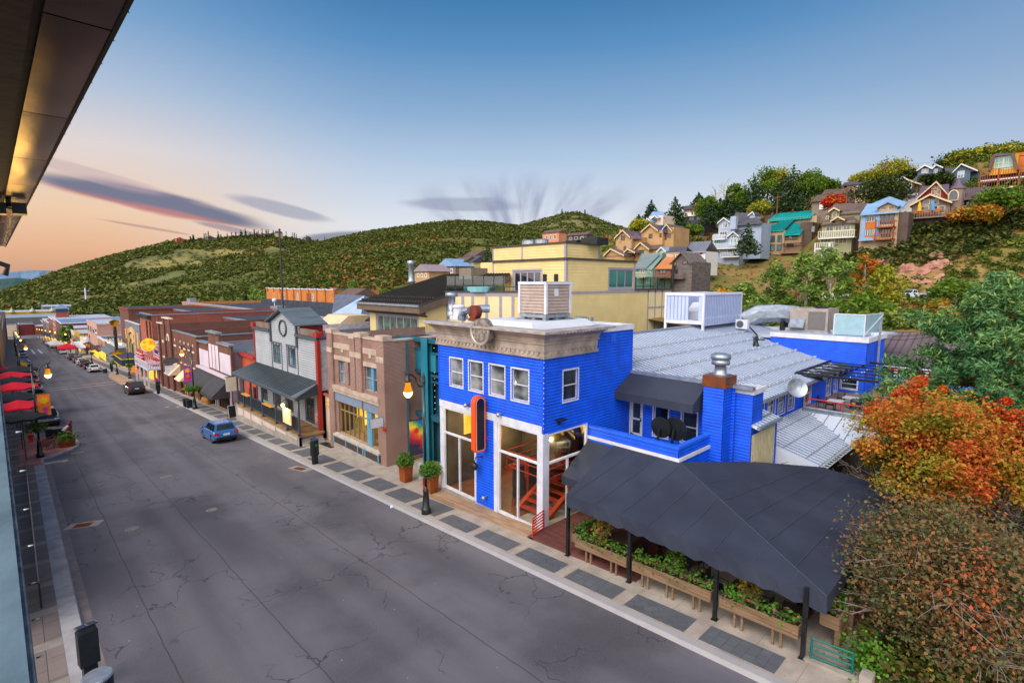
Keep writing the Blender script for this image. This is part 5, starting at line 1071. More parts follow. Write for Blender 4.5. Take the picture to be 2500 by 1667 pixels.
m.box(XP-.05,XP+.05,ps[0],ps[-1],-.08,.0);m.box(XP-.04,XP+.04,ps[0],ps[-1],-1.08,-1.0)
for y in np.arange(41.95,57.4,.16):m.box(XP-.02,XP+.02,y-.02,y+.02,-1.0,-.08)
m.bd('railing',pm('slate_railing','#3a434d',rough=.6),gh)
m=M();m.box(XP-.15,XG,44.4,58.0,-1.5,-1.38);m.box(XP-.02,XG,42.0,44.4,-1.6,-1.44);m.bd('porch_floor',pm('porch_boards','#9b7a55','#84663f',rough=.8),gh)
m=M();m.box(XP-.1,XP+.1,41.75,58.0,-3.6,-1.5);m.box(XP-.12,XP+.1,41.75,42.0,-2.6,-1.3);m.bd('porch_base',CONC,gh)
m=M()
for a,b in((57.4,55.8),(55.4,53.6),(53.2,50.5),(50.1,47.1),(46.7,44.6),(44.2,42.2)):
 za,zb=zr(a)+.75,zr(b)+.55
 m.hexa([(XP-.13,b,max(zb,-2.4)+.1),(XP-.09,b,max(zb,-2.4)+.1),(XP-.09,a,za+.1),(XP-.13,a,za+.1),(XP-.13,b,-1.68),(XP-.09,b,-1.68),(XP-.09,a,-1.68),(XP-.13,a,-1.68)])
m.bd('base_panel',pm('pinkish_panel','#cdbdb2','#c0afa4',sc=.8,rough=.8),gh)
m=M()
for k in range(5):m.box(XP+.12,XG-.2,41.1+k*.28,41.1+(k+1)*.28+.02,-2.5,-2.3+k*.17)
m.box(XP+.12,XG-.2,42.4,43,-2.5,-1.45);m.bd('steps',CONC,gh)
for y0_,y1_ in((55.5,53.6),(49.6,47.4)):panel(gh,'counter','X',XP,y1_,y0_,.0,.06,pm('counter_wood','#d39a45',rough=.5)if 'counter_wood' not in MATS else MATS['counter_wood'],.3,-.1)
sg=TH('porch_sign','cream square sign lit by a lamp hanging at the corner of the grey porch','sign',(XP,43.2,-.6));m=M();m.box(XP-.5,XP-.42,42.3,44.0,-.55,.75);m.bd('sign_face',pm('cream_sign','#e0d2a6','#d3c28c',sc=1.3,rough=.6),sg);m=M();m.tube([(XP,43.2,1.4),(XP-.7,43.2,1.45),(XP-.75,43.2,1.2)],.03,5);m.bd('bracket',DARKM,sg);m=M();m.ball((XP-.75,43.2,1.05),.14,8);m.bd('lamp',GLOBE,sg,True)
ld=bpy.data.lights.new('porch_lamp','POINT');lo_=bpy.data.objects.new('porch_lamp',ld);COL.objects.link(lo_);lo_.location=(XP-.75,43.1,.85);ld.energy=60;ld.color=(1,.75,.35);ld.shadow_soft_size=.15
q=onX(D(1305,1290),XG);panel(gh,'poster','X',XG,q.y-.4,q.y+.4,q.z-.6,q.z+.5,pm('red_poster','#b5424e','#d9c9cc',sc=6,rough=.6),.05)
sk=onZ(D(1490,455),6.5);m=M();m.prism([(sk.x-1.5,sk.y-1.5,5.5),(sk.x-1.5,sk.y+4.0,5.5),(sk.x+.5,sk.y+4.0,7.0),(sk.x+.5,sk.y-1.5,7.0)],(3.0,0,-.0));solo('roof_monitor',m,pm('cream_roof','#cdb998','#c0ab88',sc=.5,rough=.6),'cream sloped roof light on the flat roof of the grey hotel','roof light')
# ---- small orange gap building
og=TH('orange_infill','narrow orange red infill with a red cap beside the grey hotel','building',(18.4,60.5,-3.4))
m=M();m.wall('X',18.42,58.1,63.2,-3.8,2.95,[(60.0,61.2,-3.0,-.6),(58.7,59.7,-2.0,-.2)]);m.box(18.6,26,58.2,63,-3.5,2.9);m.bd('wall',ORW,og);m=M();m.box(18.1,18.8,58.2,63.4,2.95,3.2);m.bd('cap',REDW,og);panel(og,'door','X',18.42,60,61.2,-3,-.6,BROWNW,-.05,-.14);panel(og,'window','X',18.42,58.7,59.7,-2.0,-.2,PANE,-.05,-.13)
m=M();m.box(18.8,27,58.2,63.3,3.21,3.3);m.bd('roof',GREYROOF,og)
# ---- lavender shop with false front and black awning
lv_=TH('lavender_shop','lavender false front shop with pale blank panels and a black awning','building',(17.4,69,-4))
y0,y1,X=63.3,76.2,17.4
shell(lv_,X,y0,y1,-5,3.2,12,BROWNW,[(75.6,70.0,-4.4,-1.5),(68.8,64.2,-4.2,-.9)],sid=0,sidem=LAVS,roofm=GREYROOF,roofdrop=.6)
m=M();m.wall('Y',y0-.03,X,X+12,-5,2.9,sid=.24,lap=.016);m.bd('siding',LAVS,lv_)
m=M();m.box(X-.15,X+.1,62.7,67.2,.5,3.95);m.box(X-.15,X+.1,67.2,71.6,.5,5.0);m.box(X-.15,X+.1,71.6,76.2,.5,3.5);m.bd('false_front',pm('brown_board','#6b4a3e','#573b33',sc=1,rough=.8),lv_)
m=M();m.box(X-.2,X-.151,62.95,67.0,.7,2.95);m.box(X-.2,X-.151,71.8,76.0,.5,2.6)
for k in range(3):m.box(X-.2,X-.151,67.5+k*1.4,68.6+k*1.4,.7,3.6)
m.bd('panel',PLAQ,lv_)
m=M();m.box(X-.4,X+.3,62.6,67.3,3.95,4.15);m.box(X-.4,X+.3,67.3,71.7,5.0,5.2);m.box(X-.4,X+.3,71.7,76.3,3.5,3.65);m.bd('cap',STEEL,lv_)
m=M();m.box(X-.5,X+.05,63.8,76.8,.12,.42);m.bd('ledge',PLAQ,lv_)
m=M();xa_=X-2.0;m.poly((X-.15,63.9,.1),(X-.15,76.9,.1),(xa_,77.0,-1.6),(xa_,63.9,-1.6));m.poly((xa_,63.9,-1.6),(xa_,77,-1.6),(xa_,77,-1.95),(xa_,63.9,-1.95));m.poly((X-.15,63.9,.1),(xa_,63.9,-1.6),(xa_,63.9,-1.95),(X-.15,63.9,-1.95));m.bd('awning',pm('black_awning','#33343a','#3d3e45',sc=.5,rough=.85),lv_)
litback(lv_,X+.9,70.4,75.4,-4.3,-1.8,lit('dim_shop_light','#c9701f',.5,'#5f2d10'));m=M()
for y in(72,72.8,73.6):m.lathe((X-.5,y,zr(y)+.15),[(.35,0),(.4,.5),(.25,.8),(.02,.85)],10)
m.bd('goods',pm('straw_bale','#b98a45','#8e6630',sc=5),lv_)
for y in(69.1,70.0,64.0):M().box(X-.16,X+.05,y-.12,y+.12,-5,.3).bd('post',PLAQ,lv_)
for k in range(4):panel(lv_,'door_panel','X',X,64.4+k*1.1,65.3+k*1.1,-4.2,-1.0,BROWNW,-.05,-.12)
q=onX(D(590,1000),16.6);sg=TH('hanging_sign','blank cream square sign hanging below the lavender false front','sign',(16.6,q.y,q.z));m=M();m.box(15.9,17.2,q.y-.06,q.y+.06,q.z-.75,q.z+.75);m.bd('sign_face',pm('cream_blank','#d0c8b8',rough=.6),sg);m=M();m.box(15.8,17.4,q.y-.03,q.y+.03,q.z+.76,q.z+.82);m.bd('bracket',DARKM,sg)
# ---- dark painted brick side wall with skylights behind (upper block)
dkb=TH('dark_brick_block','windowless dark grey brick block rising behind the lavender false front','building',(20,60,-3))
m=M();m.box(19.9,34,58.2,63.0,-3,5.6);m.bd('wall',BRKG,dkb);m=M();m.box(19.85,34,58.2,63.05,5.6,5.72);m.bd('coping',STEEL,dkb)
# ---- brown brick block with arched window
bb2=TH('arched_brick_building','long dark brown brick building with a tall arched window and white skylights','building',(17,83,-5))
X,y0,y1=17.0,76.3,89.6
ups=[(78.6,77.7),(80.9,80.0),(83.2,82.3),(85.5,84.6),(88.9,87.9)]
shell(bb2,X,y0,y1,-6,4.0,18,BRK3,[(a,b,-.2,1.75)for a,b in ups]+[(86.5,82.6,-4.7,-2.3),(80.9,77.2,-4.6,-2.1)],roofm=ROOFD,roofdrop=.9,coping=STEEL)
for a,b in ups:WN(bb2,'X',X,a,b,-.2,1.75,TRIMG,pm('olive_pane','#5a5c48','#3d4034',rough=.2)if 'olive_pane' not in MATS else MATS['olive_pane'],cas=.0);
m=M()
for a,b in ups:m.box(X-.06,X-.001,b-.15,a+.15,1.75,2.0);m.box(X-.1,X-.001,b-.12,a+.12,-.35,-.2);m.box(X-.03,X-.001,(a+b)/2-.18,(a+b)/2+.18,2.55,2.9)
m.bd('stone_trim',CREAM,bb2)
for a,b,c,d in((86.5,82.6,-4.7,-2.3),(80.9,77.2,-4.6,-2.1)):WN(bb2,'X',X,a,b,c,d,BROWNW,GLASS,kind='f',cas=.05,nx=3);litback(bb2,X+.35,a,b,c,d,lit('amber_shop','#f0a02c',.8,'#6b3a12'))
m=M();m.box(X-.5,X-.3,84,88,-2.3,-2.2)
for(ya_,yb_)in((89.3,86.0),(82.9,80)):m.poly((X-.02,ya_,-.7),(X-.02,yb_,-.7),(X-1.5,yb_,-2.1),(X-1.5,ya_,-2.1));m.poly((X-.02,yb_,-.7),(X-.02,yb_,-2.1),(X-1.5,yb_,-2.1))
m.bd('awning',pm('cream_awning','#dcc4a4',rough=.8),bb2)
tw=TH('arched_brick_tower','brown brick front with pilasters and one tall arched window','building',(16.9,92,-5.5))
X=16.9;y0,y1=89.65,98.4
m=M();m.wall('X',X,y0,y1,-6.2,4.6,[(91.4,92.8,-.6,2.6),(95.0,96.2,-.4,1.7),(97,97.9,-.4,1.7),(91,93.2,-5,-2),(95,97.5,-5,-2)]);m.wall('X',X-.05,90.2,94.6,4.6,5.6);m.box(X,X+14,y0,y0+.3,-6,5.0);m.box(X+.01,X+14,y0+.35,y1,-6,4.3);m.bd('wall',BRK3,tw)
m=M()
for y in(90.0,94.0,98.0):m.box(X-.22,X-.055,y-.35,y+.35,-6.2,5.7)
m.bd('pilaster',BRK3,tw);m=M();m.box(X-.3,X+.3,89.6,94.5,5.6,5.78);m.box(X-.3,X+.3,94.5,98.5,4.65,4.8);m.tube([(X-.06,92.1+.85*math.cos(t),2.3+.95*math.sin(t))for t in np.linspace(0,math.pi,9)],.12,5);m.box(X-.12,X,91.2,93,-.85,-.6);m.box(X-.12,X,94.8,96.4,-.6,-.4);m.box(X-.08,X,94.8,96.4,1.7,2.1);m.bd('stone_trim',CREAM,tw)
for a,b,c,d in((91.4,92.8,-.6,2.6),(95.0,96.2,-.4,1.7),(97,97.9,-.4,1.7)):WN(tw,'X',X,a,b,c,d,DARKM,PANEC,cas=0)
panel(tw,'door','X',X,91,93.2,-5,-2,BROWNW,-.05,-.12);panel(tw,'window','X',X,95,97.5,-5,-2,PANE,-.05,-.12)
q=onX(V5(1830,1370),15.8);sg=TH('hanging_sign','blank white square sign under a dark oval sign on the brown brick front','sign',(15.8,q.y,q.z));m=M();m.box(15.3,16.5,q.y-.05,q.y+.05,q.z-.6,q.z+.6);m.bd('sign_face',WHITE,sg);m=M();m.box(15.2,16.9,q.y-.03,q.y+.03,q.z+.62,q.z+.68);m.bd('bracket',DARKM,sg)
m=M();m.cyl((16.0,q.y-.09,q.z+1.25),(16.0,q.y+.09,q.z+1.25),.5,.5,20)
for i in range(len(m.v)):x,y,z=m.v[i];m.v[i]=(16.0+(x-16)*2.0,y,z)
solo('oval_sign',m,pm('pewter_sign','#5d5f63','#484a4e',sc=3,rough=.4),'dark oval sign above the blank white square sign','sign')
# ---- red and white balcony shop
rs=TH('red_balcony_shop','red and white board shop with a white balcony over the pavement','building',(17.3,103,-5.5))
X=17.4
m=M();m.wall('X',X,98.5,108.2,-6.3,.7,[(100,101.6,-5.4,-2.4),(103,104.2,-5.6,-2.4),(105.5,107,-5.4,-2.6)]);m.box(X+.3,X+12,98.5,108.2,-6,.6);m.bd('wall',pm('red_boards','#a62028','#8f1a22',sc=2,rough=.7),rs)
m=M()
for k in range(14):m.box(X-.04,X-.001,98.7+k*.68,98.85+k*.68,-1.9,.6)
m.box(X-.3,X+.2,98.4,108.3,.6,.8)
for a,b,c,d in((100,101.6,-5.4,-2.4),(103,104.2,-5.6,-2.4),(105.5,107,-5.4,-2.6)):m.box(X-.06,X-.001,a-.15,a,c,d);m.box(X-.06,X-.001,b,b+.15,c,d);m.box(X-.06,X-.002,a,b,d,d+.2)
m.bd('white_trim',WHITE,rs)
for a,b,c,d in((100,101.6,-5.4,-2.4),(105.5,107,-5.4,-2.6)):panel(rs,'window','X',X,a,b,c,d,LITY,-.06,-.12)
panel(rs,'door','X',X,103,104.2,-5.6,-2.4,BROWNW,-.06,-.12)
m=M();m.box(X,X+12,98.5,108.2,.81,.9);m.bd('roof',ROOFL,rs)
XBc=14.9;bz=-2.45
m=M();m.box(XBc,X-.01,98.0,109.2,bz-.35,bz-.1);m.bd('balcony_floor',WHITE,rs)
m=M();m.box(XBc-.03,XBc+.05,98.0,109.2,bz+.85,bz+.95);m.box(XBc+.06,X,97.95,98.05,bz+.85,bz+.95);m.box(XBc+.06,X,109.1,109.2,bz+.85,bz+.95)
for y in np.arange(98.1,109.2,.28):m.box(XBc-.01,XBc+.03,y,y+.09,bz-.1,bz+.85)
for x in np.arange(XBc+.1,X,.3):m.box(x,x+.09,98.0,98.03,bz-.1,bz+.85);m.box(x,x+.09,109.15,109.18,bz-.1,bz+.85)
m.bd('balcony_railing',WHITE,rs)
for y in(98.2,101.8,105.4,109.0):m=M();m.box(XBc,XBc+.2,y-.1,y+.1,-6.4,bz-.35);m.bd('balcony_post',WHITE,rs)
m=M();m.box(XBc+.8,XBc+2.0,100,103,bz+.3,bz+.36);m.box(XBc+.9,XBc+2.0,104.5,106.5,bz+.3,bz+.36);solo('striped_table',m,pm('pink_cloth','#d9a9b3','#c9808f',sc=3),'pink striped table tops on the white balcony','table')
for k,y in enumerate((107.6,106.0,104.0)):
 x=XBc+.35;t=TH('striped_pole',['farthest of three red and white banded poles standing on the white balcony','middle one of three red and white banded poles standing on the white balcony','nearest and broadest of three red and white banded poles standing on the white balcony'][k],'pole',(x,y,bz));
 m=M();m.lathe((x,y,bz-.1),[(.42,0),(.45,.3),(.3,.45),(.25,1.2),(.3,1.4),(.22,1.9),(.1,2.2),(.02,2.5)],12);m.bd('pole',REDM,t);m=M()
 for z in(.42,1.25,1.75):m.lathe((x,y,bz-.1+z),[(.36,0),(.36,.12)],12)
 m.bd('band',WHITE,t)
q=onX(V5(1250,690),15.8);sg=TH('globe_sign','glowing golden ball sign above the white balcony','sign',(15.8,q.y,q.z));m=M();m.ball((15.8,q.y,q.z),1.05,14);m.bd('globe',lit('gold_globe','#ffc23c',1.0,'#e07f1c',1.5),sg,True);m=M();m.tube([(15.8,q.y,q.z),(17.4,q.y,q.z)],.06,5);m.bd('bracket',DARKM,sg)
def flag(c,label,rot=0):
 t=TH('flag',label,'flag',c);x,y,z=c;m=M();m.tube([(x+1.2,y,z-.9),(x,y,z+.5)],.03,5);m.bd('flagpole',WHITE,t)
 for j in range(7):
  m=M();m.hexa([(x-.2,y+.02,z+.3-.2*j),(x+.5,y-.4,z-.3-.2*j),(x+.5,y-.42,z-.3-.2*j),(x-.2,y,z+.3-.2*j),(x-.2,y+.02,z+.48-.2*j),(x+.5,y-.4,z-.12-.2*j),(x+.5,y-.42,z-.12-.2*j),(x-.2,y,z+.48-.2*j)]);m.bd('stripe',REDM if j%2==0 else WHITE,t)
 m=M();m.hexa([(x-.22,y+.03,z-.1),(x+.2,y-.2,z-.35),(x+.2,y-.26,z-.35),(x-.22,y-.04,z-.1),(x-.22,y+.03,z+.5),(x+.2,y-.2,z+.2),(x+.2,y-.26,z+.2),(x-.22,y-.04,z+.5)]);m.bd('canton',pm('flag_blue','#23418f',rough=.7)if 'flag_blue' not in MATS else MATS['flag_blue'],t)
q=onX(V5(1080,760),16.0);flag((16.0,q.y,q.z),'striped flag hanging to the left of the golden ball sign')
q=onX(V5(1470,890),16.4);flag((16.4,q.y,q.z),'striped flag hanging in front of the red and white board wall')
# ---- tall red brick building with dark narrow windows
rb=TH('red_brick_building','tall red brick building with two narrow dark windows and a black cornice','building',(17.6,112,-6))
shell(rb,17.6,108.4,119.2,-7.3,5.3,24,pm('salmon_brick','#9c5a42','#8a4c37',sc=1,rough=.9),[(109.3,110.5,1.2,4.1),(112.3,113.5,1.2,4.1),(110,116,-6.6,-3.2)],sidem=BRK2,coping=STEEL,roofdrop=1.0)
for a,b in((109.3,110.5),(112.3,113.5)):WN(rb,'X',17.6,a,b,1.2,4.1,DARKM,PANE,cas=.14)
m=M();m.prism([(17.6,108.4,5.3),(16.9,108.4,5.2),(17.2,108.4,4.7),(17.6,108.4,4.4)],(0,10.6,0));m.bd('cornice',DARKM,rb);panel(rb,'shop_window','X',17.6,110,116,-6.6,-3.2,LITY,-.06,-.12)
# ---- theatre with stepped grey and cream front
th=TH('theatre_building','grey and cream theatre front with angular arches above a marquee','building',(17.4,128,-7));X=17.4;ty=lambda y:119.5+(y-119.5)*.54
shell(th,X,119.5,135.7,-8.3,3.0,22,pm('theatre_grey','#6d7180','#62667a',sc=.6,rough=.8),[(121,134,-7.6,-4.6)],coping=CREAM,roofm=ROOFD)
m=M()
for a,b in((121,123.2),(146,148.3),(127.2,128.6),(141.5,143)):m.box(X-.2,X-.001,ty(a),ty(b),-5,1.4)
m.prism([(X-.25,ty(128.6),1.6),(X-.25,ty(134.9),2.2),(X-.25,ty(141.4),1.6),(X-.25,ty(141.4),.6),(X-.25,ty(134.9),1.2),(X-.25,ty(128.6),.6)],(.24,0,0));m.prism([(X-.3,ty(130.5),-.7),(X-.3,ty(135),.8),(X-.3,ty(139.5),-.7),(X-.3,ty(139.5),-1.3),(X-.3,ty(135),.2),(X-.3,ty(130.5),-1.3)],(.29,0,0));m.bd('cream_trim',pm('cream_trim','#cba878','#bd9765',rough=.8),th)
m=M();m.box(X-.1,X-.001,ty(130.6),ty(139.4),-4.4,-.8);m.bd('green_panel',pm('sage_panel','#8d9a80',rough=.8),th);m=M();m.box(X-.15,X-.101,ty(133.2),ty(136.4),-4.2,-1.2);m.bd('window',BROWNW,th)
MQ0,MQ1,MQZ0,MQZ1=118.6,130.6,-4.55,-3.2
m=M();m.hexa([(14.3,MQ0+.6,MQZ0),(X,MQ0,MQZ0),(X,MQ1,MQZ0),(14.3,MQ1-.6,MQZ0),(14.3,MQ0+.6,MQZ1),(X,MQ0,MQZ1),(X,MQ1,MQZ1),(14.3,MQ1-.6,MQZ1)]);mq=m.bd('marquee',pm('navy_marquee','#22344a','#1c2c40',rough=.5),th)
m=M()
for z in(MQZ1,MQZ0):
 for a,b in(((14.27,MQ0+.6),(14.27,MQ1-.6)),((14.3,MQ0+.55),(X,MQ0-.05))):m.obox((a[0],a[1],z),(b[0],b[1],z),.1,.12)
m.bd('marquee_light',lit('marquee_gold','#ffc93a',.7),mq)
yt=129.8;zt_=MQZ1
m=M();m.lathe((14.9,yt,zt_),[(1.3,0),(1.1,.25),(.5,.45)],14);m.box(14.65,15.15,yt-.45,yt+.45,zt_+.3,2.6);m.lathe((14.9,yt,2.6),[(.5,0),(.85,.5),(.8,.7),(.4,.9),(.02,1.0)],12);m.bd('tower_sign',lit('tower_gold','#d99a22',.4,'#6a4a14',.8),th)
m=M();m.box(14.7,15.1,yt-.47,yt-.451,zt_+.8,2.3);m.box(14.63,14.649,yt-.25,yt+.25,zt_+.8,2.3);m.bd('sign_slot',DARKM,th);litback(th,X+.1,121.2,133.8,-7.6,-6,LITO)
# ---- tan brick behind the theatre
def plain(name,label,x0,x1,y0,y1,z0,z1,mat,roofm,wn=0,wm=None,rows=1,cope=WHITE,lowlit=False,group=None):
 t=TH(name,label,'building',(x0,(y0+y1)/2,z0),group);m=M();m.box(x0,x1,y0,y1,z0,z1);m.bd('wall',mat,t)
 m=M();m.box(x0+.3,x1-.3,y0+.3,y1-.3,z1-.02,z1+.05);m.bd('roof',roofm,t)
 if cope:m=M();m.box(x0-.12,x0+.3,y0-.12,y1+.12,z1-.15,z1+.25);m.box(x0+.31,x1,y0-.12,y0+.3,z1-.15,z1+.249);m.box(x0+.31,x1,y1-.3,y1+.12,z1-.15,z1+.248);m.bd('coping',cope,t)
 for r in range(rows):
  for k in range(wn):
   a=y0+(y1-y0)*(k+.22)/wn;b=y0+(y1-y0)*(k+.78)/wn;zz=z1-1.2-2.8*(r+1)+.9
   if zz>z0+3:fwin(t,'X',x0,a,b,zz,zz+1.8,TRIMG,wm or PANEB,w=.12)
 if lowlit:panel(t,'shop_window','X',x0,y0+.8,y1-.8,z0+.9,z0+3.2,LITY if lowlit==1 else PANEB,.04);m=M();m.poly((x0-.02,y0+.3,z0+4.1),(x0-.02,y1-.3,z0+4.1),(x0-1.6,y1-.3,z0+3.5),(x0-1.6,y0+.3,z0+3.5));m.bd('awning',random.choice((CANV,GREYROOF,BROWNW)),t)
 return t
PINK=pm('pink_stucco','#c09a8e','#b38a7e',sc=.5,rough=.85);OLIVE=pm('yellow_stucco','#b89a3a','#a88a2c',sc=.5,rough=.85);MAROON=brickm('maroon_brick','#6d2a30','#5c2228','#7a4a4a',.5,.2,.02);SALM=pm('salmon_stucco','#c98a66','#bb7a56',sc=.5,rough=.85);GRSH=pm('grey_shop','#6a6d74','#5c5f66',sc=.5,rough=.8)
tnt=TH('tall_brick_block','tall brown brick block standing behind the theatre','building',(22,158,-8));m=M();m.box(20,36,150,163,-9,4.6);m.bd('wall',BRK3,tnt);m=M();m.box(19.8,36.2,149.8,163.2,4.6,4.9);m.bd('coping',BRK2,tnt);m=M();m.box(20.4,35.6,150.4,162.6,4.91,4.95);m.bd('roof',ROOFD,tnt)
plain('street_shop','low dark shop with posts and a porch roof below the pale gabled front',17.5,32,150,172,zr(160)-.3,zr(160)+5.2,GRSH,ROOFL,4,PANE,1,WHITE,2)
plain('street_shop','low tan brick shop with a metal roof, next to the tall pink stucco block',17.5,34,172.5,188,zr(180)-.3,zr(180)+6.0,TANP,GREYROOF,3,PANEB,1,WHITE,1)
plain('street_shop','tall pink stucco block with a blank parapet, behind the balcony with a rainbow banner',17.6,24,188.5,214,zr(200)-.3,zr(200)+10.5,PINK,ROOFL,4,PANEB,1,PINK,1)
bal=TH('white_balcony_shop','cream shop with a long white balcony beside a rainbow banner','building',(17.4,226,zr(226)));m=M();m.box(17.4,30,214.5,240,zr(226)-.5,zr(226)+5);m.bd('wall',CREAM,bal);m=M();m.box(14.8,17.39,215,239.5,zr(226)+3,zr(226)+3.25);m.box(14.7,14.8,215,239.5,zr(226)+3.9,zr(226)+4.05)
for y in np.arange(215,239.5,.6):m.box(14.72,14.8,y,y+.22,zr(226)+3.25,zr(226)+3.9)
m.bd('balcony',WHITE,bal)
for y in np.arange(215.5,239.5,4):M().box(14.85,15.05,y,y+.2,zr(226)-.6,zr(226)+3).bd('post',WHITE,bal)
m=M();m.box(17.5,30,214.6,239.9,zr(226)+5,zr(226)+5.15);m.bd('roof',ROOFL,bal)
plain('street_shop','yellow stepped stucco shop down the street, past the white balcony',17.4,32,241,262,zr(250)-.3,zr(250)+7.0,OLIVE,ROOFL,4,BROWNW,1,OLIVE,1)
plain('street_shop','pale stone shop with a green dark roof, beyond the yellow stucco shop',17.4,34,262.5,284,zr(272)-.3,zr(272)+7.4,CREAM,ROOFD,4,PANE,1,CREAM,1)
far_=[('street_shop','low white and tan shop beyond a leafy street tree, far down the right side',17.4,40,300,330,8,CREAM,ROOFL,5),('street_shop','dark maroon brick shop with blue roof trim, far down the right side',17.4,60,331,372,11.5,MAROON,pm('blue_roof','#6b83a8','#5b7296',sc=.2,rough=.6),6),('street_shop','salmon pilastered corner shop, far down the right side',17.4,40,373,398,13.5,SALM,ROOFL,3),('street_shop','red brick block beside the sloping tower, far down the right side',17.4,46,400,440,13.8,BRK2,ROOFL,4),('street_shop','brown stone block with lit shop windows near the end of the street',17.4,50,442,480,12,TANP,ROOFD,5),('street_shop','glass fronted teal block near the end of the street',17.4,44,482,525,13,GRSH,ROOFL,7)]
for nme,lab,x0,x1,y0,y1,hgt,mat,rm,wn in far_:plain(nme,lab,x0,x1,y0,y1,zr((y0+y1)/2)-.5,zr((y0+y1)/2)+hgt,mat,rm,wn,PANEB if wn<7 else PANET,2,WHITE,1)
tq=atR((97,758),410);tz=zr(405)
tt_=TH('mine_tower','red brick tower with battered sides and a small hipped blue lantern','tower',(21,392,tz))
m=M();m.hexa([(17.3,384,tz),(27,384,tz),(27,397,tz),(17.3,397,tz),(19,389,tz+17.5),(24,389,tz+17.5),(24,394,tz+17.5),(19,394,tz+17.5)]);m.bd('shaft',BRK2,tt_)
m=M();m.hexa([(18.9,388.9,tz+17.5),(24.1,388.9,tz+17.5),(24.1,394.1,tz+17.5),(18.9,394.1,tz+17.5),(18.9,388.9,tz+19.5),(24.1,388.9,tz+19.5),(24.1,394.1,tz+19.5),(18.9,394.1,tz+19.5)]);m.bd('lantern',pm('lantern_blue','#33486b',rough=.6),tt_)
m=M();b4=[(17.9,388,tz+19.5),(25.1,388,tz+19.5),(25.1,395,tz+19.5),(17.9,395,tz+19.5)];m.add(b4+[(21.5,391.5,tz+22)],[(0,1,4),(1,2,4),(2,3,4),(3,0,4),(0,3,2,1)]);m.bd('roof',pm('slate_blue_roof','#6d83a0',rough=.6),tt_)
# ---- buildings of the next street behind the row: roofs seen over the shopfronts
lg=TH('long_brick_building','long low orange brick building with a dark flat roof and one pyramid roof','building',(48,80,-4))
def X_at(px,X):return onX(px,X)
tlL=onX(D(0,350),40);tlR=onX(D(1440,350),40)
XLb=40.0;zt_=onX(D(800,372),XLb).z;ya_,yb_=onX(D(1700,400),XLb).y,onX(D(160,375),XLb).y
m=M();m.box(XLb,XLb+1,ya_,yb_,-5,zt_-.2);m.box(XLb+1,XLb+26,ya_,ya_+1,-5,zt_-.2);m.box(XLb+.2,XLb+26,yb_,yb_+1,-5,zt_-.2);m.bd('wall',BRK4,lg)
m=M();m.box(XLb+.9,XLb+25.9,ya_+.9,yb_-.1,zt_-1.2,zt_-1.0);m.box(XLb+24,XLb+25.8,ya_+1,yb_,zt_-1,zt_+.4);m.bd('roof',ROOFD,lg)
m=M();m.box(XLb-.15,XLb+1.1,ya_,yb_+.2,zt_-.2,zt_);m.bd('coping',TRIMG,lg)
m=M();pa,pb,pc=onX(D(1435,405),XLb-.3),onX(D(1690,400),XLb-.3),onX(D(1490,240),XLb+4)
yc_,wd=(pa.y+pb.y)/2,abs(pa.y-pb.y);zt2=pc.z
m.add([(XLb-.5,pa.y,pa.z),(XLb-.5,pb.y,pa.z),(XLb+8,pb.y,pa.z),(XLb+8,pa.y+14,pa.z+.2),(XLb+4,yc_+2,zt2),(XLb+4.5,pa.y+9,zt2)],[(0,1,4),(1,2,4),(2,3,5,4),(3,0,4,5)]);pyr=m.bd('pyramid_roof',pm('shingle_grey','#5b6273','#4d5364',sc=1,rough=.8),lg)
m=M();m.add([(XLb-.52,pa.y-.2,pa.z+.03),(XLb-.52,pb.y+.2,pa.z+.03),(XLb+3.95,yc_+2,zt2-.03)],[(0,1,2)]);m.bd('standing_seam_panel',pm('pale_blue_seam','#9fb4cf','#8ea5c2',sc=.8,rough=.4),pyr)
m=M();q1=onX(D(0,425),XLb-2);q2=onX(D(60,370),XLb);m.add([(XLb-4,yb_-2,q1.z-1),(XLb-4,yb_+8,q1.z-1),(XLb+3,yb_+8,q1.z-1),(XLb+3,yb_-2,q1.z-1),(XLb,yb_+3,q2.z+.3)],[(0,1,4),(1,2,4),(2,3,4),(3,0,4)]);m.bd('hip_roof',MATS['shingle_grey'],lg)
for px_,lab in((D(240,355),'long low beige air unit on the far end of the dark brick roof'),(D(970,330),'pale boxy air unit below a white dome on the dark brick roof')):
 q=onX(px_,XLb+6);m=M();m.box(q.x-1,q.x+1,q.y-2.2,q.y+2.2,zt_-1,zt_+.5);m.box(q.x-.9,q.x+.9,q.y-2.0,q.y-.5,zt_+.5,zt_+.7);solo('air_unit',m,STEEL,lab,'air unit')
q=onX(D(940,290),XLb+6);m=M();m.ball((q.x,q.y,q.z),.55,10);m.cyl((q.x,q.y,zt_),(q.x,q.y,q.z),.1,.1,6);solo('white_dome',m,WHITE,'small white dome antenna above the dark brick roof','antenna',smooth=True)
q=onX(D(1015,340),34);qt=onX((688,560),34);m=M();m.cyl((34,q.y,zr(60)),(34,q.y,qt.z),.16,.12,8);m.ball((34,q.y,qt.z),.2,6);solo('flagpole',m,pm('dark_pole','#3b3236',rough=.5),'tall bare dark pole rising behind the gabled grey front','pole')
rbs=TH('red_brick_hall','low red brick hall with a white coping behind the brown brick fronts','building',(30,80,-4));zt3=onX(D(500,440),29).z;ya3,yb3=onX(D(905,440),29).y,onX(D(20,460),29).y
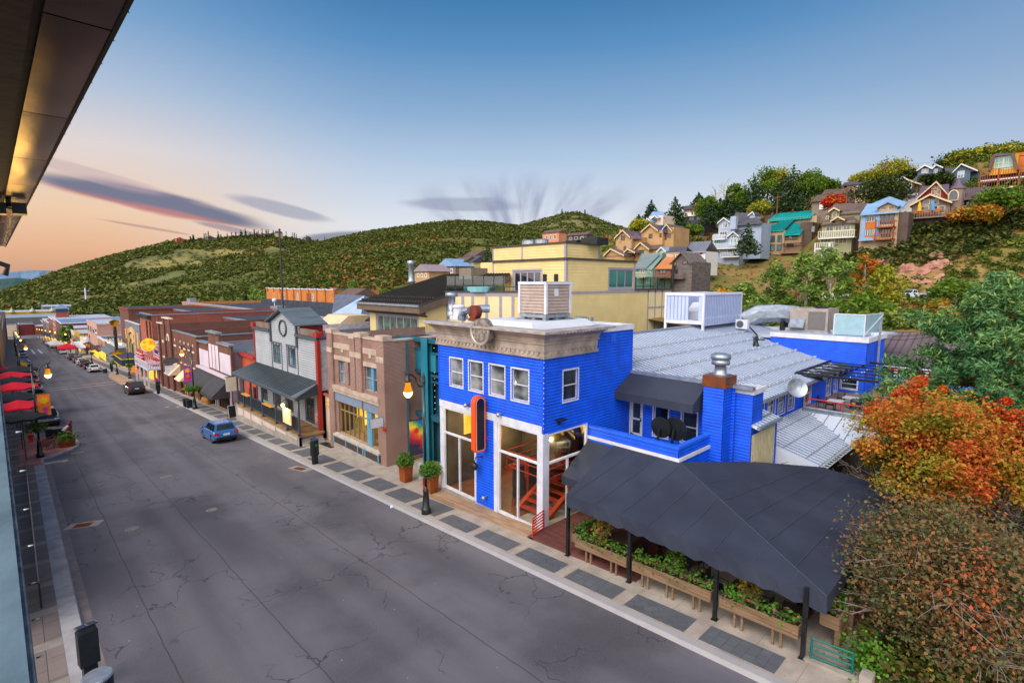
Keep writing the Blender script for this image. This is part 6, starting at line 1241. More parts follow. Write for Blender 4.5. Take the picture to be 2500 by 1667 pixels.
m=M();m.box(29,39,ya3,yb3+6,-5,zt3);m.bd('wall',BRK2,rbs);m=M();m.box(28.8,39,ya3-.1,yb3+6,zt3,zt3+.25);m.bd('coping',STEEL,rbs);m=M();m.box(29.6,38.5,ya3+.5,yb3+5,zt3+.26,zt3+.3);m.bd('roof',ROOFD,rbs)
for px_,lab in((D(430,532),'left of two pale dome skylights on the dark roof behind the lavender front'),(D(715,520),'right of two pale dome skylights on the dark roof behind the lavender front')):
 q=onZ(px_,3.4);m=M();m.ball((q.x,q.y,3.15),.9,8,(1,1,.45));solo('skylight',m,WHITE,lab,'skylight',smooth=True)
sc_b=TH('school_building','orange brick school with pilasters and a white edged roof below the hill','building',(110,130,-5));XS_=95
zt=onX(D(1050,195),XS_).z;ya_,yb_=onX(D(1450,200),XS_).y,onX(D(885,200),XS_).y;zb=zt-12
OSTU=pm('orange_stucco','#b9753f','#a9662f',sc=.3,rough=.85)
m=M();m.box(XS_,XS_+20,ya_,yb_,zb,zt);m.bd('wall',OSTU,sc_b)
m=M();n_=9
for k in range(n_+1):y=ya_+(yb_-ya_)*k/n_;m.box(XS_-.6,XS_+.1,y-.5,y+.5,zb,zt+.2)
m.box(XS_-.7,XS_-.1,yb_-(yb_-ya_)*.25,yb_,zb,zt-1.6);m.bd('pilaster',OSTU,sc_b)
m=M();m.box(XS_-.3,XS_+.4,ya_,yb_,zt,zt+.35)
for k in range(n_+1):y=ya_+(yb_-ya_)*k/n_;m.box(XS_-.8,XS_+.5,y-.7,y+.7,zt+.35,zt+.6)
m.bd('coping',WHITE,sc_b);m=M();m.box(XS_+.5,XS_+20,ya_,yb_,zt+.05,zt+.1);m.bd('roof',ROOFD,sc_b)
for k in(2,4,6):y=ya_+(yb_-ya_)*(k+.5)/n_;fwin(sc_b,'X',XS_,y-1.0,y+1.0,zt-5,zt-1.8,WHITE,PANEB,3,4,.15)
q=onX(D(1440,180),XS_+2);m=M();m.box(XS_+1,XS_+3,q.y-1,q.y+1,zt-4,q.z);m.bd('chimney',OSTU,sc_b);q=onX(D(1240,230),XS_-6);m=M();m.box(XS_-8,XS_-6,q.y-1.6,q.y+1.6,zb,q.z);m.bd('stair_tower',OSTU,sc_b)
# == big yellow building behind
ye=TH('yellow_building','large pale yellow clapboard building with a dark ribbed shed roof and roof terrace','building',(40,42,-3))
XW=30.0;p1=onX(MZ(155,790),XW);p2=onX(MZ(555,830),XW);yl,yr_=p1.y,p2.y;ze=p2.z
e1=onY(MZ(503,778),yr_-.5);e2=onY(MZ(1160,552),yr_-.5);q_=(e2.z-e1.z)/(e2.x-e1.x);xe=e1.x
rzY=lambda x:e1.z+q_*(x-xe)
wt=onX(MZ(205,845),XW).z;wa,wb=onX(MZ(205,850),XW).y,onX(MZ(497,860),XW).y
m=M();m.wall('X',XW,yr_,yl,-3,ze,[(wa,wb,wt-2.9,wt)],sid=.3,lap=.02);m.wall('Y',yr_,XW,44,-3,ze,sid=.3,lap=.02);m.prism([(XW+.01,yr_,ze),(44,yr_,ze),(44,yr_,rzY(44)-.25),(XW+.01,yr_,rzY(XW)-.25)],(0,.2,0));m.box(XW+.3,52,yr_+.3,yl,-3,ze-.3)
m.bd('wall',YEL,ye)
fe=M();w_=WN(ye,'X',XW,wa,wb,wt-2.9,wt,TRIMG,pm('green_curtain_pane','#3b4d48','#66786e',sc=1.2,rough=.15),kind='f',cas=.22,nx=6,bar=.16)
m=M();xb2=e2.x;m.hexa([(xe,yr_-.6,rzY(xe)-.2),(xb2,yr_-.6,rzY(xb2)-.2),(xb2,yl+.8,rzY(xb2)-.2),(xe,yl+.8,rzY(xe)-.2),(xe,yr_-.6,rzY(xe)),(xb2,yr_-.6,rzY(xb2)),(xb2,yl+.8,rzY(xb2)),(xe,yl+.8,rzY(xe))])
rf=m.bd('shed_roof',pm('dark_bronze_roof','#514c4c','#45413f',sc=.6,rough=.45,metal=.3),ye);m=M()
y=yr_-.4
while y<yl+.7:m.obox((xe+.05,y,rzY(xe)+.05),(xb2,y,rzY(xb2)+.05),.06,.12);y+=.5
for x in(xe+.8,xe+2.2):
 for yy in np.arange(yr_-.3,yl+.6,.5):m.box(x-.15,x+.15,yy+.12,yy+.38,rzY(x),rzY(x)+.16)
m.bd('seam',pm('dark_bronze_seam','#37322f',rough=.5),rf);m=M();m.obox((xe-.08,yr_-.6,rzY(xe)-.12),(xe-.08,yl+.8,rzY(xe)-.12),.16,.2);m.bd('gutter',STEEL,rf)
m=M();m.hexa([(xe,yr_-.65,rzY(xe)-.9),(xb2,yr_-.65,rzY(xb2)-.9),(xb2,yr_-.45,rzY(xb2)-.9),(xe,yr_-.45,rzY(xe)-.9),(xe,yr_-.65,rzY(xe)-.2),(xb2,yr_-.65,rzY(xb2)-.2),(xb2,yr_-.45,rzY(xb2)-.2),(xe,yr_-.45,rzY(xe)-.2)]);m.box(xe-.02,xe+.2,yr_-.44,yl+.8,rzY(xe)-.85,rzY(xe)-.22);m.hexa([(xe+.2,yr_-.4,rzY(xe)-.6),(XW,yr_-.4,ze-.5),(XW,yl+.5,ze-.5),(xe+.2,yl+.5,rzY(xe)-.6),(xe+.2,yr_-.4,rzY(xe)-.5),(XW,yr_-.4,ze-.4),(XW,yl+.5,ze-.4),(xe+.2,yl+.5,rzY(xe)-.5)]);m.bd('fascia',pm('bronze_fascia','#6a5a4e','#5e4f45',rough=.6),ye)
q=onX(MZ(455,655),XW+8);m=M();zb_=rzY(XW+8)-.2;m.lathe((XW+8,q.y,zb_),[(.6,0),(.42,.3),(.36,.5),(.36,2.2),(.5,2.3),(.5,2.75),(.4,2.8),(.02,2.85)],14);solo('flue',m,STEEL,'tall pale capped flue on the dark ribbed roof','flue',smooth=True)
q=onX(MZ(860,560),XW+9);m=M();m.box(XW+8.5,XW+11,q.y-1.2,q.y+1.0,rzY(XW+9)-.5,q.z+.75);solo('roof_box',m,pm('taupe_box','#7d7266',rough=.7),'taupe box vent near the top of the dark ribbed roof','vent')
A0=onY((1090,716),yr_);dep=A0.x*math.sin(YAW)+A0.y*math.cos(YAW)
def atdep(px,z):lat=(px-1250)/1280*dep;return VV((math.sin(YAW)*dep+math.cos(YAW)*lat,math.cos(YAW)*dep-math.sin(YAW)*lat,z))
zt=CAMZ+dep*(689-711)/1280*1.0;B0=atdep(1381,zt);A0.z=zt
dv_=(VV((B0.x,B0.y,0))-VV((A0.x,A0.y,0))).normalized();nv_=Vector((dv_.y,-dv_.x,0));
if nv_.x>0:nv_=-nv_
m=M()
k=0;z=2.0
while z<zt:
 z1=min(z+.3,zt);m.poly(*[(p.x+nv_.x*d,p.y+nv_.y*d,zz)for p,zz,d in((A0,z,.02),(B0,z,.02),(B0,z1,0),(A0,z1,0))]);m.poly(*[(p.x+nv_.x*d,p.y+nv_.y*d,zz)for p,zz,d in((A0,z1,0),(B0,z1,0),(B0,z1,.02),(A0,z1,.02))]);z=z1
m.bd('terrace_wall',YEL,ye)
m=M();L0=(B0-A0).length;off=lambda s,d,z:VV((A0.x+dv_.x*s+nv_.x*d,A0.y+dv_.y*s+nv_.y*d,z))
def dbox(m,s0,s1,z0,z1,d0,d1):m.hexa([off(s0,d0,z0),off(s1,d0,z0),off(s1,d1,z0),off(s0,d1,z0),off(s0,d0,z1),off(s1,d0,z1),off(s1,d1,z1),off(s0,d1,z1)])
pxs=[1090,1130,1154,1188,1222,1252];ss=[(atdep(p,0)-VV((A0.x,A0.y,0))).dot(dv_)for p in pxs]
dbox(m,-.1,L0,zt-.5,zt-.12,.02,.06)
for s in ss:dbox(m,s-.14,s+.14,2,zt-.5,.02,.06)
m.bd('batten',TRIMG,ye);m=M()
for a,b in zip(ss[:-1],ss[1:]):dbox(m,a+.141,b-.141,2,zt-.501,.021,.03)
m.bd('flat_panel',YELF,ye)
m=M();dbox(m,-.2,L0+.05,zt-.12,zt+.04,-.3,.14);m.bd('terrace_cap',pm('dark_cap','#4a423f',rough=.6),ye)
XU=B0.x;uL=onX(MZ(1038,460),XU);uR=onX(MZ(1565,455),XU);yu0=B0.y;z1u=onX(MZ(1563,452),XU).z;t2=onX(MZ(1590,333),XU+.6)
xr1=onY(MZ(2058,472),yu0).x;xr2=onY(MZ(2320,662),yu0).x;zlow=onY(MZ(2055,672),yu0).z
fd=[onX(MZ(1187,535),XU),onX(MZ(1385,665),XU)]
wq=[onY(MZ(1875,522),yu0),onY(MZ(2045,655),yu0)]
m=M();m.wall('X',XU,yu0,uL.y,zt-.3,z1u,[(fd[0].y,fd[1].y,zt-.2,fd[0].z)],sid=.3);m.wall('Y',yu0,XU,xr1,zlow,z1u,[(wq[0].x,wq[1].x,wq[1].z,wq[0].z)],sid=.3);m.wall('Y',yu0,XU,xr2,-2,zlow,sid=.3);m.box(XU+.4,xr1,yu0+.4,uL.y,-2,z1u-.1);m.box(xr1+.01,xr2,yu0+.4,uL.y,-2,zlow-.1)
tier=(onX(MZ(1038,357),XU+.6).y,onY(MZ(1805,347),yu0+.6).x)
m.wall('X',XU+.6,yu0+.6,tier[0],z1u,t2.z,sid=.3);m.wall('Y',yu0+.6,XU+.6,tier[1],z1u,t2.z,sid=.3);m.box(XU+.8,tier[1],yu0+.8,tier[0]-.2,z1u,t2.z-.1)
cL=onX(MZ(950,475),XU+2);m.box(XU+2,XU+4,uL.y-.2,cL.y,zt,cL.z);m.bd('upper_wall',YEL,ye)
m=M();m.box(XU-.2,XU+.5,yu0-.2,uL.y+.2,z1u,z1u+.22);m.box(XU+.51,xr1+.2,yu0-.2,yu0+.5,z1u,z1u+.219);m.box(XU+.45,XU+1,yu0+.45,tier[0]+.1,t2.z,t2.z+.18);m.box(XU+1.01,tier[1]+.1,yu0+.45,yu0+1,t2.z,t2.z+.179);m.box(xr1+.01,xr2+.3,yu0-.2,yu0+.4,zlow,zlow+.18);m.box(XU+1.0,xr1,yu0+.51,uL.y,z1u+.02,z1u+.12);m.bd('roof_edge',MATS['dark_cap'],ye)
m=M()
for x,y in((XU,yu0),):m.box(x-.06,x+.2,y-.06,y+.2,2,z1u)
m.box(XU+.54,XU+.8,yu0+.54,yu0+.8,z1u+.23,t2.z);ym=(yu0+tier[0])/2+1;m.box(XU+.55,XU+.65,ym-.12,ym+.12,z1u+.22,t2.z);m.box(XU+.55,XU+.7,tier[0]-.2,tier[0],z1u+.22,t2.z);m.box(tier[1]-.25,tier[1]+.04,yu0+.55,yu0+.7,z1u+.22,t2.z);m.box(XU-.05,XU+.1,uL.y-.2,uL.y,zt,z1u);m.box(xr1-.2,xr1+.05,yu0-.06,yu0,zlow,z1u)
xs_=[onY(MZ(p,700),yu0).x for p in(2152,2203,2252)]
for x in xs_:m.box(x-.12,x+.12,yu0-.05,yu0,-2,zlow)
zmid=onY(MZ(2200,795),yu0).z;m.box(xs_[0],xr2,yu0-.052,yu0-.001,zmid-.12,zmid+.12);m.box(XU+.2,xr2,yu0-.05,yu0-.001,zlow-.3,zlow);m.bd('trim',TRIMG,ye)
m=M();m.box(xs_[0]+.1,xr2,yu0-.03,yu0-.0,-2,zlow-.3);m.bd('flat_panel',YELF,ye)
WN(ye,'X',XU,fd[0].y,fd[1].y,zt-.2,fd[0].z,TRIMG,PANE,kind='f',cas=.2,nx=4,bar=.2,name='french_doors')
WN(ye,'Y',yu0,wq[0].x,wq[1].x,wq[1].z,wq[0].z,TRIMG,PANET,kind='f',cas=.25,nx=3,bar=.12)
for p_ in(MZ(1416,590),MZ(1497,590)):
 q=onX(p_,XU);m=M();m.box(XU-.18,XU,q.y-.22,q.y+.22,q.z-.5,q.z+.5);m.box(XU-.2,XU-.181,q.y-.12,q.y+.12,q.z-.3,q.z+.3);m.bd('wall_lamp',DARKM,ye)
m=M();s_end=(atdep(1232,0)-VV((A0.x,A0.y,0))).dot(dv_);gh_=1.55
m.poly(off(0,0,zt+.05),off(s_end,0,zt+.05),off(s_end,0,zt+gh_),off(0,0,zt+gh_));m.bd('glass_screen',GLASST,ye)
m=M()
for p in(1091,1112,1132,1155,1181,1206,1229):s=(atdep(p,0)-VV((A0.x,A0.y,0))).dot(dv_);dbox(m,s-.04,s+.04,zt,zt+gh_+.03,-.05,.05)
m.bd('screen_post',DARKM,ye)
m=M();dbox(m,s_end,L0,zt+.42,zt+.5,-.1,.0)
for s in np.linspace(s_end,L0,6):dbox(m,s-.03,s+.03,zt,zt+.42,-.08,-.02)
m.bd('terrace_rail',DARKM,ye)
m=M();m.poly(off(.2,-.3,zt-.1),off(L0,-.3,zt-.1),(XU,uL.y,zt-.1));m.bd('terrace_deck',pm('terrace_deck','#6e6258',rough=.8),ye)
m=M();c=off(s_end*.55,-1.2,zt-.08);m.lathe(c,[(1.6,0),(1.7,.5),(1.6,.55),(1.45,.45),(.02,.42)],18)
solo('hot_tub',m,pm('aqua_tub','#7fb9c4',rough=.3),'pale aqua hot tub behind the glass screen on the yellow building terrace','hot tub')
m=M();m.poly((xr1+.1,yu0,zlow+.2),(xr2,yu0,zlow+.2),(xr2,yu0,zlow+1.6),(xr1+.1,yu0,zlow+1.6));m.bd('glass_screen',GLASST,ye);m=M()
for x in np.linspace(xr1+.3,xr2-.1,6):m.box(x-.04,x+.04,yu0-.04,yu0+.04,zlow,zlow+1.6)
m.tube([(xr1+.2,yu0-.1,zlow+.45),(xr1+(xr2-xr1)*.5,yu0-.1,zlow+.45)],.05,5);m.bd('screen_post',DARKM,ye)
q=onY((1640,745),yu0);q2=onY((1640,640),yu0);m=M();m.cyl((q.x+.4,yu0+.2,zlow),(q.x+.4,yu0+.2,q2.z),.16,.16,8);solo('stove_pipe',m,DARKM,'thin dark stove pipe at the right corner of the yellow building','pipe')
for p_,r,lab in((MZ(1305,330),1.0,'larger of two drum fans on the yellow building roof'),(MZ(1390,330),.8,'smaller of two drum fans on the yellow building roof')):
 q=onX(p_,XU+5);m=M();m.lathe((q.x,q.y,t2.z),[(r*1.25,0),(r*1.25,.35),(r,.36),(r,.95),(r*1.05,1.0),(r*.8,1.1),(.02,1.12)],16);solo('roof_fan',m,STEEL,lab,'fan')
q=onX(MZ(1650,330),XU+5);m=M();m.box(q.x-1,q.x+1,q.y-.6,q.y+1.0,t2.z,t2.z+.6);m.box(q.x-1,q.x+1,q.y-3.4,q.y-1.2,t2.z,t2.z+.75);solo('dark_roof_units',m,DARKM,'low dark units at the right end of the yellow building roof','roof unit')
bh=TH('brown_roof_house','house with a brown ribbed metal roof and white porch behind the roof terrace','house',(58,5,2))
xr_,xe_=61.0,54.0;zrg=onX(H(950,350),xr_).z;zeg=onX(H(950,600),xe_).z;ya_,yb_=-4.0,13.0
BRR=pm('brown_metal_roof','#77696c','#695c60',sc=.4,rough=.5,metal=.2);zm=zeg+(zrg-zeg)*.32;xm=xe_+2.9
m=M();m.poly((xe_,ya_,zeg),(xe_,yb_,zeg),(xm,yb_,zm),(xm,ya_,zm));m.poly((xm,ya_,zm),(xm,yb_,zm),(xr_,yb_-1,zrg),(xr_,ya_+1,zrg));m.poly((xr_,ya_+1,zrg),(xr_,yb_-1,zrg),(68,yb_,zeg+.4),(68,ya_,zeg+.4));r_=m.bd('roof',BRR,bh)
m=M();y=ya_+.3
while y<yb_:m.obox((xe_,y,zeg+.04),(xm,y,zm+.04),.07,.1);m.obox((xm,y,zm+.04),(xr_,y,zrg+.04),.07,.1);y+=.55
m.bd('seam',pm('brown_seam','#574a4d',rough=.6),r_)
m=M();m.box(xe_+2.2,67,ya_+.5,yb_-.5,0,zeg+.3);m.bd('wall',pm('sage_wall','#a9a68e',rough=.8),bh);m=M();m.box(xe_+.1,xe_+.3,ya_,yb_,zeg-.35,zeg-.05);m.box(xe_-.02,xe_+.1,ya_,yb_,2.0,2.15)
for y in np.arange(ya_+.4,yb_,.3):m.box(xe_,xe_+.06,y,y+.1,1.3,2.0)
m.bd('porch_trim',WHITE,bh)
for y in np.arange(ya_+.6,yb_,2.1):m=M();m.box(xe_+.1,xe_+.32,y-.12,y+.12,.3,zeg-.34);m.bd('porch_post',WHITE,bh)
for y in(9.6,6.6,3.6):fwin(bh,'X',xe_+2.2,y-.6,y+.6,1.2,2.9,WHITE,PANE,1,2,.1)
m=M();m.wall('X',51.5,1,9.3,2.3,3.4,sid=.2);m.box(51.6,51.8,1,9.3,2.3,3.38);solo('blue_parapet',m,BLUE,'low blue parapet at the back of the roof terrace','parapet')
m=M()
for z in(3.6,4.0):m.tube([(51.6,1,z),(51.6,9.3,z)],.035,5)
for y in(1,3.7,6.5,9.2):m.tube([(51.6,y,3.3),(51.6,y,4.02)],.035,5)
solo('terrace_railing',m,REDM,'red railing on the low parapet at the back of the roof terrace','railing')
ls=TH('log_shed','small dark log shed with a maroon roof below the parked cars','shed',(112,17,4));XS2=110
a,l,r,bq=onX(S3(985,1000),XS2),onX(S3(800,1150),XS2),onX(S3(1165,1205),XS2),onX(S3(720,1460),XS2);LOGM=pm('dark_logs','#4a2c22','#3a211a',sc=2,rough=.8);zg=bq.z-1
m=M();m.wall('X',XS2,r.y-.1,l.y+.6,zg,r.z,sid=.28,lap=.12);m.prism([(XS2-.05,r.y-.1,r.z),(XS2-.05,l.y+.6,r.z),(XS2-.05,a.y,a.z)],(.4,0,0));m.box(XS2+.3,XS2+6,r.y-.1,l.y+.6,zg,r.z-.02);m.bd('wall',LOGM,ls)
m=M();hh=(a.z-r.z);m.prism([(XS2-.4,r.y-.7,r.z-.25),(XS2-.4,a.y,a.z+.18),(XS2-.4,a.y,a.z+.05),(XS2-.4,r.y-.6,r.z-.35)],(7,0,0));m.prism([(XS2-.4,l.y+1.1,r.z-.2),(XS2-.4,a.y+.002,a.z+.18),(XS2-.4,a.y+.002,a.z+.05),(XS2-.4,l.y+1.0,r.z-.3)],(7,0,0));m.bd('roof',pm('maroon_roof','#6b2f33','#5b272c',sc=.8,rough=.6),ls);fwin(ls,'X',XS2,a.y-1.0,a.y+.4,zg+1.0,zg+2.0,LOGM,PANE,4,1,.1,d=.2)
# == hills
def interp(tab,x):xs=[t[0]for t in tab];return float(np.interp(x,xs,[t[1]for t in tab]))
def fbm(x,y,s,o=4):
 v=0.;a=1.
 for i in range(o):v+=a*(math.sin(x*s*1.0+1.7*i+1.3*math.sin(y*s*.8+i*2.1))*math.cos(y*s*1.1-.9*i+1.1*math.sin(x*s*.7+i)));s*=2.03;a*=.5
 return v
class Hill:
 def __init__(h,ridge,rr,rb,zb,pw=.85,amp=1.,seed=0):h.ridge,h.rr,h.rb,h.zb,h.pw,h.amp,h.seed=ridge,rr,rb,zb,pw,amp,seed
 def pt(h,px,t):
  py=interp(h.ridge,px);rr=interp(h.rr,px);rb=interp(h.rb,px);rv=ray((px,py));n=math.hypot(rv.x,rv.y);ux,uy=rv.x/n,rv.y/n
  zt=CAMZ+rr*rv.z/n
  if t<=1:r=rb+(rr-rb)*t;z=h.zb+(zt-h.zb)*t**h.pw;k=math.sin(math.pi*t)
  else:r=rr+(rr-rb)*(t-1)*.6;z=zt-(zt-h.zb)*(t-1)**1.5*.6;k=0
  x,y=ux*r,uy*r
  return VV((x,y,z+h.amp*fbm(x+h.seed,y,.011)*k))
 def mesh(h,p0,p1,nx,ny):
  m=M();P=[[h.pt(p0+(p1-p0)*i/nx,2.0*j/ny)for i in range(nx+1)]for j in range(ny+1)]
  m.add([p for row in P for p in row],[(j*(nx+1)+i,j*(nx+1)+i+1,(j+1)*(nx+1)+i+1,(j+1)*(nx+1)+i)for j in range(ny)for i in range(nx)]);return m
def soilm(name,a,b,c,s1,s2):
 m,n,o=newmat(name);p=N(n,'ShaderNodeBsdfPrincipled');n.links.new(p.outputs[0],o.inputs[0]);f1=smooth(n,noise(n,s1,6),.42,.6);f2=smooth(n,noise(n,s2,5),.4,.65)
 n.links.new(mixc(n,f2,mixc(n,f1,C3(a),C3(b)),C3(c)),p.inputs['Base Color']);p.inputs['Roughness'].default_value=.95;p.inputs['Specular IOR Level'].default_value=.1;return m
HSOIL=soilm('hill_grass','#6c6a38','#545a2e','#4c532a',.006,.05)
h2=Hill([(150,770),(200,748),(230,735),(340,708),(425,687),(510,657),(638,630),(744,604),(829,581),(914,564),(1000,553),(1054,545),(1122,540),(1190,543),(1258,551),(1330,568),(1420,596),(1500,630),(1600,660)],[(150,480),(340,620),(700,800),(1000,900),(1600,950)],[(150,440),(400,420),(800,380),(1200,360),(1600,340)],-24,.8,5,3)
h1=Hill([(-160,775),(-60,745),(0,720),(85,687),(170,657),(255,632),(340,610),(425,591),(510,586),(595,578),(663,575),(723,585),(787,592),(850,600),(950,620),(1100,650)],[(-160,1300),(1100,1750)],[(-160,850),(1100,950)],-38,.85,9,40)
h3=Hill([(1080,600),(1150,583),(1210,566),(1268,551),(1343,531),(1380,521),(1408,518),(1445,530),(1496,549),(1547,563),(1620,585),(1760,615)],[(0,2500)],[(0,1150)],0,1.0,12,77)
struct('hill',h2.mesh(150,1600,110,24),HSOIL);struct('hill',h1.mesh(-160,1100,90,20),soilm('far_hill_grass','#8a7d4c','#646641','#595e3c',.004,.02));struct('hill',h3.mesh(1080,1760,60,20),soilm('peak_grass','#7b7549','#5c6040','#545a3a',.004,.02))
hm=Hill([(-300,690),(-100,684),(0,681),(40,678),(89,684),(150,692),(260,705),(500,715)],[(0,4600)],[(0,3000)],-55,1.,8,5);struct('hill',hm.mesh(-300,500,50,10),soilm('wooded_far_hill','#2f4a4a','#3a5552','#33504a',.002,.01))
hf=Hill([(-400,676),(-200,668),(-60,664),(0,668),(40,663),(71,660),(102,660),(130,662),(176,657),(230,660),(300,668),(500,680)],[(0,11000)],[(0,7000)],-60,1.,20,9);struct('mountains',hf.mesh(-400,500,60,8),soilm('far_mountain','#5b7590','#66809a','#5e7892',.0008,.004))  # blue of the distance haze is put into the mountain base colour
m=M();zt_=-34;m.poly((-1500,2000,zt_),(1500,2000,zt_),(2500,7500,-58),(-2500,7500,-58));struct('plain',m,soilm('dry_plain','#a98f78','#98826c','#8b8468',.002,.01))
m=M();m.poly((-9000,-9000,-60),(13000,-9000,-60),(13000,14000,-60),(-9000,14000,-60));struct('valley_floor',m,soilm('valley_grass','#6b6748','#5a5c3e','#4f5438',.002,.01))
def clumps(pts,sizes,k,q=.55,flat=.75):
 pts=np.asarray(pts);n=len(pts);o=RNG.normal(size=(n,k,3));o/=np.linalg.norm(o,axis=2)[:,:,None];o*=RNG.uniform(.25,.55,(n,k,1));o[:,:,2]=np.abs(o[:,:,2])*flat*1.6
 P=pts[:,None,:]+o*np.asarray(sizes)[:,None,None];return quads(P.reshape(-1,3),np.repeat(np.asarray(sizes)*q,k),.9,1.2)
OAK=leafm('scrub_oak_leaves',['#3c4620','#495426','#586129','#666c2e','#747434'],.25)
OAKR=leafm('autumn_scrub_leaves',['#6f6a30','#8a6a30','#9a5a2a','#857030','#74702f'],.25)
def scrub(h,n,p0,p1,smin,smax,k,name,clear,red=None,t0=0.03,t1=1.06):
 P,S,PR,SR=[],[],[],[]
 while len(P)+len(PR)<n:
  px=rn(p0,p1);t=t0+(t1-t0)*rn(0,1)**.75;p=h.pt(px,t)
  if fbm(p.x*1.0+h.seed,p.y,.013,3)<clear and t<.97:
   if rn(0,1)<.93:continue
  s=rn(smin,smax)
  if red and red(px,t)>rn(0,1)and fbm(p.x,p.y,.02,2)>-.1:PR.append(p);SR.append(s)
  else:P.append(p);S.append(s)
 o=qmesh(name,clumps(P,S,k),OAK);o['kind']='stuff'
 if PR:o=qmesh('autumn_scrub',clumps(PR,SR,k),OAKR);o['kind']='stuff'
scrub(h2,34000,180,1560,2.6,6.0,6,'scrub',-.85,lambda px,t:.30*max(0,1-abs(px-930)/330)*(t<.62)+.02)
scrub(h1,15000,-60,980,5,11,5,'scrub',-.30,lambda px,t:.04)
scrub(h3,8000,1120,1700,7,15,5,'scrub',-.5,lambda px,t:.03)
# == hillside on the right
COLS=[(1330,[(56,745),(90,720),(112,700),(130,680),(160,655),(200,630),(260,640)]),(1400,[(56,750),(90,720),(112,692),(130,655),(160,625),(200,600),(260,600)]),(1560,[(57,775),(90,745),(105,722),(125,640),(160,590),(200,556),(260,560)]),(1700,[(58,800),(95,760),(118,722),(150,648),(180,572),(220,530),(270,535)]),(1850,[(59,815),(95,765),(122,730),(165,634),(195,556),(232,505),(280,510)]),(1950,[(60,826),(96,770),(121,733),(162,640),(190,552),(232,490),(280,495)]),(2000,[(60,830),(98,772),(118,738),(141,662),(180,545),(230,475),(280,480)]),(2120,[(60,840),(100,775),(120,744),(139,626),(175,525),(230,458),(280,460)]),(2230,[(60,845),(100,775),(126,744),(147,568),(180,505),(230,440),(280,440)]),(2330,[(60,850),(100,780),(127,742),(150,545),(185,485),(230,410),(280,405)]),(2450,[(60,850),(100,785),(127,735),(150,560),(176,465),(230,380),(280,370)]),(2620,[(60,855),(100,790),(127,735),(150,545),(176,440),(240,350),(290,340)]),(3000,[(60,870),(100,800),(127,740),(150,540),(180,430),(240,340),(290,330)])]
CPX=[c[0]for c in COLS]
def hs(px,t):
 k=min(5,int(t));f_=t-k
 g=lambda k,i:float(np.interp(px,CPX,[c[1][k][i]for c in COLS]))
 out=[]
 for kk in(k,k+1):X=g(kk,0);out.append(onX((px,g(kk,1)),X))
 p=out[0].lerp(out[1],f_*f_*(3-2*f_)*.5+f_*.5);p.z+=.5*fbm(p.x,p.y,.09,3)*(1 if 0<t<6 else 0);return p
m=M();nx,ny=110,48;P=[[hs(1330+(3000-1330)*i/nx,6*j/ny)for i in range(nx+1)]for j in range(ny+1)]
m.add([p for r in P for p in r],[(j*(nx+1)+i,j*(nx+1)+i+1,(j+1)*(nx+1)+i+1,(j+1)*(nx+1)+i)for j in range(ny)for i in range(nx)])
struct('hillside',m,soilm('hillside_soil','#8a7448','#6b6f3a','#7a5f3c',.06,.4))
HS_V=np.array([[p.x,p.y,p.z]for r in P for p in r])
def hz(x,y):d=(HS_V[:,0]-x)**2+(HS_V[:,1]-y)**2;i=np.argsort(d)[:4];w=1/(d[i]+.01);return float((HS_V[i,2]*w).sum()/w.sum())
def onHS(px):
 rv=ray(px);X=62.
 while X<270:
  p=CP+rv*(X/rv.x)
  if p.z<hz(p.x,p.y):return p
  X+=1.5
 return p
SHR=leafm('shrub_leaves',['#33451c','#4a5c24','#5f732c','#7d8838','#9a9a48'],.3);SHD=leafm('dark_shrub_leaves',['#26341a','#374722','#4c5a2a','#62662f','#6f6038'],.25);SHO=leafm('dry_shrub_leaves',['#6b4a26','#8a5a2a','#a36f34','#7d6a35','#93803f'],.2)
P1,S1,P2,S2,P3,S3_=[],[],[],[],[],[]
while len(P1)+len(P2)+len(P3)<8200:
 px=rn(1400,2750);t=rn(.3,5.4);p=hs(px,t);s=rn(1.2,3.0)*(.45 if px<2060 and 2.3<t<3.6 else 1);z_=fbm(p.x,p.y,.12,3)
 rock=2140<px<2310 and 1.9<t<2.5
 if rock and rn(0,1)<.93:continue
 if px<2000 and 1.2<t<3:(P3.append(p),S3_.append(s*.6))if z_<.15 and rn(0,1)<.75 else(P1.append(p),S1.append(s*.8))
 elif px>2050 and 1.8<t<3.3:(P2.append(p),S2.append(s*1.35))if z_>-.35 else(P1.append(p),S1.append(s))
 else:(P1.append(p),S1.append(s))if z_>-.25 else(P3.append(p),S3_.append(s*.7))
for nm,Pp,Ss,mt in(('shrubs',P1,S1,SHR),('shrubs',P2,S2,SHD),('dry_shrubs',P3,S3_,SHO)):o=qmesh(nm,clumps(Pp,Ss,42,.2),mt);o['kind']='stuff'
RCK=pm('pink_rock','#b08373','#8d6355',sc=.7,rough=.95,bump=.8,bsc=2)
def rock(c,r,label):
 m=M();m.ball(c,r,6,(1,1.2,.85));m.v=[(c[0]+(x-c[0])*(1+.22*math.sin(y*3.1+z*2.3)),c[1]+(y-c[1])*(1+.22*math.sin(x*2.7+z*3.3)),c[2]+(z-c[2])*(1+.25*math.sin(x*2.1+y*2.9)))for x,y,z in m.v];return solo('boulder',m,RCK,label,'boulder','pink boulders on the bank')
for px in[(2150,680),(2165,700),(2178,690),(2195,675),(2205,700),(2215,660),(2230,690),(2245,668),(2258,645),(2275,655),(2285,630),(2240,700),(2262,690),(2190,705),(2295,680),(2175,640),(2265,660),(2300,648),(2310,670),(2145,650)]:
 q=onHS(px);rock(q,rn(.8,1.8),'pink angular boulder in the rock outcrop above the parked cars')
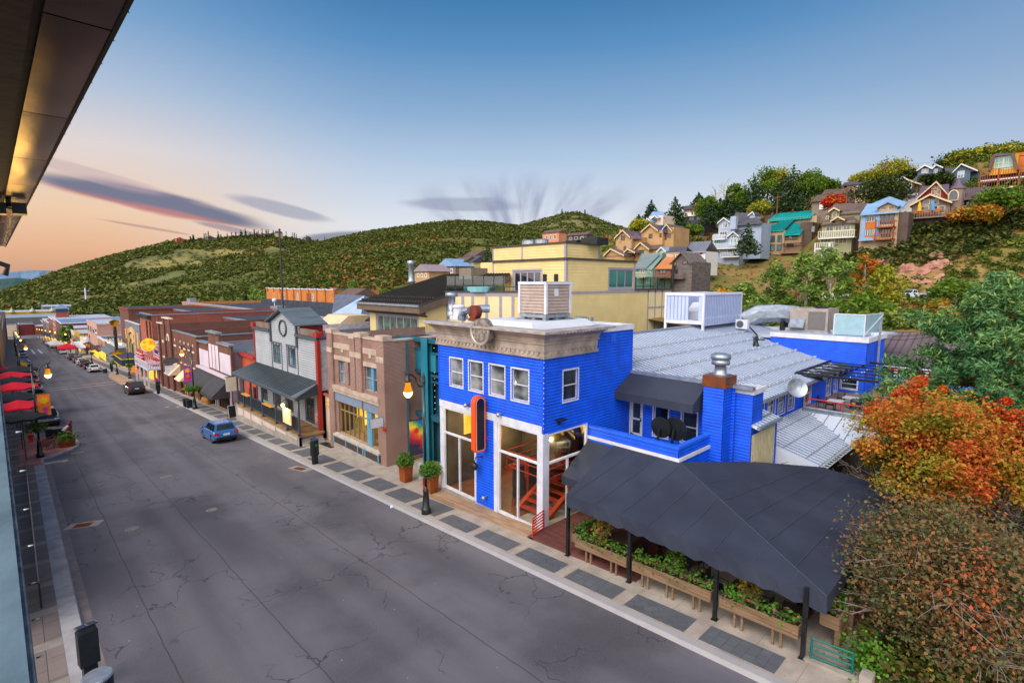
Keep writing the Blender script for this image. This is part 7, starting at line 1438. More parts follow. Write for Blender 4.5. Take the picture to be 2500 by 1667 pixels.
for px,r in((S3(1440,255),1.4),(S3(1190,370),1.0)):q=onHS(px);rock(q,r,'rusty orange boulder %s the pink outcrop'%('topping' if r>1.2 else 'to the left on'))
m=M();
for i in range(30):p,q=hs(1650+i*45,2.02),hs(1650+(i+1)*45,2.02);m.poly((p.x-4.5,p.y,p.z+.25),(p.x+4,p.y,p.z+.3),(q.x+4,q.y,q.z+.3),(q.x-4.5,q.y,q.z+.25))
struct('upper_road',m,pm('upper_asphalt','#6b6763','#5d5955',sc=.5,rough=.9))
# == houses on the hillside
WG=pm('white_house_trim','#d2d2d4',rough=.7);FRB=pm('brown_frame','#5a3a2a',rough=.7);CRT=pm('cream_trim_paint','#c9b592',rough=.7)
PAN2=panem('hill_pane','#1a2226','#5f7376',.4)
class House:
 def __init__(s,label,X,px,cat='house'):
  b=onX(px,X);s.X=X;s.t=TH('hill_house',label,cat,(X,b.y,b.z));s.n=0
 def q(s,p,dx=0):return onX(p,s.X+dx)
 def wall(s,tl,br,mat,depth=9,dx=0,down=0,name='wall',sid=0):
  a,b=s.q(tl,dx),s.q(br,dx);m=M()
  m.box(s.X+dx,s.X+dx+depth,b.y,a.y,b.z-down,a.z);m.bd(name,mat,s.t);return a,b
 def gable(s,l,a,r,wallm,roofm,trim=None,depth=9,dx=0,over=.6,back=None):
  L_,A_,R_=s.q(l,dx),s.q(a,dx),s.q(r,dx);zz=(L_.z+R_.z)/2;X=s.X+dx
  m=M();m.prism([(X-.01,R_.y+.3,zz),(X-.01,L_.y-.3,zz),(X-.01,A_.y,A_.z-.1)],(depth,0,0));m.bd('gable',wallm,s.t)
  th=.25;m=M();x0=X-over
  for(E_,k)in((L_,.001),(R_,0)):
   m.prism([(x0,E_.y,zz-.1),(x0,A_.y+k,A_.z),(x0,A_.y+k,A_.z+th),(x0,E_.y,zz-.1+th)],(depth+over,0,0))
  o=m.bd('roof',roofm,s.t)
  if trim:
   m=M();w=.32
   for E_ in(L_,R_):m.prism([(x0-.06,E_.y,zz-.12-.1),(x0-.06,A_.y,A_.z-.1),(x0-.06,A_.y,A_.z+th+.02),(x0-.06,E_.y,zz-.1+th)],(.05,0,0))
   m.bd('bargeboard',trim,s.t)
 def slope(s,el,er,rl,rr,roofm,dx=0,d=5,rib=None,back=True):
  a,b=s.q(el,dx),s.q(er,dx);c,e=s.q(rr,dx+d),s.q(rl,dx+d);m=M();u=Vector((0,0,.25));a.z=b.z=(a.z+b.z)/2
  m.hexa([a-u,b-u,c-u,e-u,a,b,c,e])
  if back:m.poly(e,c,(c.x+d,c.y,a.z),(e.x+d,e.y,a.z));
  o=m.bd('roof',roofm,s.t)
  if rib:
   m=M();n=14
   for k in range(n+1):m.obox(a.lerp(b,k/n)+VV((0,0,.06)),e.lerp(c,k/n)+VV((0,0,.06)),.1,.12)
   m.bd('seam',rib,o)
 def win(s,rects,fm=None,pm_=None,nx=2,nz=1,dx=0,w=.13):
  for tl,br in rects:a,b=s.q(tl,dx),s.q(br,dx);fwin(s.t,'X',s.X+dx,b.y,a.y,b.z,a.z,fm or WG,pm_ or PAN2,nx,nz,w)
 def swin(s,y,rects,fm=None):
  for tl,br in rects:a,b=onY(tl,y),onY(br,y);fwin(s.t,'Y',y,a.x,b.x,b.z,a.z,fm or WG,PAN2,1,1,.13)
 def deck(s,tl,br,railm,out=1.8,dx=0,posts=True,slab=None):
  a,b=s.q(tl,dx-out),s.q(br,dx-out);X=s.X+dx-out;m=M();z0,z1=b.z,a.z
  m.box(X,s.X+dx,b.y,a.y,z0-.25,z0);m.bd('deck',slab or railm,s.t);m=M()
  m.box(X-.05,X+.05,b.y,a.y,z1-.12,z1);n=max(3,int((a.y-b.y)/.45))
  for k in range(n+1):y=b.y+(a.y-b.y)*k/n;m.box(X-.03,X+.03,y-.05,y+.05,z0,z1-.12)
  m.box(X+.06,s.X+dx,b.y,b.y+.08,z1-.12,z1);m.bd('deck_railing',railm,s.t)
 def post(s,xs,t,b,mat,out=1.7,dx=0):
  for x in xs:a,c=s.q((x,t),dx-out),s.q((x,b),dx-out);m=M();m.box(s.X+dx-out,s.X+dx-out+.2,a.y-.12,a.y+.12,c.z,a.z);m.bd('deck_post',mat,s.t)
k=lambda*v:[(K(v[i],v[i+1]),K(v[i+2],v[i+3]))for i in range(0,len(v),4)]
l=lambda*v:[(L(v[i],v[i+1]),L(v[i+2],v[i+3]))for i in range(0,len(v),4)]
OCH=pm('ochre_stucco','#b08c62','#a07e56',sc=.3,rough=.85);TANH=pm('tan_house','#ad8c66','#9f7f5a',sc=.3,rough=.85);SHG=pm('brown_shingles','#63534e','#544642',sc=.6,rough=.85);SHGR=pm('grey_shingles','#4f505a','#43444d',sc=.6,rough=.85);GRN=pm('sage_green_siding','#6f8f88','#64837c',sc=.3,rough=.8);WEAT=pm('grey_weathered_boards','#6d6462','#585150',sc=.8,rough=.9,stretch=(1,1,4));LBL=pm('light_blue_siding','#9aa8bf','#8d9bb3',sc=.3,rough=.8);TURQ=pm('turquoise_metal_roof','#159a98','#11898a',sc=.4,rough=.5);TURQD=pm('turquoise_seam','#0c7074',rough=.5);BEI=pm('beige_stucco','#b0987a','#a18a6d',sc=.3,rough=.85);OLV=pm('olive_siding','#8f8f70','#838364',sc=.3,rough=.8);STB=pm('steel_blue_roof','#7d9dc2','#7090b6',sc=.4,rough=.5);DKB=pm('dark_brown_siding','#5a4a45','#4e403c',sc=.4,rough=.8);REDS=pm('barn_red_siding','#8f2f28','#822822',sc=.4,rough=.8);PUR=pm('purple_brown_roof','#665563','#5a4a57',sc=.4,rough=.6);TAUP=pm('taupe_siding','#7f6f66','#73645b',sc=.4,rough=.8);NAVY=pm('slate_navy_siding','#4f5f70','#455463',sc=.4,rough=.8);CED=pm('cedar_orange','#b86a24','#a05a1c',sc=.6,rough=.7);REDDK=pm('redwood_deck','#8f4a2c','#7c3e24',sc=.6,rough=.75)
h=House('tan stucco house with a steep taupe roof and tall chimney, farthest left on the hillside',118,K(280,1100))
h.wall(K(210,900),K(355,1110),TANH,9,0,5);h.gable(K(205,915),K(285,838),K(360,900),TANH,PUR,CRT,9);h.wall(K(355,905),K(455,1110),TANH,8,1.5,4);h.slope(K(350,905),K(458,910),K(290,838),K(380,842),PUR,.5,5)
h.win(k(262,885,298,928,200,988,222,1018,285,985,308,1022),FRB);h.gable(K(100,1075),K(170,1015),K(300,1080),TANH,PUR,CRT,5,-3);h.wall(K(110,1070),K(290,1110),TANH,4,-2.8,3);h.gable(K(290,1050),K(335,1015),K(405,1050),TANH,PUR,CRT,3,-1);h.wall(K(245,825),K(256,945),TANH,.8,-.2,0,'chimney')
h=House('orange ochre house with brown roofs and solar panels, beside the tan house',122,K(560,1090))
h.wall(K(458,845),K(655,945),OCH,9,0,9);h.wall(K(655,810),K(760,1000),OCH,8,1.0,6);h.gable(K(460,848),K(545,780),K(625,842),OCH,SHG,CRT,8);h.gable(K(640,850),K(705,782),K(762,850),OCH,SHG,CRT,8,1)
h.slope(K(520,850),K(700,850),K(560,782),K(720,780),SHG,.2,4);h.win(k(525,868,560,908,628,862,648,900),FRB);h.win(k(658,860,675,925,680,860,695,925,702,860,716,905,722,862,735,905),FRB,None,1,1,1)
h.gable(K(385,1020),K(455,955),K(540,1020),OCH,SHG,CRT,5,-3);h.wall(K(400,1015),K(525,1080),OCH,5,-2.8,4);h.win(k(428,1020,478,1065),pm('green_frame','#2f5a50'),None,3,1,-2.8);h.slope(K(455,1005),K(660,1010),K(470,938),K(660,935),SHG,-2,4,None,False);h.wall(K(525,1010),K(650,1070),OCH,4,-1.5,3);h.slope(K(620,830),K(695,832),K(640,785),K(705,780),pm('solar_panel','#2b4a78','#243f68',sc=.5,rough=.2),.05,2.5,None,False);h.wall(K(412,920),K(450,985),pm('red_chimney_brick','#8d5238',rough=.9),1.2,-.5,0,'chimney')
h=House('white house with a steel blue roof behind a pine, above the ochre houses',150,K(590,780));h.wall(K(528,700),K(660,790),CREAM,8,0,5);h.gable(K(478,762),K(520,725),K(560,755),CREAM,STB,WG,4,-2);h.wall(K(490,755),K(550,800),CREAM,4,-1.8,3);h.gable(K(552,720),K(590,698),K(625,722),CREAM,STB,WG,4,-1);h.slope(K(520,703),K(690,710),K(560,655),K(655,652),STB,.2,5);h.win(k(575,735,605,760),WG)
h=House('modern charcoal and orange house with flat roofs high among the conifers',178,K(920,800));h.wall(K(845,685),K(1055,770),SHGR,9,0,6);h.wall(K(862,618),K(1050,680),CED,8,1,0);h.wall(K(968,572),K(1040,602),CED,5,3,0);h.win(k(882,628,918,662,958,622,990,668,1000,618,1045,668),WG,PANE,2,1,1);h.win(k(860,700,890,738,910,695,962,738,980,695,1035,738),SHGR,PANE,2);h.wall(K(850,602),K(1062,616),SHGR,9,0,0,'roof');h.wall(K(840,672),K(1060,685),WG,9,-1,0,'floor_band');h.deck(K(805,745),K(1050,768),SHGR,2);h.wall(K(845,700),K(858,765),CED,1,-.6,0,'orange_post')
h=House('sage green townhouse with a sloping roof behind the yellow building terrace',98,K(490,1360));h.wall(K(395,1195),K(560,1380),GRN,8,0,6);h.slope(K(390,1200),K(500,1185),K(460,1055),K(640,1050),pm('green_grey_roof','#6f7d80','#647276',sc=.3,rough=.7),-.5,6,None,False);h.wall(K(460,1055),K(650,1200),GRN,5,5,4);h.win(k(538,1072,552,1086,560,1072,574,1086,582,1072,604,1086),WG,None,1,1,5);h.win(k(440,1205,490,1240,508,1205,540,1240,500,1290,545,1340),WG);h.deck(K(395,1235),K(490,1275),CRT);h.slope(K(495,1205),K(560,1195),K(600,1060),K(665,1075),GRN,-.3,6,None,False)
h=House('weathered grey townhouse with an orange sloping roof behind the yellow building',96,K(750,1380));h.wall(K(570,1190),K(725,1395),WEAT,7,0,5);h.wall(K(725,1140),K(935,1300),WEAT,8,1.5,8);h.slope(K(585,1190),K(745,1195),K(690,1085),K(850,1090),pm('orange_shingles','#b4754a','#a3673e',sc=.4,rough=.85),-.5,5,None,False);h.gable(K(735,1185),K(845,1050),K(940,1130),WEAT,WEAT,None,7,1.5);h.wall(K(690,1050),K(845,1092),OCH,4,5,4);h.win(k(705,1068,752,1086,778,1066,826,1086),WG,None,2,1,5);h.win(k(628,1208,690,1250,590,1205,615,1245),FRB);h.win(k(848,1118,895,1160,780,1205,805,1250),FRB,PANE,1,1,1.5);h.deck(K(585,1240),K(735,1280),REDDK,1.5);h.deck(K(735,1250),K(850,1285),WEAT,1.2,1.5)
h=House('low white cottage with a steel roof and red panels, below the light blue house',128,K(970,1100));h.wall(K(885,1040),K(1065,1110),WG,7,0,4);h.slope(K(880,1040),K(1068,1035),K(925,945),K(1125,935),pm('pale_steel_roof','#8f97a8','#838b9d',sc=.3,rough=.5),-.5,5,SHGR);h.win(k(905,1045,930,1075,945,1042,985,1072,1010,1040,1045,1068),WG,pm('crimson_panel','#a3213a',rough=.6),1);h.deck(K(890,1070),K(1062,1100),WG,1.6)
h=House('white gabled house with a ribbed grey roof between the townhouses and the white cottage',118,K(700,1060));h.gable(K(610,1040),K(655,1000),K(700,1040),WG,STB,WG,8);h.wall(K(620,1035),K(690,1090),WG,8,0,3);h.slope(K(695,1045),K(880,1040),K(720,992),K(895,990),pm('grey_rib_roof','#6d7280','#62677a',sc=.3,rough=.5),0,4,SHGR);h.wall(K(700,1042),K(870,1090),WG,5,.8,3)
h=House('light blue Victorian house with dark roofs, white balconies and a tall chimney',156,K(1230,1075));h.wall(K(1195,745),K(1340,960),LBL,9,0,0);h.wall(K(1070,965),K(1390,1085),LBL,9,-1,5);h.wall(K(1140,870),K(1300,970),LBL,8,-.6,0);h.wall(K(1290,880),K(1395,985),LBL,8,-1.2,0);h.gable(K(1188,770),K(1250,718),K(1310,755),LBL,SHGR,WG,7,0);h.gable(K(1275,905),K(1340,850),K(1400,892),LBL,SHGR,WG,6,-1.2);h.slope(K(1300,780),K(1620,770),K(1355,662),K(1520,668),SHGR,.4,6);h.wall(K(1340,780),K(1600,900),LBL,7,1.5,6);h.slope(K(1240,900),K(1420,880),K(1290,815),K(1430,800),SHGR,-.6,3,None,False);h.wall(K(1308,700),K(1355,820),LBL,1.6,-.6,0,'chimney');h.gable(K(1480,690),K(1525,662),K(1545,690),LBL,SHGR,WG,4,3.5);h.wall(K(1490,685),K(1540,712),LBL,4,3.4)
GRP=pm('green_blind','#5e9a7a','#6f8f7f',sc=.4,rough=.2)
h.win(k(1230,765,1278,808),WG,PANEC);h.win(k(1205,845,1275,880),WG,PAN2,3,1,-.6);h.win(k(1150,925,1215,965),WG,GRP,3,1,-.6);h.win(k(1310,910,1330,970,1340,910,1365,970,1372,910,1390,970),WG,GRP,1,1,-1.2);h.win(k(1315,882,1365,905),WG,PAN2,2,1,-1.2);h.win(k(1100,1010,1145,1055,1155,1010,1200,1055),WG,GRP,2,1,-1);h.win(k(1280,1010,1370,1055),WG,PAN2,4,1,-1);h.deck(K(1072,965),K(1390,995),WG,1.8,-1);h.deck(K(1135,880),K(1250,912),WG,1.5,-.6);h.deck(K(1215,1045),K(1385,1080),WG,1.8,-1)
h=House('beige triplex with stepped turquoise metal roofs and wooden balconies',168,K(1780,1060));h.wall(K(1540,880),K(1690,1050),BEI,9,1,5);h.wall(K(1683,840),K(1815,1060),BEI,9,0,5);h.wall(K(1790,870),K(1975,1060),BEI,9,.5,5);h.wall(K(1975,760),K(2075,1060),DKB,8,1.5,6);h.wall(K(1665,730),K(2130,780),BEI,8,6,6)
h.slope(K(1545,893),K(1680,885),K(1640,780),K(1760,775),TURQ,-.5,6,TURQD,False);h.slope(K(1685,838),K(1815,830),K(1790,735),K(1925,722),TURQ,-.5,6,TURQD,False);h.slope(K(1815,878),K(1975,868),K(1900,765),K(2062,752),TURQ,-.8,6,TURQD,False);h.slope(K(1668,742),K(2075,710),K(1745,672),K(2156,635),TURQ,5,6,TURQD)
h.win(k(1692,885,1732,945,1758,880,1798,945,1688,970,1728,1030,1752,968,1794,1030),FRB,panem('teal_pane','#2c5a60','#6fa3a6',.5),1);h.win(k(1560,900,1650,925,1575,980,1640,1025),FRB,PAN2,2,1,1);h.win(k(1820,885,1950,925,1845,962,1910,1000),FRB,PAN2,3,1,.5);h.win(k(1700,750,1760,772,1968,725,2030,745),CRT,BEI,1,1,6);h.win(k(1980,860,2000,930,2080,790,2115,850),FRB,PAN2,1,1,1.4)
for a,b in((K(1532,922),K(1680,962)),(K(1525,1012),K(1675,1050)),(K(1790,908),K(1975,945)),(K(1780,1000),K(1990,1040))):h.deck(a,b,pm('rosy_wood','#8d6a58','#7c5c4b',sc=.5,rough=.8)if 'rosy_wood' not in MATS else MATS['rosy_wood'],2.0)
h=House('olive green four storey house with white balconies on stilts and a brown shingle roof',143,L(370,1330));h.wall(L(225,960),L(530,1085),OLV,9,0,0);h.wall(L(205,1080),L(500,1210),OLV,9,-.3,6);h.wall(L(530,945),L(590,1200),DKB,8,2,5);h.wall(L(300,870),L(580,960),OLV,7,3,0);h.slope(L(215,968),L(585,955),L(285,905),L(520,890),SHG,-.6,4,None,False);h.slope(L(250,890),L(600,850),L(340,775),L(660,765),SHG,2.6,5);h.gable(L(310,940),L(380,905),L(450,935),OLV,SHG,CRT,3,-.5);h.gable(L(290,850),L(345,820),L(400,845),OLV,SHG,CRT,4,2);h.wall(L(310,850),L(385,915),OLV,4,2.2)
h.win(l(325,852,360,908,262,890,285,935),CRT,PAN2,1,1,2.1);h.win(l(262,985,332,1040,352,950,412,1038,425,975,495,1032),CRT);h.win(l(208,1095,312,1148,345,1088,462,1155),CRT,pm('khaki_pane','#6d6a48','#55543c',rough=.3),3,1,-.3);h.win(l(198,1210,292,1270,345,1205,385,1240),CRT,PAN2,4,1,-.3);h.deck(L(190,1040),L(530,1085),WG,2);h.deck(L(160,1150),L(325,1195),WG,3,-.3);h.deck(L(150,1268),L(305,1312),WG,3,-.3);h.wall(L(160,1195),L(300,1360),OLV,4,-.2,5);h.post([L(158,0)[0],L(295,0)[0]],L(0,1150)[1],L(0,1365)[1],WG,3.1,-.3)
h=House('blue roofed house with orange shingle panels and redwood balconies',141,L(750,1180));h.wall(L(595,875),L(930,1180),BEI,9,0,5);h.wall(L(930,860),L(1035,1100),DKB,8,.5,6);h.slope(L(588,872),L(960,855),L(655,775),L(1025,770),STB,-.9,4,None,False);h.slope(L(655,776),L(1025,772),L(860,708),L(880,708),STB,3,5);h.gable(L(745,812),L(860,760),L(965,800),BEI,STB,STB,4,-.6);h.wall(L(765,800),L(940,845),BEI,3,-.5)
h.win(l(785,780,845,832,860,778,918,828),CRT,PAN2,1,1,-.5);h.win(l(632,888,742,945,622,1015,722,1080),WG,PAN2,5);h.win(l(770,885,910,965,790,1018,875,1092),FRB,PANE,3);m=M();a,b=h.q(L(625,950)),h.q(L(735,1015));m.box(140.9,141,b.y,a.y,b.z,a.z);c_,d2=h.q(L(622,1080)),h.q(L(725,1100));m.box(140.9,141,d2.y,c_.y,d2.z,c_.z);m.bd('shingle_panel',CED,h.t);h.deck(L(738,940),L(915,985),REDDK,2);h.deck(L(725,1060),L(905,1105),REDDK,2);h.post([L(740,0)[0],L(912,0)[0]],L(0,925)[1],L(0,1130)[1],REDDK,2);h.wall(L(745,880),L(765,1080),STB,.6,-.2,0,'corner_board');h.wall(L(605,880),L(628,1100),STB,.6,-.2,0,'corner_board');h.slope(L(570,1120),L(730,1115),L(590,1095),L(725,1098),STB,-1.5,1.4,None,False)
h=House('taupe chalet with red gable, arched windows and a round corner turret',149,L(1250,960));h.wall(L(1085,790),L(1440,885),TAUP,9,0,5);h.gable(L(1060,798),L(1265,695),L(1475,770),TAUP,PUR,CRT,9,0,1.0);h.gable(L(1140,725),L(1322,572),L(1440,700),REDS,PUR,CRT,7,3,.8);h.wall(L(1160,715),L(1425,800),REDS,7,3,0);h.slope(L(1130,720),L(1440,640),L(1180,610),L(1440,585),PUR,4,6);h.wall(L(1070,890),L(1430,965),DKB,7,.5,6)
h.win(l(1190,735,1255,782,1272,730,1338,778),CRT,PAN2,1);h.win(l(1165,800,1245,870,1262,798,1330,868,1340,795,1398,865),CRT,PAN2,1);h.win(l(1270,600,1312,635,1322,602,1362,632,1270,650,1308,690,1320,642,1360,682,1320,690,1358,712),CRT,PAN2,1,1,3);h.deck(L(1060,850),L(1420,885),TAUP,2.4)
tq_=h.q(L(1500,750),0);rT=abs(h.q(L(1425,700)).y-h.q(L(1575,700)).y)/2;zt0,zt1=h.q(L(1500,910)).z-4,h.q(L(1500,620)).z;m=M();m.lathe((150.5,tq_.y,zt0),[(rT,0),(rT,zt1-zt0)],8);m.bd('turret',TAUP,h.t);za=h.q(L(1490,520)).z;m=M();m.lathe((150.5,tq_.y,zt1-.2),[(rT*1.2,0),(rT*.6,(za-zt1)*.4),(.03,za-zt1+.2)],8);m.bd('turret_roof',PUR,h.t);m=M();tw_=h.q(L(1480,690));m.tube([(150.4-rT,tw_.y+.8*math.cos(t),tw_.z+1.0*math.sin(t))for t in np.linspace(0,math.pi,7)]+[(150.4-rT,tw_.y-.8,tw_.z-1.2),(150.4-rT,tw_.y+.8,tw_.z-1.2),(150.4-rT,tw_.y+.8,tw_.z)],.15,4);tf=m.bd('turret_window',CRT,h.t);m=M();m.box(150.45-rT,150.5-rT,tw_.y-.75,tw_.y+.75,tw_.z-1.2,tw_.z+.7);m.bd('pane',PANE,tf)
h.wall(L(1570,720),L(1640,840),TAUP,6,3,8);h.wall(L(1640,735),L(1880,870),TAUP,8,1.5,6);h.slope(L(1580,725),L(1905,705),L(1575,630),L(1920,605),PUR,1,5,SHG);h.win(l(1718,740,1768,805,1775,735,1825,800),CRT,PAN2,2,1,1.5);h.win(l(1575,750,1630,830),WG,PANE,2,1,3)
for px_,mt,lab in((L(1155,820),pm('yellow_canvas','#d9a514',rough=.8),'closed yellow parasol on the chalet deck'),(L(1282,815),pm('blue_canvas','#3f8fd0',rough=.8),'closed blue parasol on the chalet deck')):
 q=h.q(px_,-1.4);zb=h.q(L(1200,885),-1.4).z;m=M();m.lathe((q.x,q.y,zb),[(.06,0),(.06,.9),(.42,1.0),(.35,2.0),(.1,3.0),(.02,3.1)],8);solo('parasol',m,mt,lab,'parasol')
for px_,lab in((L(1140,865),'left of three orange wooden seats on the chalet deck'),(L(1230,858),'middle of three orange wooden seats on the chalet deck'),(L(1315,855),'right of three orange wooden seats on the chalet deck')):
 q=h.q(px_,-1.4);m=M();y,z=q.y,zb;m.box(q.x-.4,q.x+.4,y-.8,y+.8,z+.5,z+.6);m.box(q.x+.35,q.x+.45,y-.8,y+.8,z+.6,z+1.3)
 for dy in(-.7,.7):m.box(q.x-.35,q.x-.25,y+dy-.06,y+dy+.06,z,z+.5);m.box(q.x+.3,q.x+.4,y+dy-.06,y+dy+.06,z,z+.5);m.box(q.x-.4,q.x+.4,y+dy-.05,y+dy+.05,z+.8,z+.86)
 solo('deck_chair',m,CED,lab,'seat')
h=House('brown shingled house with two low gables behind the chalet',172,L(1040,660));h.wall(L(960,590),L(1180,680),DKB,8,0,5);h.gable(L(905,580),L(1000,525),L(1080,570),TAUP,SHGR,WG,7,2);h.gable(L(960,612),L(1050,552),L(1180,600),pm('brown_shingle_wall','#7a5540','#6b4935',sc=.6,rough=.9),SHGR,CRT,7);h.win(l(1022,582,1082,622,1015,630,1080,655),WG);h.win(l(942,575,972,605),WG,PAN2,2,1,2);h.wall(L(985,690),L(1130,760),WG,6,-3,4);h.slope(L(975,715),L(1130,690),L(985,660),L(1140,640),PUR,-3.5,3,None,False)
h=House('slate blue house with dark roofs and white trim near the skyline',196,L(1300,500));h.wall(L(1140,455),L(1275,510),NAVY,8,0,6);h.gable(L(1132,458),L(1210,412),L(1285,445),NAVY,SHGR,WG,7);h.gable(L(1280,440),L(1320,408),L(1385,436),NAVY,SHGR,WG,5,1);h.wall(L(1285,438),L(1365,490),NAVY,7,.8,4);h.wall(L(1480,460),L(1635,555),NAVY,8,1,5);h.gable(L(1465,480),L(1558,400),L(1715,470),NAVY,SHGR,WG,8,1);h.slope(L(1355,495),L(1500,480),L(1365,440),L(1520,425),SHGR,1,4);h.wall(L(1640,470),L(1715,550),NAVY,6,3,4);h.win(l(1178,445,1205,482,1212,442,1240,480),WG);h.win(l(1295,445,1325,485),WG,PAN2,2,1,.8);h.win(l(1522,465,1582,522),WG,PANEB,2,2,1);h.slope(L(1085,560),L(1230,545),L(1130,500),L(1250,500),SHGR,-3,4);h.wall(L(1095,558),L(1225,600),NAVY,4,-2.4,4);h.slope(L(1400,550),L(1510,548),L(1380,490),L(1500,485),SHGR,-2,4)
h=House('orange gambrel house with tall teal windows and redwood decks, highest on the right',176,L(1980,600));h.wall(L(1840,330),L(2090,465),pm('golden_cedar','#c08a2a','#ac7820',sc=.4,rough=.7),8,1,6);h.slope(L(1850,310),L(2070,300),L(1880,295),L(2060,290),SHG,.5,5);m=M();a,b,c=h.q(L(1850,318),.5),h.q(L(1812,460),.5),h.q(L(1840,460),.5)
m.prism([(176.2,a.y,a.z),(176.2,a.y-.7,a.z),(176.2,c.y,c.z),(176.2,b.y,b.z)],(7,0,0));a,b,c=h.q(L(2065,300),.5),h.q(L(2110,450),.5),h.q(L(2080,450),.5);m.prism([(176.2,a.y,a.z),(176.2,a.y+.7,a.z),(176.2,c.y,c.z),(176.2,b.y,b.z)],(7,0,0));m.bd('roof_slope',SHG,h.t);h.win(l(1880,325,1952,440,1965,315,2048,438),CRT,panem('pale_teal_pane','#3f7f7c','#9fc0bb',.4),2,2,1);h.wall(L(2090,320),L(2156,460),CED,7,3,6);h.wall(L(2075,290),L(2156,318),CED,6,3,0,'roof');h.deck(L(1742,455),L(2156,510),REDDK,3,0,slab=WG);h.deck(L(1732,545),L(2120,600),REDDK,3,0,slab=WG);h.post([L(1745,0)[0],L(1920,0)[0],L(2120,0)[0]],L(0,440)[1],L(0,605)[1],REDDK,3);h.wall(L(1745,515),L(2156,545),INDARK,6,1,4)
h=House('grey brown chalet roofs stepped up the hill left of the red maple',176,L(250,800));h.wall(L(130,755),L(400,830),TAUP,8,0,5);h.slope(L(118,758),L(440,715),L(180,690),L(470,680),SHG,-.6,4);h.slope(L(215,695),L(480,665),L(250,640),L(500,625),SHG,3,5);h.wall(L(230,692),L(480,760),TAUP,6,4,4);h.wall(L(200,760),L(275,825),WG,1,-.3)
h=House('pale grey flat fronted house with a dark roof under the tall aspens',196,L(570,680));h.wall(L(470,600),L(650,720),BEI,8,0,6);h.slope(L(425,590),L(650,580),L(430,572),L(640,550),SHGR,-.5,5);h.win(l(560,590,608,640,548,655,580,695),WG);h.wall(L(340,612),L(440,640),BEI,6,3,5);h.slope(L(335,615),L(445,605),L(350,595),L(440,590),SHGR,2.5,3)
h=House('small pink gabled cottage peeking between conifers above the turquoise roofs',186,K(1690,700));h.wall(K(1640,640),K(1715,730),PINK,6,0,5);h.gable(K(1630,645),K(1685,590),K(1725,640),PINK,SALM,WG,6);h.win(k(1665,655,1705,690),WG)
def tiny(label,c,w,d,h_,wallm,roofm,rot=0,gl=True):
 t=TH('ridge_house',label,'house',c);x,y,z=c;m=M();m.box(x-d/2,x+d/2,y-w/2,y+w/2,z-8,z+h_);m.bd('wall',wallm,t);m=M();m.prism([(x-d/2-.6,y-w/2-.6,z+h_),(x-d/2-.6,y+w/2+.6,z+h_),(x-d/2-.6,y,z+h_+w*.28)],(d+1.2,0,0))if gl else m.prism([(x-d/2-.8,y-w/2-.6,z+h_),(x+d/2+.8,y-w/2-.6,z+h_),(x,y-w/2-.6,z+h_+d*.3)],(0,w+1.2,0));m.bd('roof',roofm,t)
 for k_ in range(3):fwin(t,'X',x-d/2,y-w*.35+w*.26*k_,y-w*.2+w*.26*k_,z+h_*.35,z+h_*.8,WG,PAN2,1,1,.3)
for(qx,qy,w,hh,wm,rm,lab)in((1027,208,26,6,pm('red_brown_wall','#8a4a3c',rough=.8),pm('red_roof','#b4553c',rough=.7),'red roofed house alone at the left end of the far ridge'),(1205,200,16,7,DKB,SHGR,'dark house among small conifers near the left of the far ridge'),(1330,220,13,8,WG,SHGR,'left of two white and dark houses just below the far ridge'),(1385,210,15,10,NAVY,SHGR,'right of two white and dark houses just below the far ridge'),(1480,185,14,7,REDS,SHG,'small red house on the crest of the far ridge'),(1535,182,12,6,TAUP,SHG,'small brown house on the crest of the far ridge'),(1600,180,24,9,BEI,SHGR,'large tan house at the top of the far ridge'),(1600,215,26,12,BEI,TURQ,'turquoise roofed house below the large tan house on the far ridge'),(1700,225,24,10,TAUP,SHGR,'wide taupe house at the right end of the far ridge'),(1765,200,18,7,DKB,SHGR,'dark flat house on the ridge right of the turquoise roof'),(1785,237,22,6,WG,STB,'long low white roofed house at the right end of the far ridge'),(1850,222,12,6,TAUP,SHGR,'smallest house where the far ridge meets the near hill')):
 px=Q(qx,qy);q=atR((px[0],px[1]+2),interp(h1.rr,px[0])-25);tiny(lab,q,w,14,hh,wm,rm,0,qx%2==0)
q=atR(Q(2050,242),770);m=M();m.box(q.x-3,q.x+3,q.y-14,q.y+14,q.z-5,q.z+2.2);m.box(q.x-3.2,q.x+3.2,q.y-15,q.y-3,q.z+2.2,q.z+3.4);solo('white_shed',m,WG,'long white shed beside a tan scar on the near hill','shed')
for(mx,my,w,hh,wm,rm,lab,dist)in((605,570,9,3,TANH,pm('rose_grey_roof','#8f8088',rough=.7),'tan house with a grey pitched roof left of the yellow trees',190),(775,540,11,4,TAUP,STB,'taupe house with a pale blue roof below the yellow tree',210),(848,525,7,5,CREAM,SHG,'narrow cream gabled house beside the yellow building',215),(910,520,8,5,YEL,SHGR,'yellow gabled house with a dark roof beside the yellow building',215),(930,480,7,6,PINK,SHG,'pink upper floor just left of the yellow building',235),(1480,300,17,8,SALM,SHG,'salmon house with arched gable on the saddle behind the yellow building roof',420),(1660,305,22,5,DKB,SHG,'cluster house of dark red walls on the saddle behind the roof fans',430),(70,770,12,6,TANP,SHG,'brown roofed house at the foot of the hill beyond the pyramid roof',200)):
 q=atR(MZ(mx,my),dist);tiny(lab,(q.x,q.y,q.z-hh*.5),w,9,hh,wm,rm,0,mx%2==1)
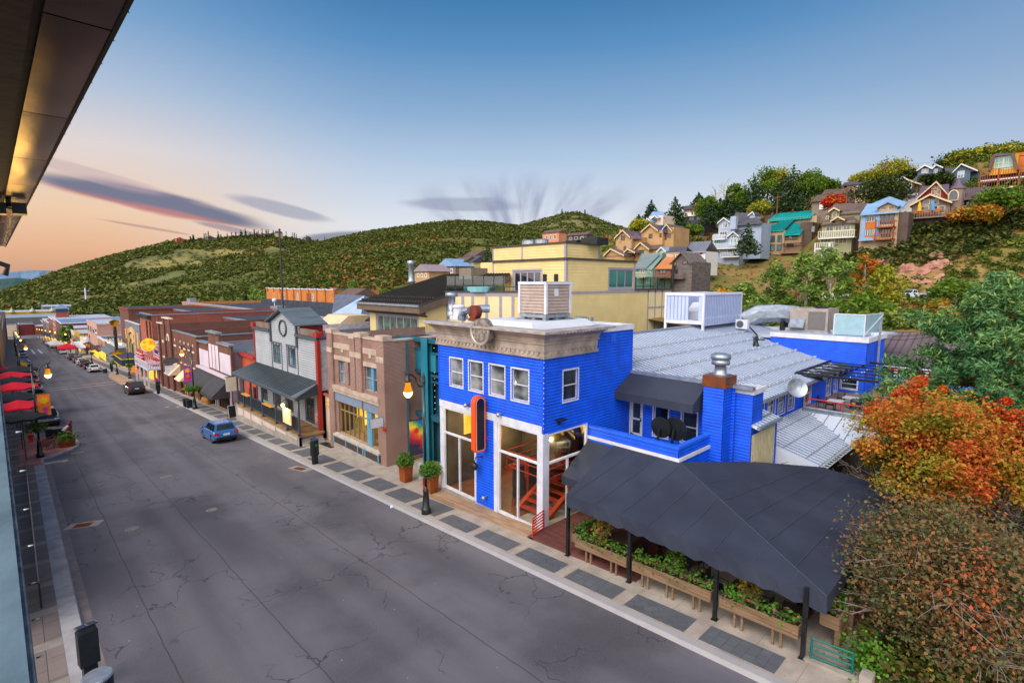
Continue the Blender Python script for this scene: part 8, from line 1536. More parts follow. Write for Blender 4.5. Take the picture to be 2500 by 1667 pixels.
 # == trees
BARK=pm('grey_bark','#6f655c','#574e47',sc=4,rough=.95);BARKB=pm('brown_bark','#7d4e30','#5f3a24',sc=3,rough=.95);BIRCH=pm('aspen_bark','#b9b3a3','#8d8779',sc=5,rough=.9)
GRNL=leafm('green_leaves',['#3c5518','#557322','#6d8a2e','#8fa344'],.4);YELL=leafm('yellow_green_leaves',['#5e6f1c','#86902a','#a8a334','#c2a52e'],.3);WILL=leafm('willow_leaves',['#3f5a24','#5f7d34','#86a04a','#a4b85c'],.3);AUT=leafm('autumn_leaves',['#56661f','#75802a','#a08a2c','#b8782c','#b8582a','#a8401f'],.3,.62);REDL=leafm('red_maple_leaves',['#a3261c','#c63a26','#d8552e','#b07a28','#6f6a22'],.3);CRAB=leafm('crabapple_leaves',['#3a4524','#4c5a38','#626a44','#7d5a3c','#8f6a40','#a8502e','#c2622c'],.25);FIR=leafm('fir_needles',['#1f2f1d','#2d4226','#3d5430','#4d613a'],.2);PINE=leafm('pine_needles',['#2f5236','#427048','#5a8a58','#79964f','#8a9c52'],.2);GOLD=leafm('golden_leaves',['#b8801a','#d39c20','#e0b030','#a88a2a'],.3);DOAK=leafm('dark_oak_leaves',['#1c260f','#2b3815','#3f4d1c','#55602a'],.2)
def limbs(m,p,d,L_,r,n,depth,spread=.6,tips=None,up=.15):
 q=p+d*L_;mid=p.lerp(q,.5)+VV((rn(-1,1),rn(-1,1),rn(-.3,.6)))*L_*.08
 m.tube([p,mid,q],[r,r*.8,r*.55],6 if r>.06 else 4)
 if depth==0:tips is not None and tips.append(q);return
 for i in range(n):
  nd=(d+VV((random.gauss(0,spread),random.gauss(0,spread),random.gauss(up,spread*.6)))).normalized()
  limbs(m,p.lerp(q,rn(.55,1)),nd,L_*rn(.55,.8),r*.5,n,depth-1,spread,tips,up)
def crown_pts(c,rx,rz,nb,per,shape=1.0,hollow=.45,rag=0):
 P=[]
 for b in range(nb):
  v=Vector((random.gauss(0,1),random.gauss(0,1),random.gauss(0,1))).normalized();k_=rn(.35,1)**.6 if not rag else rn(.25,1.25)
  zz=v.z*k_;taper=1-(max(0,zz)*.35*shape);bc=Vector((c[0]+v.x*k_*rx*.78*taper,c[1]+v.y*k_*rx*.78*taper,c[2]+zz*rz*.85));br=rx*(rn(.20,.36)if not rag else rn(.07,.26))
  for i in range(per):
   w=Vector((random.gauss(0,1),random.gauss(0,1),random.gauss(0,.75))).normalized()*(br*rn(hollow,1.1));P.append((bc.x+w.x,bc.y+w.y,bc.z+w.z))
 return P
def leafy(c,h_,rx,label,mat,bark=BARK,cat='tree',name='leafy_tree',nb=26,per=60,size=.3,stem=.25,group=None,shape=1.,asp=1.5):
 t=TH(name,label,cat,c,group);x,y,z=c;m=M();rz=h_*(1-stem)/2
 m.tube([(x,y,z-.5),(x+rn(-.1,.1)*h_*.2,y,z+h_*.3),(x,y+rn(-.1,.1)*h_*.2,z+h_*.75)],[h_*.028,h_*.02,h_*.006],6)
 for i in range(7):a=rn(0,6.28);zz=h_*rn(.28,.6);m.tube([(x,y,z+zz),(x+math.cos(a)*rx*.35,y+math.sin(a)*rx*.35,z+zz+h_*.1),(x+math.cos(a)*rx*.75,y+math.sin(a)*rx*.75,z+zz+h_*.16)],[h_*.011,h_*.007,h_*.003],4)
 m.bd('trunk',bark,t);P=crown_pts((x,y,z+h_*stem+rz),rx,rz,nb,per,shape);qmesh('crown',quads(P,size,.4,asp),mat,t);return t
def conifer(c,h_,r,label,mat=None,cat='tree',name='conifer',lv=16,k=9,size=.5,group=None,stem=.06,droop=.25,gap=0.):
 t=TH(name,label,cat,c,group);x,y,z=c;m=M();m.tube([(x,y,z-1),(x,y,z+h_*.5),(x,y,z+h_)],[h_*.02,h_*.013,h_*.002],6);P=[]
 for i in range(lv):
  f_=i/(lv-1);zz=z+h_*(stem+(1-stem)*f_);rr_=r*(1-f_)**.8*rn(.75,1.12)+.12
  kk=max(3,int(k*(1-f_*.6)))
  for j in range(kk):
   if rn(0,1)<gap:continue
   a=6.28*(j+rn(0,.8))/kk;L_=rr_*rn(.7,1.1);nn=max(3,int(L_/(size*.42)))
   for q_ in range(nn):g=(q_+.6)/nn;sp=L_*.16*(1-g*.4);P.append((x+math.cos(a)*L_*g+random.gauss(0,sp),y+math.sin(a)*L_*g+random.gauss(0,sp),zz-droop*L_*g*g+rn(-.08,.1)*h_/lv))
 m.bd('trunk',BARK,t);qmesh('crown',quads(P,size,.3,1.7),mat or FIR,t);return t
def at(px,X):return onX(px,X)
def hillfir(top,base,X,w,label,mat=None,size=.8,**kw):
 a,b=onX(top,X),onX(base,X);return conifer((b.x,b.y,b.z),a.z-b.z,w,label,mat,size=size,**kw)
def hilltree(top,base,X,w,label,mat,**kw):
 a,b=onX(top,X),onX(base,X);return leafy((b.x,b.y,b.z),a.z-b.z,w,label,mat,**kw)
GC='conifers on the hillside';GD='leafy trees on the hillside'
for(tx,ty,bx,by,X,w,lab,mt)in((552,550,545,760,158,4.5,'pointed fir left of the white house with the steel blue roof',None),(770,525,770,790,160,6.5,'broad dark pine in front of the white house with the blue roof',None),(1000,478,1000,620,190,5,'dark pine behind the modern charcoal house',None),(1110,560,1110,760,168,4,'fir just right of the modern charcoal house',None),(1265,500,1260,700,182,4.5,'dark spruce in the middle of the wood above the light blue house',None),(1330,540,1335,690,178,4,'shorter spruce above the roof of the light blue house',None),(1530,335,1530,640,186,7,'tall dark spruce left of the great cottonwoods',None),(1900,215,1890,640,184,9,'tallest dark spruce on the hillside, above the turquoise roofs',None),(1800,300,1800,640,190,7,'dark spruce half hidden among the cottonwoods',None),(1475,768,1465,1060,150,4.2,'dense dark fir between the light blue house and the turquoise roofed triplex',None),(1210,530,1205,700,185,3.5,'thin spruce left of the bare snag on the hill',None),(1400,560,1400,690,186,4.5,'spruce behind the dormer of the light blue house',None),(430,690,425,860,150,4,'fir at the left end of the hillside above the ochre house',None)):
 hillfir(K(tx,ty),K(bx,by),X,w,lab,mt,.6,group=GC)
for(tx,ty,bx,by,X,w,lab,mt)in((1650,225,1655,640,192,8,'tall cottonwood at the left of the big grove above the turquoise roofs',GRNL),(1760,215,1750,640,196,8.5,'tallest cottonwood in the big grove above the turquoise roofs',YELL),(2060,255,2050,580,192,6,'leaning cottonwood at the right of the big grove',GRNL),(1590,570,1590,690,180,5,'rounded yellow green tree left of the pink cottage',YELL),(1080,500,1075,760,172,5,'slender aspen in front of the modern charcoal house',GRNL),(1340,365,1340,680,190,4,'sparse tall aspen above the light blue house',GRNL),(1420,450,1420,690,188,5,'full green aspen above the dormer of the light blue house',GRNL),(440,730,440,900,140,4,'bright yellow bush tree beside the ochre house roof',YELL),(960,790,950,880,160,4,'low green tree below the modern charcoal house',GRNL)):
 hilltree(K(tx,ty),K(bx,by),X,w,lab,mt,nb=34,per=85,size=.48,group=GD,stem=.2)
for(tx,ty,bx,by,X,w,lab,mt)in((870,365,870,600,205,7.5,'tall golden green cottonwood on the skyline behind the blue roofed house',YELL),(690,470,690,600,205,6,'yellow green aspen on the skyline left of the tall cottonwood',YELL),(770,560,770,770,165,9.5,'wide dark green willow behind the blue roofed house',DOAK),(590,500,600,600,210,5,'thin skyline aspen with a feathery top',YELL),(100,450,90,760,186,6,'leafy tree at the right edge of the big grove',GRNL),(250,540,245,690,192,5,'lone rounded tree on the skyline right of the grove',GRNL),(340,690,335,850,160,3.6,'brilliant red maple between the brown roofs',REDL),(1320,500,1310,600,178,4.5,'dark shrub tree in front of the slate blue house',DOAK),(1070,480,1070,560,200,5,'dark low oak left of the slate blue house',DOAK),(1980,640,1990,850,150,7,'spreading green oak right of the chalet wing',GRNL),(1700,820,1700,940,146,5,'reddish shrub tree against the chalet wall',AUT)):
 hilltree(L(tx,ty),L(bx,by),X,w,lab,mt,nb=36,per=85,size=.48,group=GD,stem=.15)
for i in range(17):px=L(1500+i*42,330-i*6+rn(-12,12));hilltree((px[0],px[1]-8),(px[0],px[1]+34),245+rn(-6,6),7.5,'green oak in the thick grove along the skyline at the far right',random.choice((GRNL,YELL,DOAK)),nb=26,per=70,size=.6,group='oaks along the right skyline',stem=.1)
for(tx,ty,bx,by,X,w,lab,mt,n1)in((1880,645,1885,775,96,4,'pale green willow left of the aspens below the olive house',WILL,30),(1960,600,1965,790,92,3.6,'feathery tall aspen with a pale trunk below the olive house',WILL,30),(2020,590,2020,790,90,4.2,'tallest feathery willow below the blue roofed house',WILL,34),(2105,605,2105,760,104,2.6,'orange tipped aspen below the blue roofed house',AUT,24),(2150,640,2150,790,96,3.8,'yellowing aspen left of the rock outcrop',YELL,30),(2075,700,2075,850,84,5,'broad green tree left of the log shed',GRNL,36),(2140,730,2140,850,82,4,'dark green tree beside the log shed',GRNL,30),(1810,690,1810,770,100,3.5,'low yellow green willow behind the pale blue box',WILL,26),(1765,700,1765,750,104,2.0,'bright golden shrub tree behind the pale blue box',GOLD,18),(1845,720,1850,790,90,3,'bushy willow right of the pale blue box',WILL,22),(2330,680,2330,780,108,5,'green tree in front of the outcrop, left of the big pine',GRNL,30),(2290,730,2290,810,100,3,'orange leaved tree right of the parked cars',AUT,24),(2310,760,2310,830,84,2.6,'golden tree between the log shed and the big pine',GOLD,20),(1915,730,1915,800,88,3,'green bush tree below the stop sign',GRNL,24)):
 a,b=onX((tx,ty),X),onX((bx,by),X);leafy((b.x,b.y,b.z),a.z-b.z,w,lab,mt,BIRCH,nb=n1,per=60,size=.34,stem=.14,group='aspens and willows below the houses',asp=2.0)
for px,hgt,lab in((K(1165,440),250,'bare twisted snag above the light blue house'),(K(1250,370),300,'thin bare dead trunk on the skyline, right of the snag')):
 a,b=onX(px,184),onX((px[0]+3,px[1]+hgt*.2551),184);m=M();m.tube([b,b.lerp(a,.6)+VV((0,.4,0)),a],[.35,.25,.06],5);tp=[]
 for i in range(9):limbs(m,b.lerp(a,rn(.45,.95)),VV((rn(-1,1),rn(-1,1),rn(.2,.9))).normalized(),2.2,.1,2,1)
 solo('dead_tree',m,BIRCH,lab,'dead tree')
for px,X,h_,w,lab in(((1190,590),130,13,4,'dark fir just left of the yellow upper block'),(D(690,210),120,9,3,'dark fir beside the orange school'),(D(590,280),110,5,2.4,'small round fir left of the orange school')):
 q=onX(px,X);conifer((q.x,q.y,q.z-h_),h_,w,lab,None,size=.7,group='firs in the town')
for px,X,h_,w,lab,mt in((D(760,150),112,13,4.5,'tall pale green willow left of the orange school',WILL),(D(840,200),105,9,4,'drooping willow against the orange school wall',WILL),(D(1600,100),100,10,3.4,'slim green poplar behind the pyramid roof',WILL),(D(1400,100),130,9,3,'small poplar above the orange school roof',GRNL),(D(640,270),108,6,3,'low green tree left of the tall willow',GRNL),(MZ(760,490),215,10,6,'yellow autumn tree behind the ribbed dark roof',YELL),(MZ(690,530),205,7,4,'green yellow tree left of the pale blue roofed house',YELL),(MZ(640,560),195,6,3.5,'yellow bush tree by the grey pitched roof',YELL),(MZ(270,650),150,8,4,'green tree just beyond the eave of the dark ribbed roof',GRNL),(D(1160,420),70,3,1.4,'small golden tree above the grey hotel roof',GOLD)):
 q=onX(px,X);leafy((q.x,q.y,q.z-h_),h_,w,lab,mt,nb=24,per=46,size=.5,group='town trees',stem=.12)
for i in range(46):
 px=Q(rn(1080,1900),0)[0];py=interp(h1.ridge,px);q=atR((px,py+rn(-1,8)),interp(h1.rr,px)-rn(5,60));conifer((q.x,q.y,q.z-3),rn(13,24),rn(4,6),'small conifer in the scattered wood along the far ridge',None,lv=8,k=6,size=2.2,group='conifers along the far ridge')
for px in((1372,520),(1428,522)):q=atR((px[0],interp(h3.ridge,px[0])+2),2490);conifer((q.x,q.y,q.z),26,9,'lone conifer on the summit of the farthest peak',None,lv=8,k=6,size=4,group='conifers on the peak')
for px,Y,h_,w,lab in(((83,800),330,9,4,'round street tree below the sloping brick tower'),((162,800),300,11,3,'tall street tree among the far shopfronts')):
 q=onX(px,16.2);leafy((q.x,q.y,zr(q.y)),h_,w,lab,GRNL,nb=26,per=40,size=.8,stem=.25)
for i,px in enumerate(np.linspace(235,560,22)):q=onX((px,742+rn(-2,3)),150+rn(-10,40));leafy((q.x,q.y,q.z-6),rn(5,8),rn(4,6),'rounded green tree in the belt at the foot of the near hill',random.choice((GRNL,GRNL,YELL)),nb=16,per=30,size=.9,group='tree belt at the foot of the near hill',stem=.1)
# ---- big pine at the right edge
def bigpine(c,h_,r,label):
 t=TH('pine_tree',label,'tree',c);x,y,z=c;m=M();m.tube([(x,y,z-1),(x+.1,y,z+h_*.4),(x,y+.2,z+h_*.97)],[.38,.26,.05],8);P,Pu=[],[]
 for i in range(64):
  f_=(i+.5)/64;zz=z+h_*(.10+.88*f_);rr_=r*(1-f_**1.7)*(.6+.4*math.sin(min(1,f_*4)*1.57))*rn(.7,1.1)+.3;a=i*2.4+rn(-.4,.4);tip=Vector((x+math.cos(a)*rr_,y+math.sin(a)*rr_,zz+rr_*rn(-.05,.22)))
  b=Vector((x,y,zz));m.tube([b,b.lerp(tip,.6)+VV((0,0,-.1*rr_)),tip],[.09*(1-f_)+.03,.05,.015],5)
  for s in range(int(5+rr_*3.2)):
   g=rn(.35,1.04);w=b.lerp(tip,g)+VV((random.gauss(0,.28),random.gauss(0,.28),random.gauss(.06,.2)))*(.5+rr_*.24)
   for j in range(95):v=Vector((random.gauss(0,1),random.gauss(0,1),random.gauss(.25,.8))).normalized()*rn(.12,.46);P.append(w+v)
 m.bd('trunk',BARKB,t);qmesh('crown',quads(P,.085,.35,3.2),PINE,t)
q=onX((2440,1110),33);ptop=onX((2405,690),33)
bigpine((33,onX((2420,900),33).y,0),ptop.z+.3,5.2,'big bushy pine with blue green needles at the right edge')
# ---- autumn maples and the crabapple in front of it
def broad(c,h_,rx,rz,label,mat,name,nb,per,size,twig=None,tips_n=0,cz=None,asp=1.4,group=None):
 t=TH(name,label,'tree',c,group);x,y,z=c;m=M();tp=[];
 for i in range(5):limbs(m,VV((x,y,z+h_*.18)),VV((random.gauss(0,.7),random.gauss(0,.7),.8)).normalized(),h_*.3,h_*.022,3,3,.6,tp,.1)
 m.tube([(x,y,z-.6),(x,y,z+h_*.25)],[h_*.04,h_*.03],8);m.bd('trunk',twig or BARK,t);P=crown_pts((x,y,cz or z+h_*.6),rx,rz,nb,per,.6,.3,1)
 qmesh('crown',quads(P,size,.5,asp),mat,t);return t
def X_tree(px,X,cz=None):return onX(px,X)
q=onX((2330,1120),26);broad((26,q.y,-.5),6.0,3.6,2.1,'tall maple of orange, gold and green leaves in front of the pine',AUT,'maple_tree',120,300,.095,cz=q.z+.35)
q=onX((2235,1020),29);broad((29,q.y,-.5),6,1.9,1.3,'scarlet topped maple just in front of the roof terrace',REDL,'maple_tree',50,220,.095,cz=q.z+.4)
q=onX((2490,1060),27);broad((27,q.y,-.5),6.5,2.2,1.6,'fiery red maple at the very right edge',REDL,'maple_tree',55,220,.095,cz=q.z)
q=onX((2170,1110),28);broad((28,q.y,-.5),4.5,1.7,1.2,'low yellow and green maple beside the black canopy',leafm('gold_green_leaves',['#4a5a1c','#7a8026','#a5922c','#b8782a'],.3),'maple_tree',30,330,.09,cz=q.z)
q=onX((2330,1400),19.5)
tcr=TH('crabapple_tree','sprawling crabapple with thin red green leaves and pale bare twigs, right foreground','tree',(19.5,q.y,-.6));m=M();tp=[]
for i in range(7):limbs(m,VV((19.5,q.y,.4)),VV((random.gauss(0,.9),random.gauss(0,.9),.55)).normalized(),1.7,.055,3,3,.75,tp,.0)
m.tube([(19.5,q.y,-1),(19.6,q.y,.5)],[.2,.15],8)
cq=Vector((19.5,q.y,q.z+.1))
for i in range(130):
 v=Vector((random.gauss(0,1),random.gauss(0,1),abs(random.gauss(0,.6)))).normalized();p=cq+VV((v.x*2.9,v.y*2.5,v.z*1.15-.1))*rn(.72,1.05);d=Vector((v.x+rn(-.6,.6),v.y+rn(-.6,.6),rn(-.3,.5))).normalized();p2=p+d*rn(.3,.8);m.tube([p-d*.4,p,p2],[.013,.009,.004],3)
m.bd('trunk',pm('pale_twig_bark','#a8979a','#7d6d6c',sc=3,rough=.9),tcr)
P=crown_pts(cq,3.5,1.7,120,240,.3,.2)+crown_pts(cq-VV((.6,.3,1.3)),2.4,.9,40,150,.3,.2);qmesh('crown',quads(P,.08,.4,1.5),CRAB,tcr)
for px,r,hh,mt,lab in((I(2130,1430),.75,.8,leafm('fresh_green_leaves',['#2f5a1c','#4a7d26','#6a9a34','#8ab04a'],.3),'rounded fresh green shrub beside the stub pier'),((2330,1640),.8,.5,WILL,'low green plants in the garden bed at the bottom right'),((2200,1590),.6,.5,DOAK,'dark leafy plant in the garden bed behind the teal rail')):
 q=onP(px,.1,3,-GRADE);t=TH('garden_shrub',lab,'shrub',(q.x,q.y,zr(q.y)));P=[(q.x+random.gauss(0,r*.5),q.y+random.gauss(0,r*.5),zr(q.y)+abs(random.gauss(.3,hh*.5)))for i in range(900)];qmesh('foliage',quads(P,.09,.5,1.3),mt,t);m=M();m.tube([(q.x,q.y,zr(q.y)-.2),(q.x,q.y,zr(q.y)+.4)],.03,5);m.bd('stem',BARK,t)
q=onP((2440,1590),.2,3,-GRADE);t=TH('grass_tuft','arching clump of long green grass in the garden bed at the bottom right','grass clump',(q.x,q.y,zr(q.y)));vs=[]
for i in range(420):
 a=rn(0,6.28);L_=rn(.7,1.3);hgt=rn(.5,.95);c=Vector((q.x+random.gauss(0,.12),q.y+random.gauss(0,.12),zr(q.y)));d=Vector((math.cos(a),math.sin(a),0));s=Vector((-math.sin(a),math.cos(a),0))*.018
 pts=[c,c+d*L_*.35+VV((0,0,hgt)),c+d*L_*.75+VV((0,0,hgt*.95)),c+d*L_*1.05+VV((0,0,hgt*.45))]
 for k_ in range(3):vs+=[pts[k_]-s,pts[k_]+s,pts[k_+1]+s*.7,pts[k_+1]-s*.7]
qmesh('blades',np.array([tuple(v)for v in vs]),leafm('grass_blades',['#4f5f22','#6d7d30','#8a9444','#a09a52'],.2),t)
m=M()
gv=[(16.4,-9),(45,-9),(45,3.6),(16.4,2.9)];m.poly(*[(x,y,zr(y)+.17+.01*(x-16))for x,y in gv]);struct('garden_bed',m,soilm('garden_mulch','#3a2c22','#4a3d2a','#3d4524',.5,1.5))
P=[(rn(16.8,32),rn(-8,3.4),0)for i in range(2600)];P=[(x,y,zr(y)+.2+abs(random.gauss(0,.16)))for x,y,_ in P];o=qmesh('ground_cover',clumps(P,[rn(.3,.7)for _ in P],9,.28),leafm('ground_cover_leaves',['#2b3516','#46521f','#5a4a26','#6f6a2c','#7d5a2a'],.2));o['kind']='stuff'
P=[(rn(17,22),rn(.5,3.2),0)for i in range(70)];o=qmesh('garden_flowers',quads([(x,y,zr(y)+rn(.3,.6))for x,y,_ in P],.13,.8,1.),leafm('garden_petals',['#e0a51c','#e8c42c','#d9731c','#efe6d8'],.2));o['kind']='stuff'
# == street lamps
LAMPB=pm('lamp_black','#15181b','#1f2327',rough=.35,spec=.5)
def lamp(label,c,arm=-1,hgt=7.6,banner=None,basket=None,sign=False,on=True,scale=1.,bk_=1.):
 t=TH('street_lamp',label,'street lamp',(0,0,0),'street lamps')
 m=M();m.lathe((0,0,0),[(.26,0),(.26,.28),(.23,.32),(.19,.36),(.17,.9),(.13,1.15),(.15,1.2),(.15,1.28),(.09,1.35),(.08,1.5)],16);m.bd('base',LAMPB,t,True)
 m=M();m.cyl((0,0,1.4),(0,0,hgt-.6),.078,.065,12);m.lathe((0,0,hgt-.62),[(.1,0),(.1,.1),(.07,.14),(.085,.3),(.03,.5),(.01,.6)],10);m.bd('pole',LAMPB,t,True)
 m=M();y=arm
 m.tube([(y*.06,0,hgt-.75),(y*.25,0,hgt-.78),(y*.42,0,hgt-.6),(y*.5,0,hgt-.3),(y*.68,0,hgt-.1),(y*.92,0,hgt-.06),(y*1.1,0,hgt-.02)],[.05,.05,.05,.05,.045,.04,.03],6);m.tube([(y*1.1,0,hgt-.02),(y*1.16,0,hgt+.08),(y*1.08,0,hgt+.12)],.02,5);m.bd('arm',LAMPB,t,True)
 x=y*.95;m=M();m.lathe((x,0,hgt-.42),[(.13,-.02),(.19,.06),(.1,.12),(.09,.3),(.03,.38)],12);m.bd('cap',LAMPB,t,True)
 m=M();m.lathe((x,0,hgt-.98),[(.23,.05),(.22,.12),(.15,.34),(.12,.54)],14);m.bd('neck',GLOW if on else LAMPB,t,True)
 m=M();m.lathe((x,0,hgt-1.24),[(.02,0),(.1,.03),(.19,.14),(.235,.3)],14);m.bd('globe',GLOBE,t,True)
 if banner:
  m=M()
  for z in(5.15,3.35):m.tube([(0,0,z),(banner[1]*.95,0,z)],.02,5)
  m.bd('banner_arm',LAMPB,t);m=M();a,b=sorted((banner[1]*.14,banner[1]*.92));n=6
  for i in range(n):z0,z1=3.38+1.74*i/n,3.38+1.74*(i+1)/n;w0,w1=.03*math.sin(i*1.2),.03*math.sin((i+1)*1.2);m.hexa([(a,w0-.006,z0),(b,w0-.006,z0),(b,w0+.006,z0),(a,w0+.006,z0),(a,w1-.006,z1),(b,w1-.006,z1),(b,w1+.006,z1),(a,w1+.006,z1)])
  bo=m.bd('banner',banner[0],t)
  if len(banner)>2:banner[2](bo,a,b)
 if basket is not None:
  for s_ in basket:
   m=M();m.tube([(0,0,2.55),(s_[0]*.5,s_[1]*.5,2.6)],.02,5);m.lathe((s_[0]*.5,s_[1]*.5,2.1),[(.05,0),(.24,.15),(.27,.3)],10);m.bd('basket',LAMPB,t)
   P_=[]
   for i in range(int(700*bk_)):v=Vector((random.gauss(0,1),random.gauss(0,1),random.gauss(.2,.8))).normalized()*(.64*bk_*rn(.4,1));P_.append((s_[0]*.5+v.x,s_[1]*.5+v.y,2.5+v.z*.75))
   fo=qmesh('foliage',quads(P_,.085),FLG,t);qmesh('flowers',quads([P_[i]for i in range(0,700,20)],.09,asp=1.1),FLP,t)
 if sign:
  m=M();m.box(-.42,-.16,-.03,-.015,1.95,2.85);m.tube([(0,0,2.7),(-.2,0,2.7)],.02,4);so=m.bd('parking_sign',WHITE,t);m=M();m.box(-.42,-.16,-.034,-.0305,2.2,2.42);m.cyl((-.29,-.034,2.62),(-.29,-.0305,2.62),.1,.1,16);m.bd('green_mark',pm('sign_green','#12834a',rough=.5)if 'sign_green' not in MATS else MATS['sign_green'],so);m=M();m.box(-.42,-.16,-.034,-.0305,2.14,2.18);m.bd('red_mark',REDM,so)
  txt('P',(-.325,-.0365,2.55),.15,WHITE,so,(R(90),0,0));txt('3',(-.39,-.0365,2.24),.15,WHITE,so,(R(90),0,0));txt('HR',(-.30,-.0365,2.27),.09,WHITE,so,(R(90),0,0))
 t.location=c;t.scale=(scale,)*3;return t
def txt(s,loc,size,mat,par,rot):
 cu=bpy.data.curves.new('lettering','FONT');cu.body=s;cu.size=size;cu.extrude=.001;o=bpy.data.objects.new('lettering_curve',cu);COL.objects.link(o)
 dg=bpy.context.evaluated_depsgraph_get();me=bpy.data.meshes.new_from_object(o.evaluated_get(dg));bpy.data.objects.remove(o);bpy.data.curves.remove(cu)
 me.materials.clear();me.materials.append(mat);ob=bpy.data.objects.new('lettering',me);COL.objects.link(ob);ob.parent=par;ob.location=loc;ob.rotation_euler=rot;BASE[ob.name]=BASE[par.name];return ob
def bannerm(name,stops,sc=1.2,rot=0):
 m,n,o=newmat(name);p=N(n,'ShaderNodeBsdfPrincipled');n.links.new(p.outputs[0],o.inputs[0]);tcn=N(n,'ShaderNodeTexCoord').outputs['Object'];s=N(n,'ShaderNodeSeparateXYZ');n.links.new(tcn,s.inputs[0])
 v=mth(n,'ADD',mth(n,'MULTIPLY',mth(n,'SUBTRACT',s.outputs[2],3.38),.56),mth(n,'ADD',mth(n,'MULTIPLY',s.outputs[0],rot),mth(n,'MULTIPLY',mth(n,'SUBTRACT',noise(n,sc*2.2,4,tcn),.5),.55)))
 n.links.new(ramp(n,v,[(a,C3(c))for a,c in stops]),p.inputs['Base Color']);p.inputs['Roughness'].default_value=.6;return m
RAINB=bannerm('rainbow_banner',[(0,'#2a2438'),(.18,'#b3202a'),(.36,'#e8542a'),(.52,'#e8c22a'),(.68,'#3a9a3e'),(.84,'#1c5aa8'),(1,'#3a3a8a')],1.,.35)
FALLB=bannerm('orange_banner',[(0,'#e87a1c'),(1,'#e8741a')],1);PURB=bannerm('magenta_banner',[(0,'#d01a8a'),(.4,'#b0309a'),(1,'#8a3a9a')],1)
YLF=pm('banner_yellow','#f0b41a',rough=.6);MAGF=pm('banner_magenta','#c02a9a',rough=.6);ORF=pm('banner_orange','#e86a1a',rough=.6);SCF=pm('banner_scarlet','#c8342a',rough=.6)
def leafshape(bo,cx,cz,r,mat,rot,y=-.03):
 pts=[]
 for i in range(22):a=rot+2*math.pi*i/22;rr=r*(1 if i%2==0 else .55)*(1+.25*math.sin(i*1.7));pts.append((cx+rr*math.cos(a),y,cz+rr*math.sin(a)))
 M().prism(pts,(0,.004,0)).bd('leaf_motif',mat,bo);M().prism([(p[0],-y,p[2])for p in pts],(0,.004,0)).bd('leaf_motif',mat,bo)
def fallmotif(bo,a,b):c=(a+b)/2;leafshape(bo,c,4.6,.36,YLF,.4,-.045);leafshape(bo,c+.05,3.9,.22,MAGF,2.2,-.046);leafshape(bo,c,3.58,.18,MAGF,1.2,-.047)
def purmotif(bo,a,b):c=(a+b)/2;leafshape(bo,c,4.65,.32,YLF,.4,-.045);leafshape(bo,c,4.0,.3,ORF,1.1,-.046)
def rainmotif(bo,a,b):c=(a+b)/2;leafshape(bo,c,4.6,.2,SCF,.1,-.045)
lb=lambda y:zr(y)+.15
lamp('nearest street lamp, with a rainbow banner and flowers, in front of the blue building',(15.1,22.3,lb(22.3)),-1,7.6,(RAINB,-1,rainmotif),[(.0,-.9)],True)
lamp('street lamp with a magenta leaf banner and flower basket by the lavender shop',(14.95,69.7,lb(69.7)),-1,7.6,(PURB,-1,purmotif),[(-1,0),(.2,-.8)],True)
lamp('street lamp with a green flower ball by the theatre marquee',(15.0,117,lb(117)),-1,7.6,None,[(.2,-.6)],True)
lamp('street lamp with a magenta flower ball on the crossing corner',(14.6,129,lb(129)),-1,7.6,None,[(-.8,0),(.6,.3)],False)
lamp('street lamp with a rainbow banner beside the white balcony shop',(14.4,172,lb(172)),-1,7.6,(RAINB,-1,rainmotif),[(.3,.3)],True)
lamp('street lamp with an orange banner beyond the red tent',(14.4,238,lb(238)),-1,7.6,(FALLB,1,fallmotif),[(.3,.3)],False)
lf=[(300,'right-hand street lamp past the yellow shop'),(340,'right-hand street lamp by the leafy street tree'),(385,'right-hand street lamp below the brick tower'),(430,'right-hand street lamp far down by the red brick block'),(470,'right-hand street lamp near the end of the street'),(515,'farthest right-hand street lamp')]
for y,lab in lf:lamp(lab,(14.5,y,lb(y)),-1,7.6)
onl=onG(B(388,845),.15)
lamp('street lamp with an orange leaf banner and flower ball on the brick bulb-out',(onl.x,onl.y,lb(onl.y)),1,7.6,(FALLB,1,fallmotif),[(-.15,-.25)],bk_=1.25)
lamp('left-hand street lamp beyond the umbrellas with a rainbow banner',(.6,122,lb(122)),1,7.6,(RAINB,1,rainmotif),None)
for y,lab in((185,'left-hand street lamp by the red and white parked cars'),(240,'left-hand street lamp halfway down the street'),(285,'left-hand street lamp beyond the crossing lines'),(330,'left-hand street lamp in the far cluster, near one'),(375,'left-hand street lamp in the far cluster, far one')):lamp(lab,(.6,y,lb(y)),1,7.6)
for(x,y)in((14.1,22.3),(14.0,69.7),(14,117),(13.6,129),(13.4,172),(1.6,56.3),(1.6,122),(14,238),(1.6,185)):
 ld=bpy.data.lights.new('lamp_light','POINT');lo_=bpy.data.objects.new('lamp_light',ld);COL.objects.link(lo_);lo_.location=(x,y,zr(y)+6.3);ld.energy=55 if y<60 else 110;ld.color=(1,.66,.25);ld.shadow_soft_size=.22
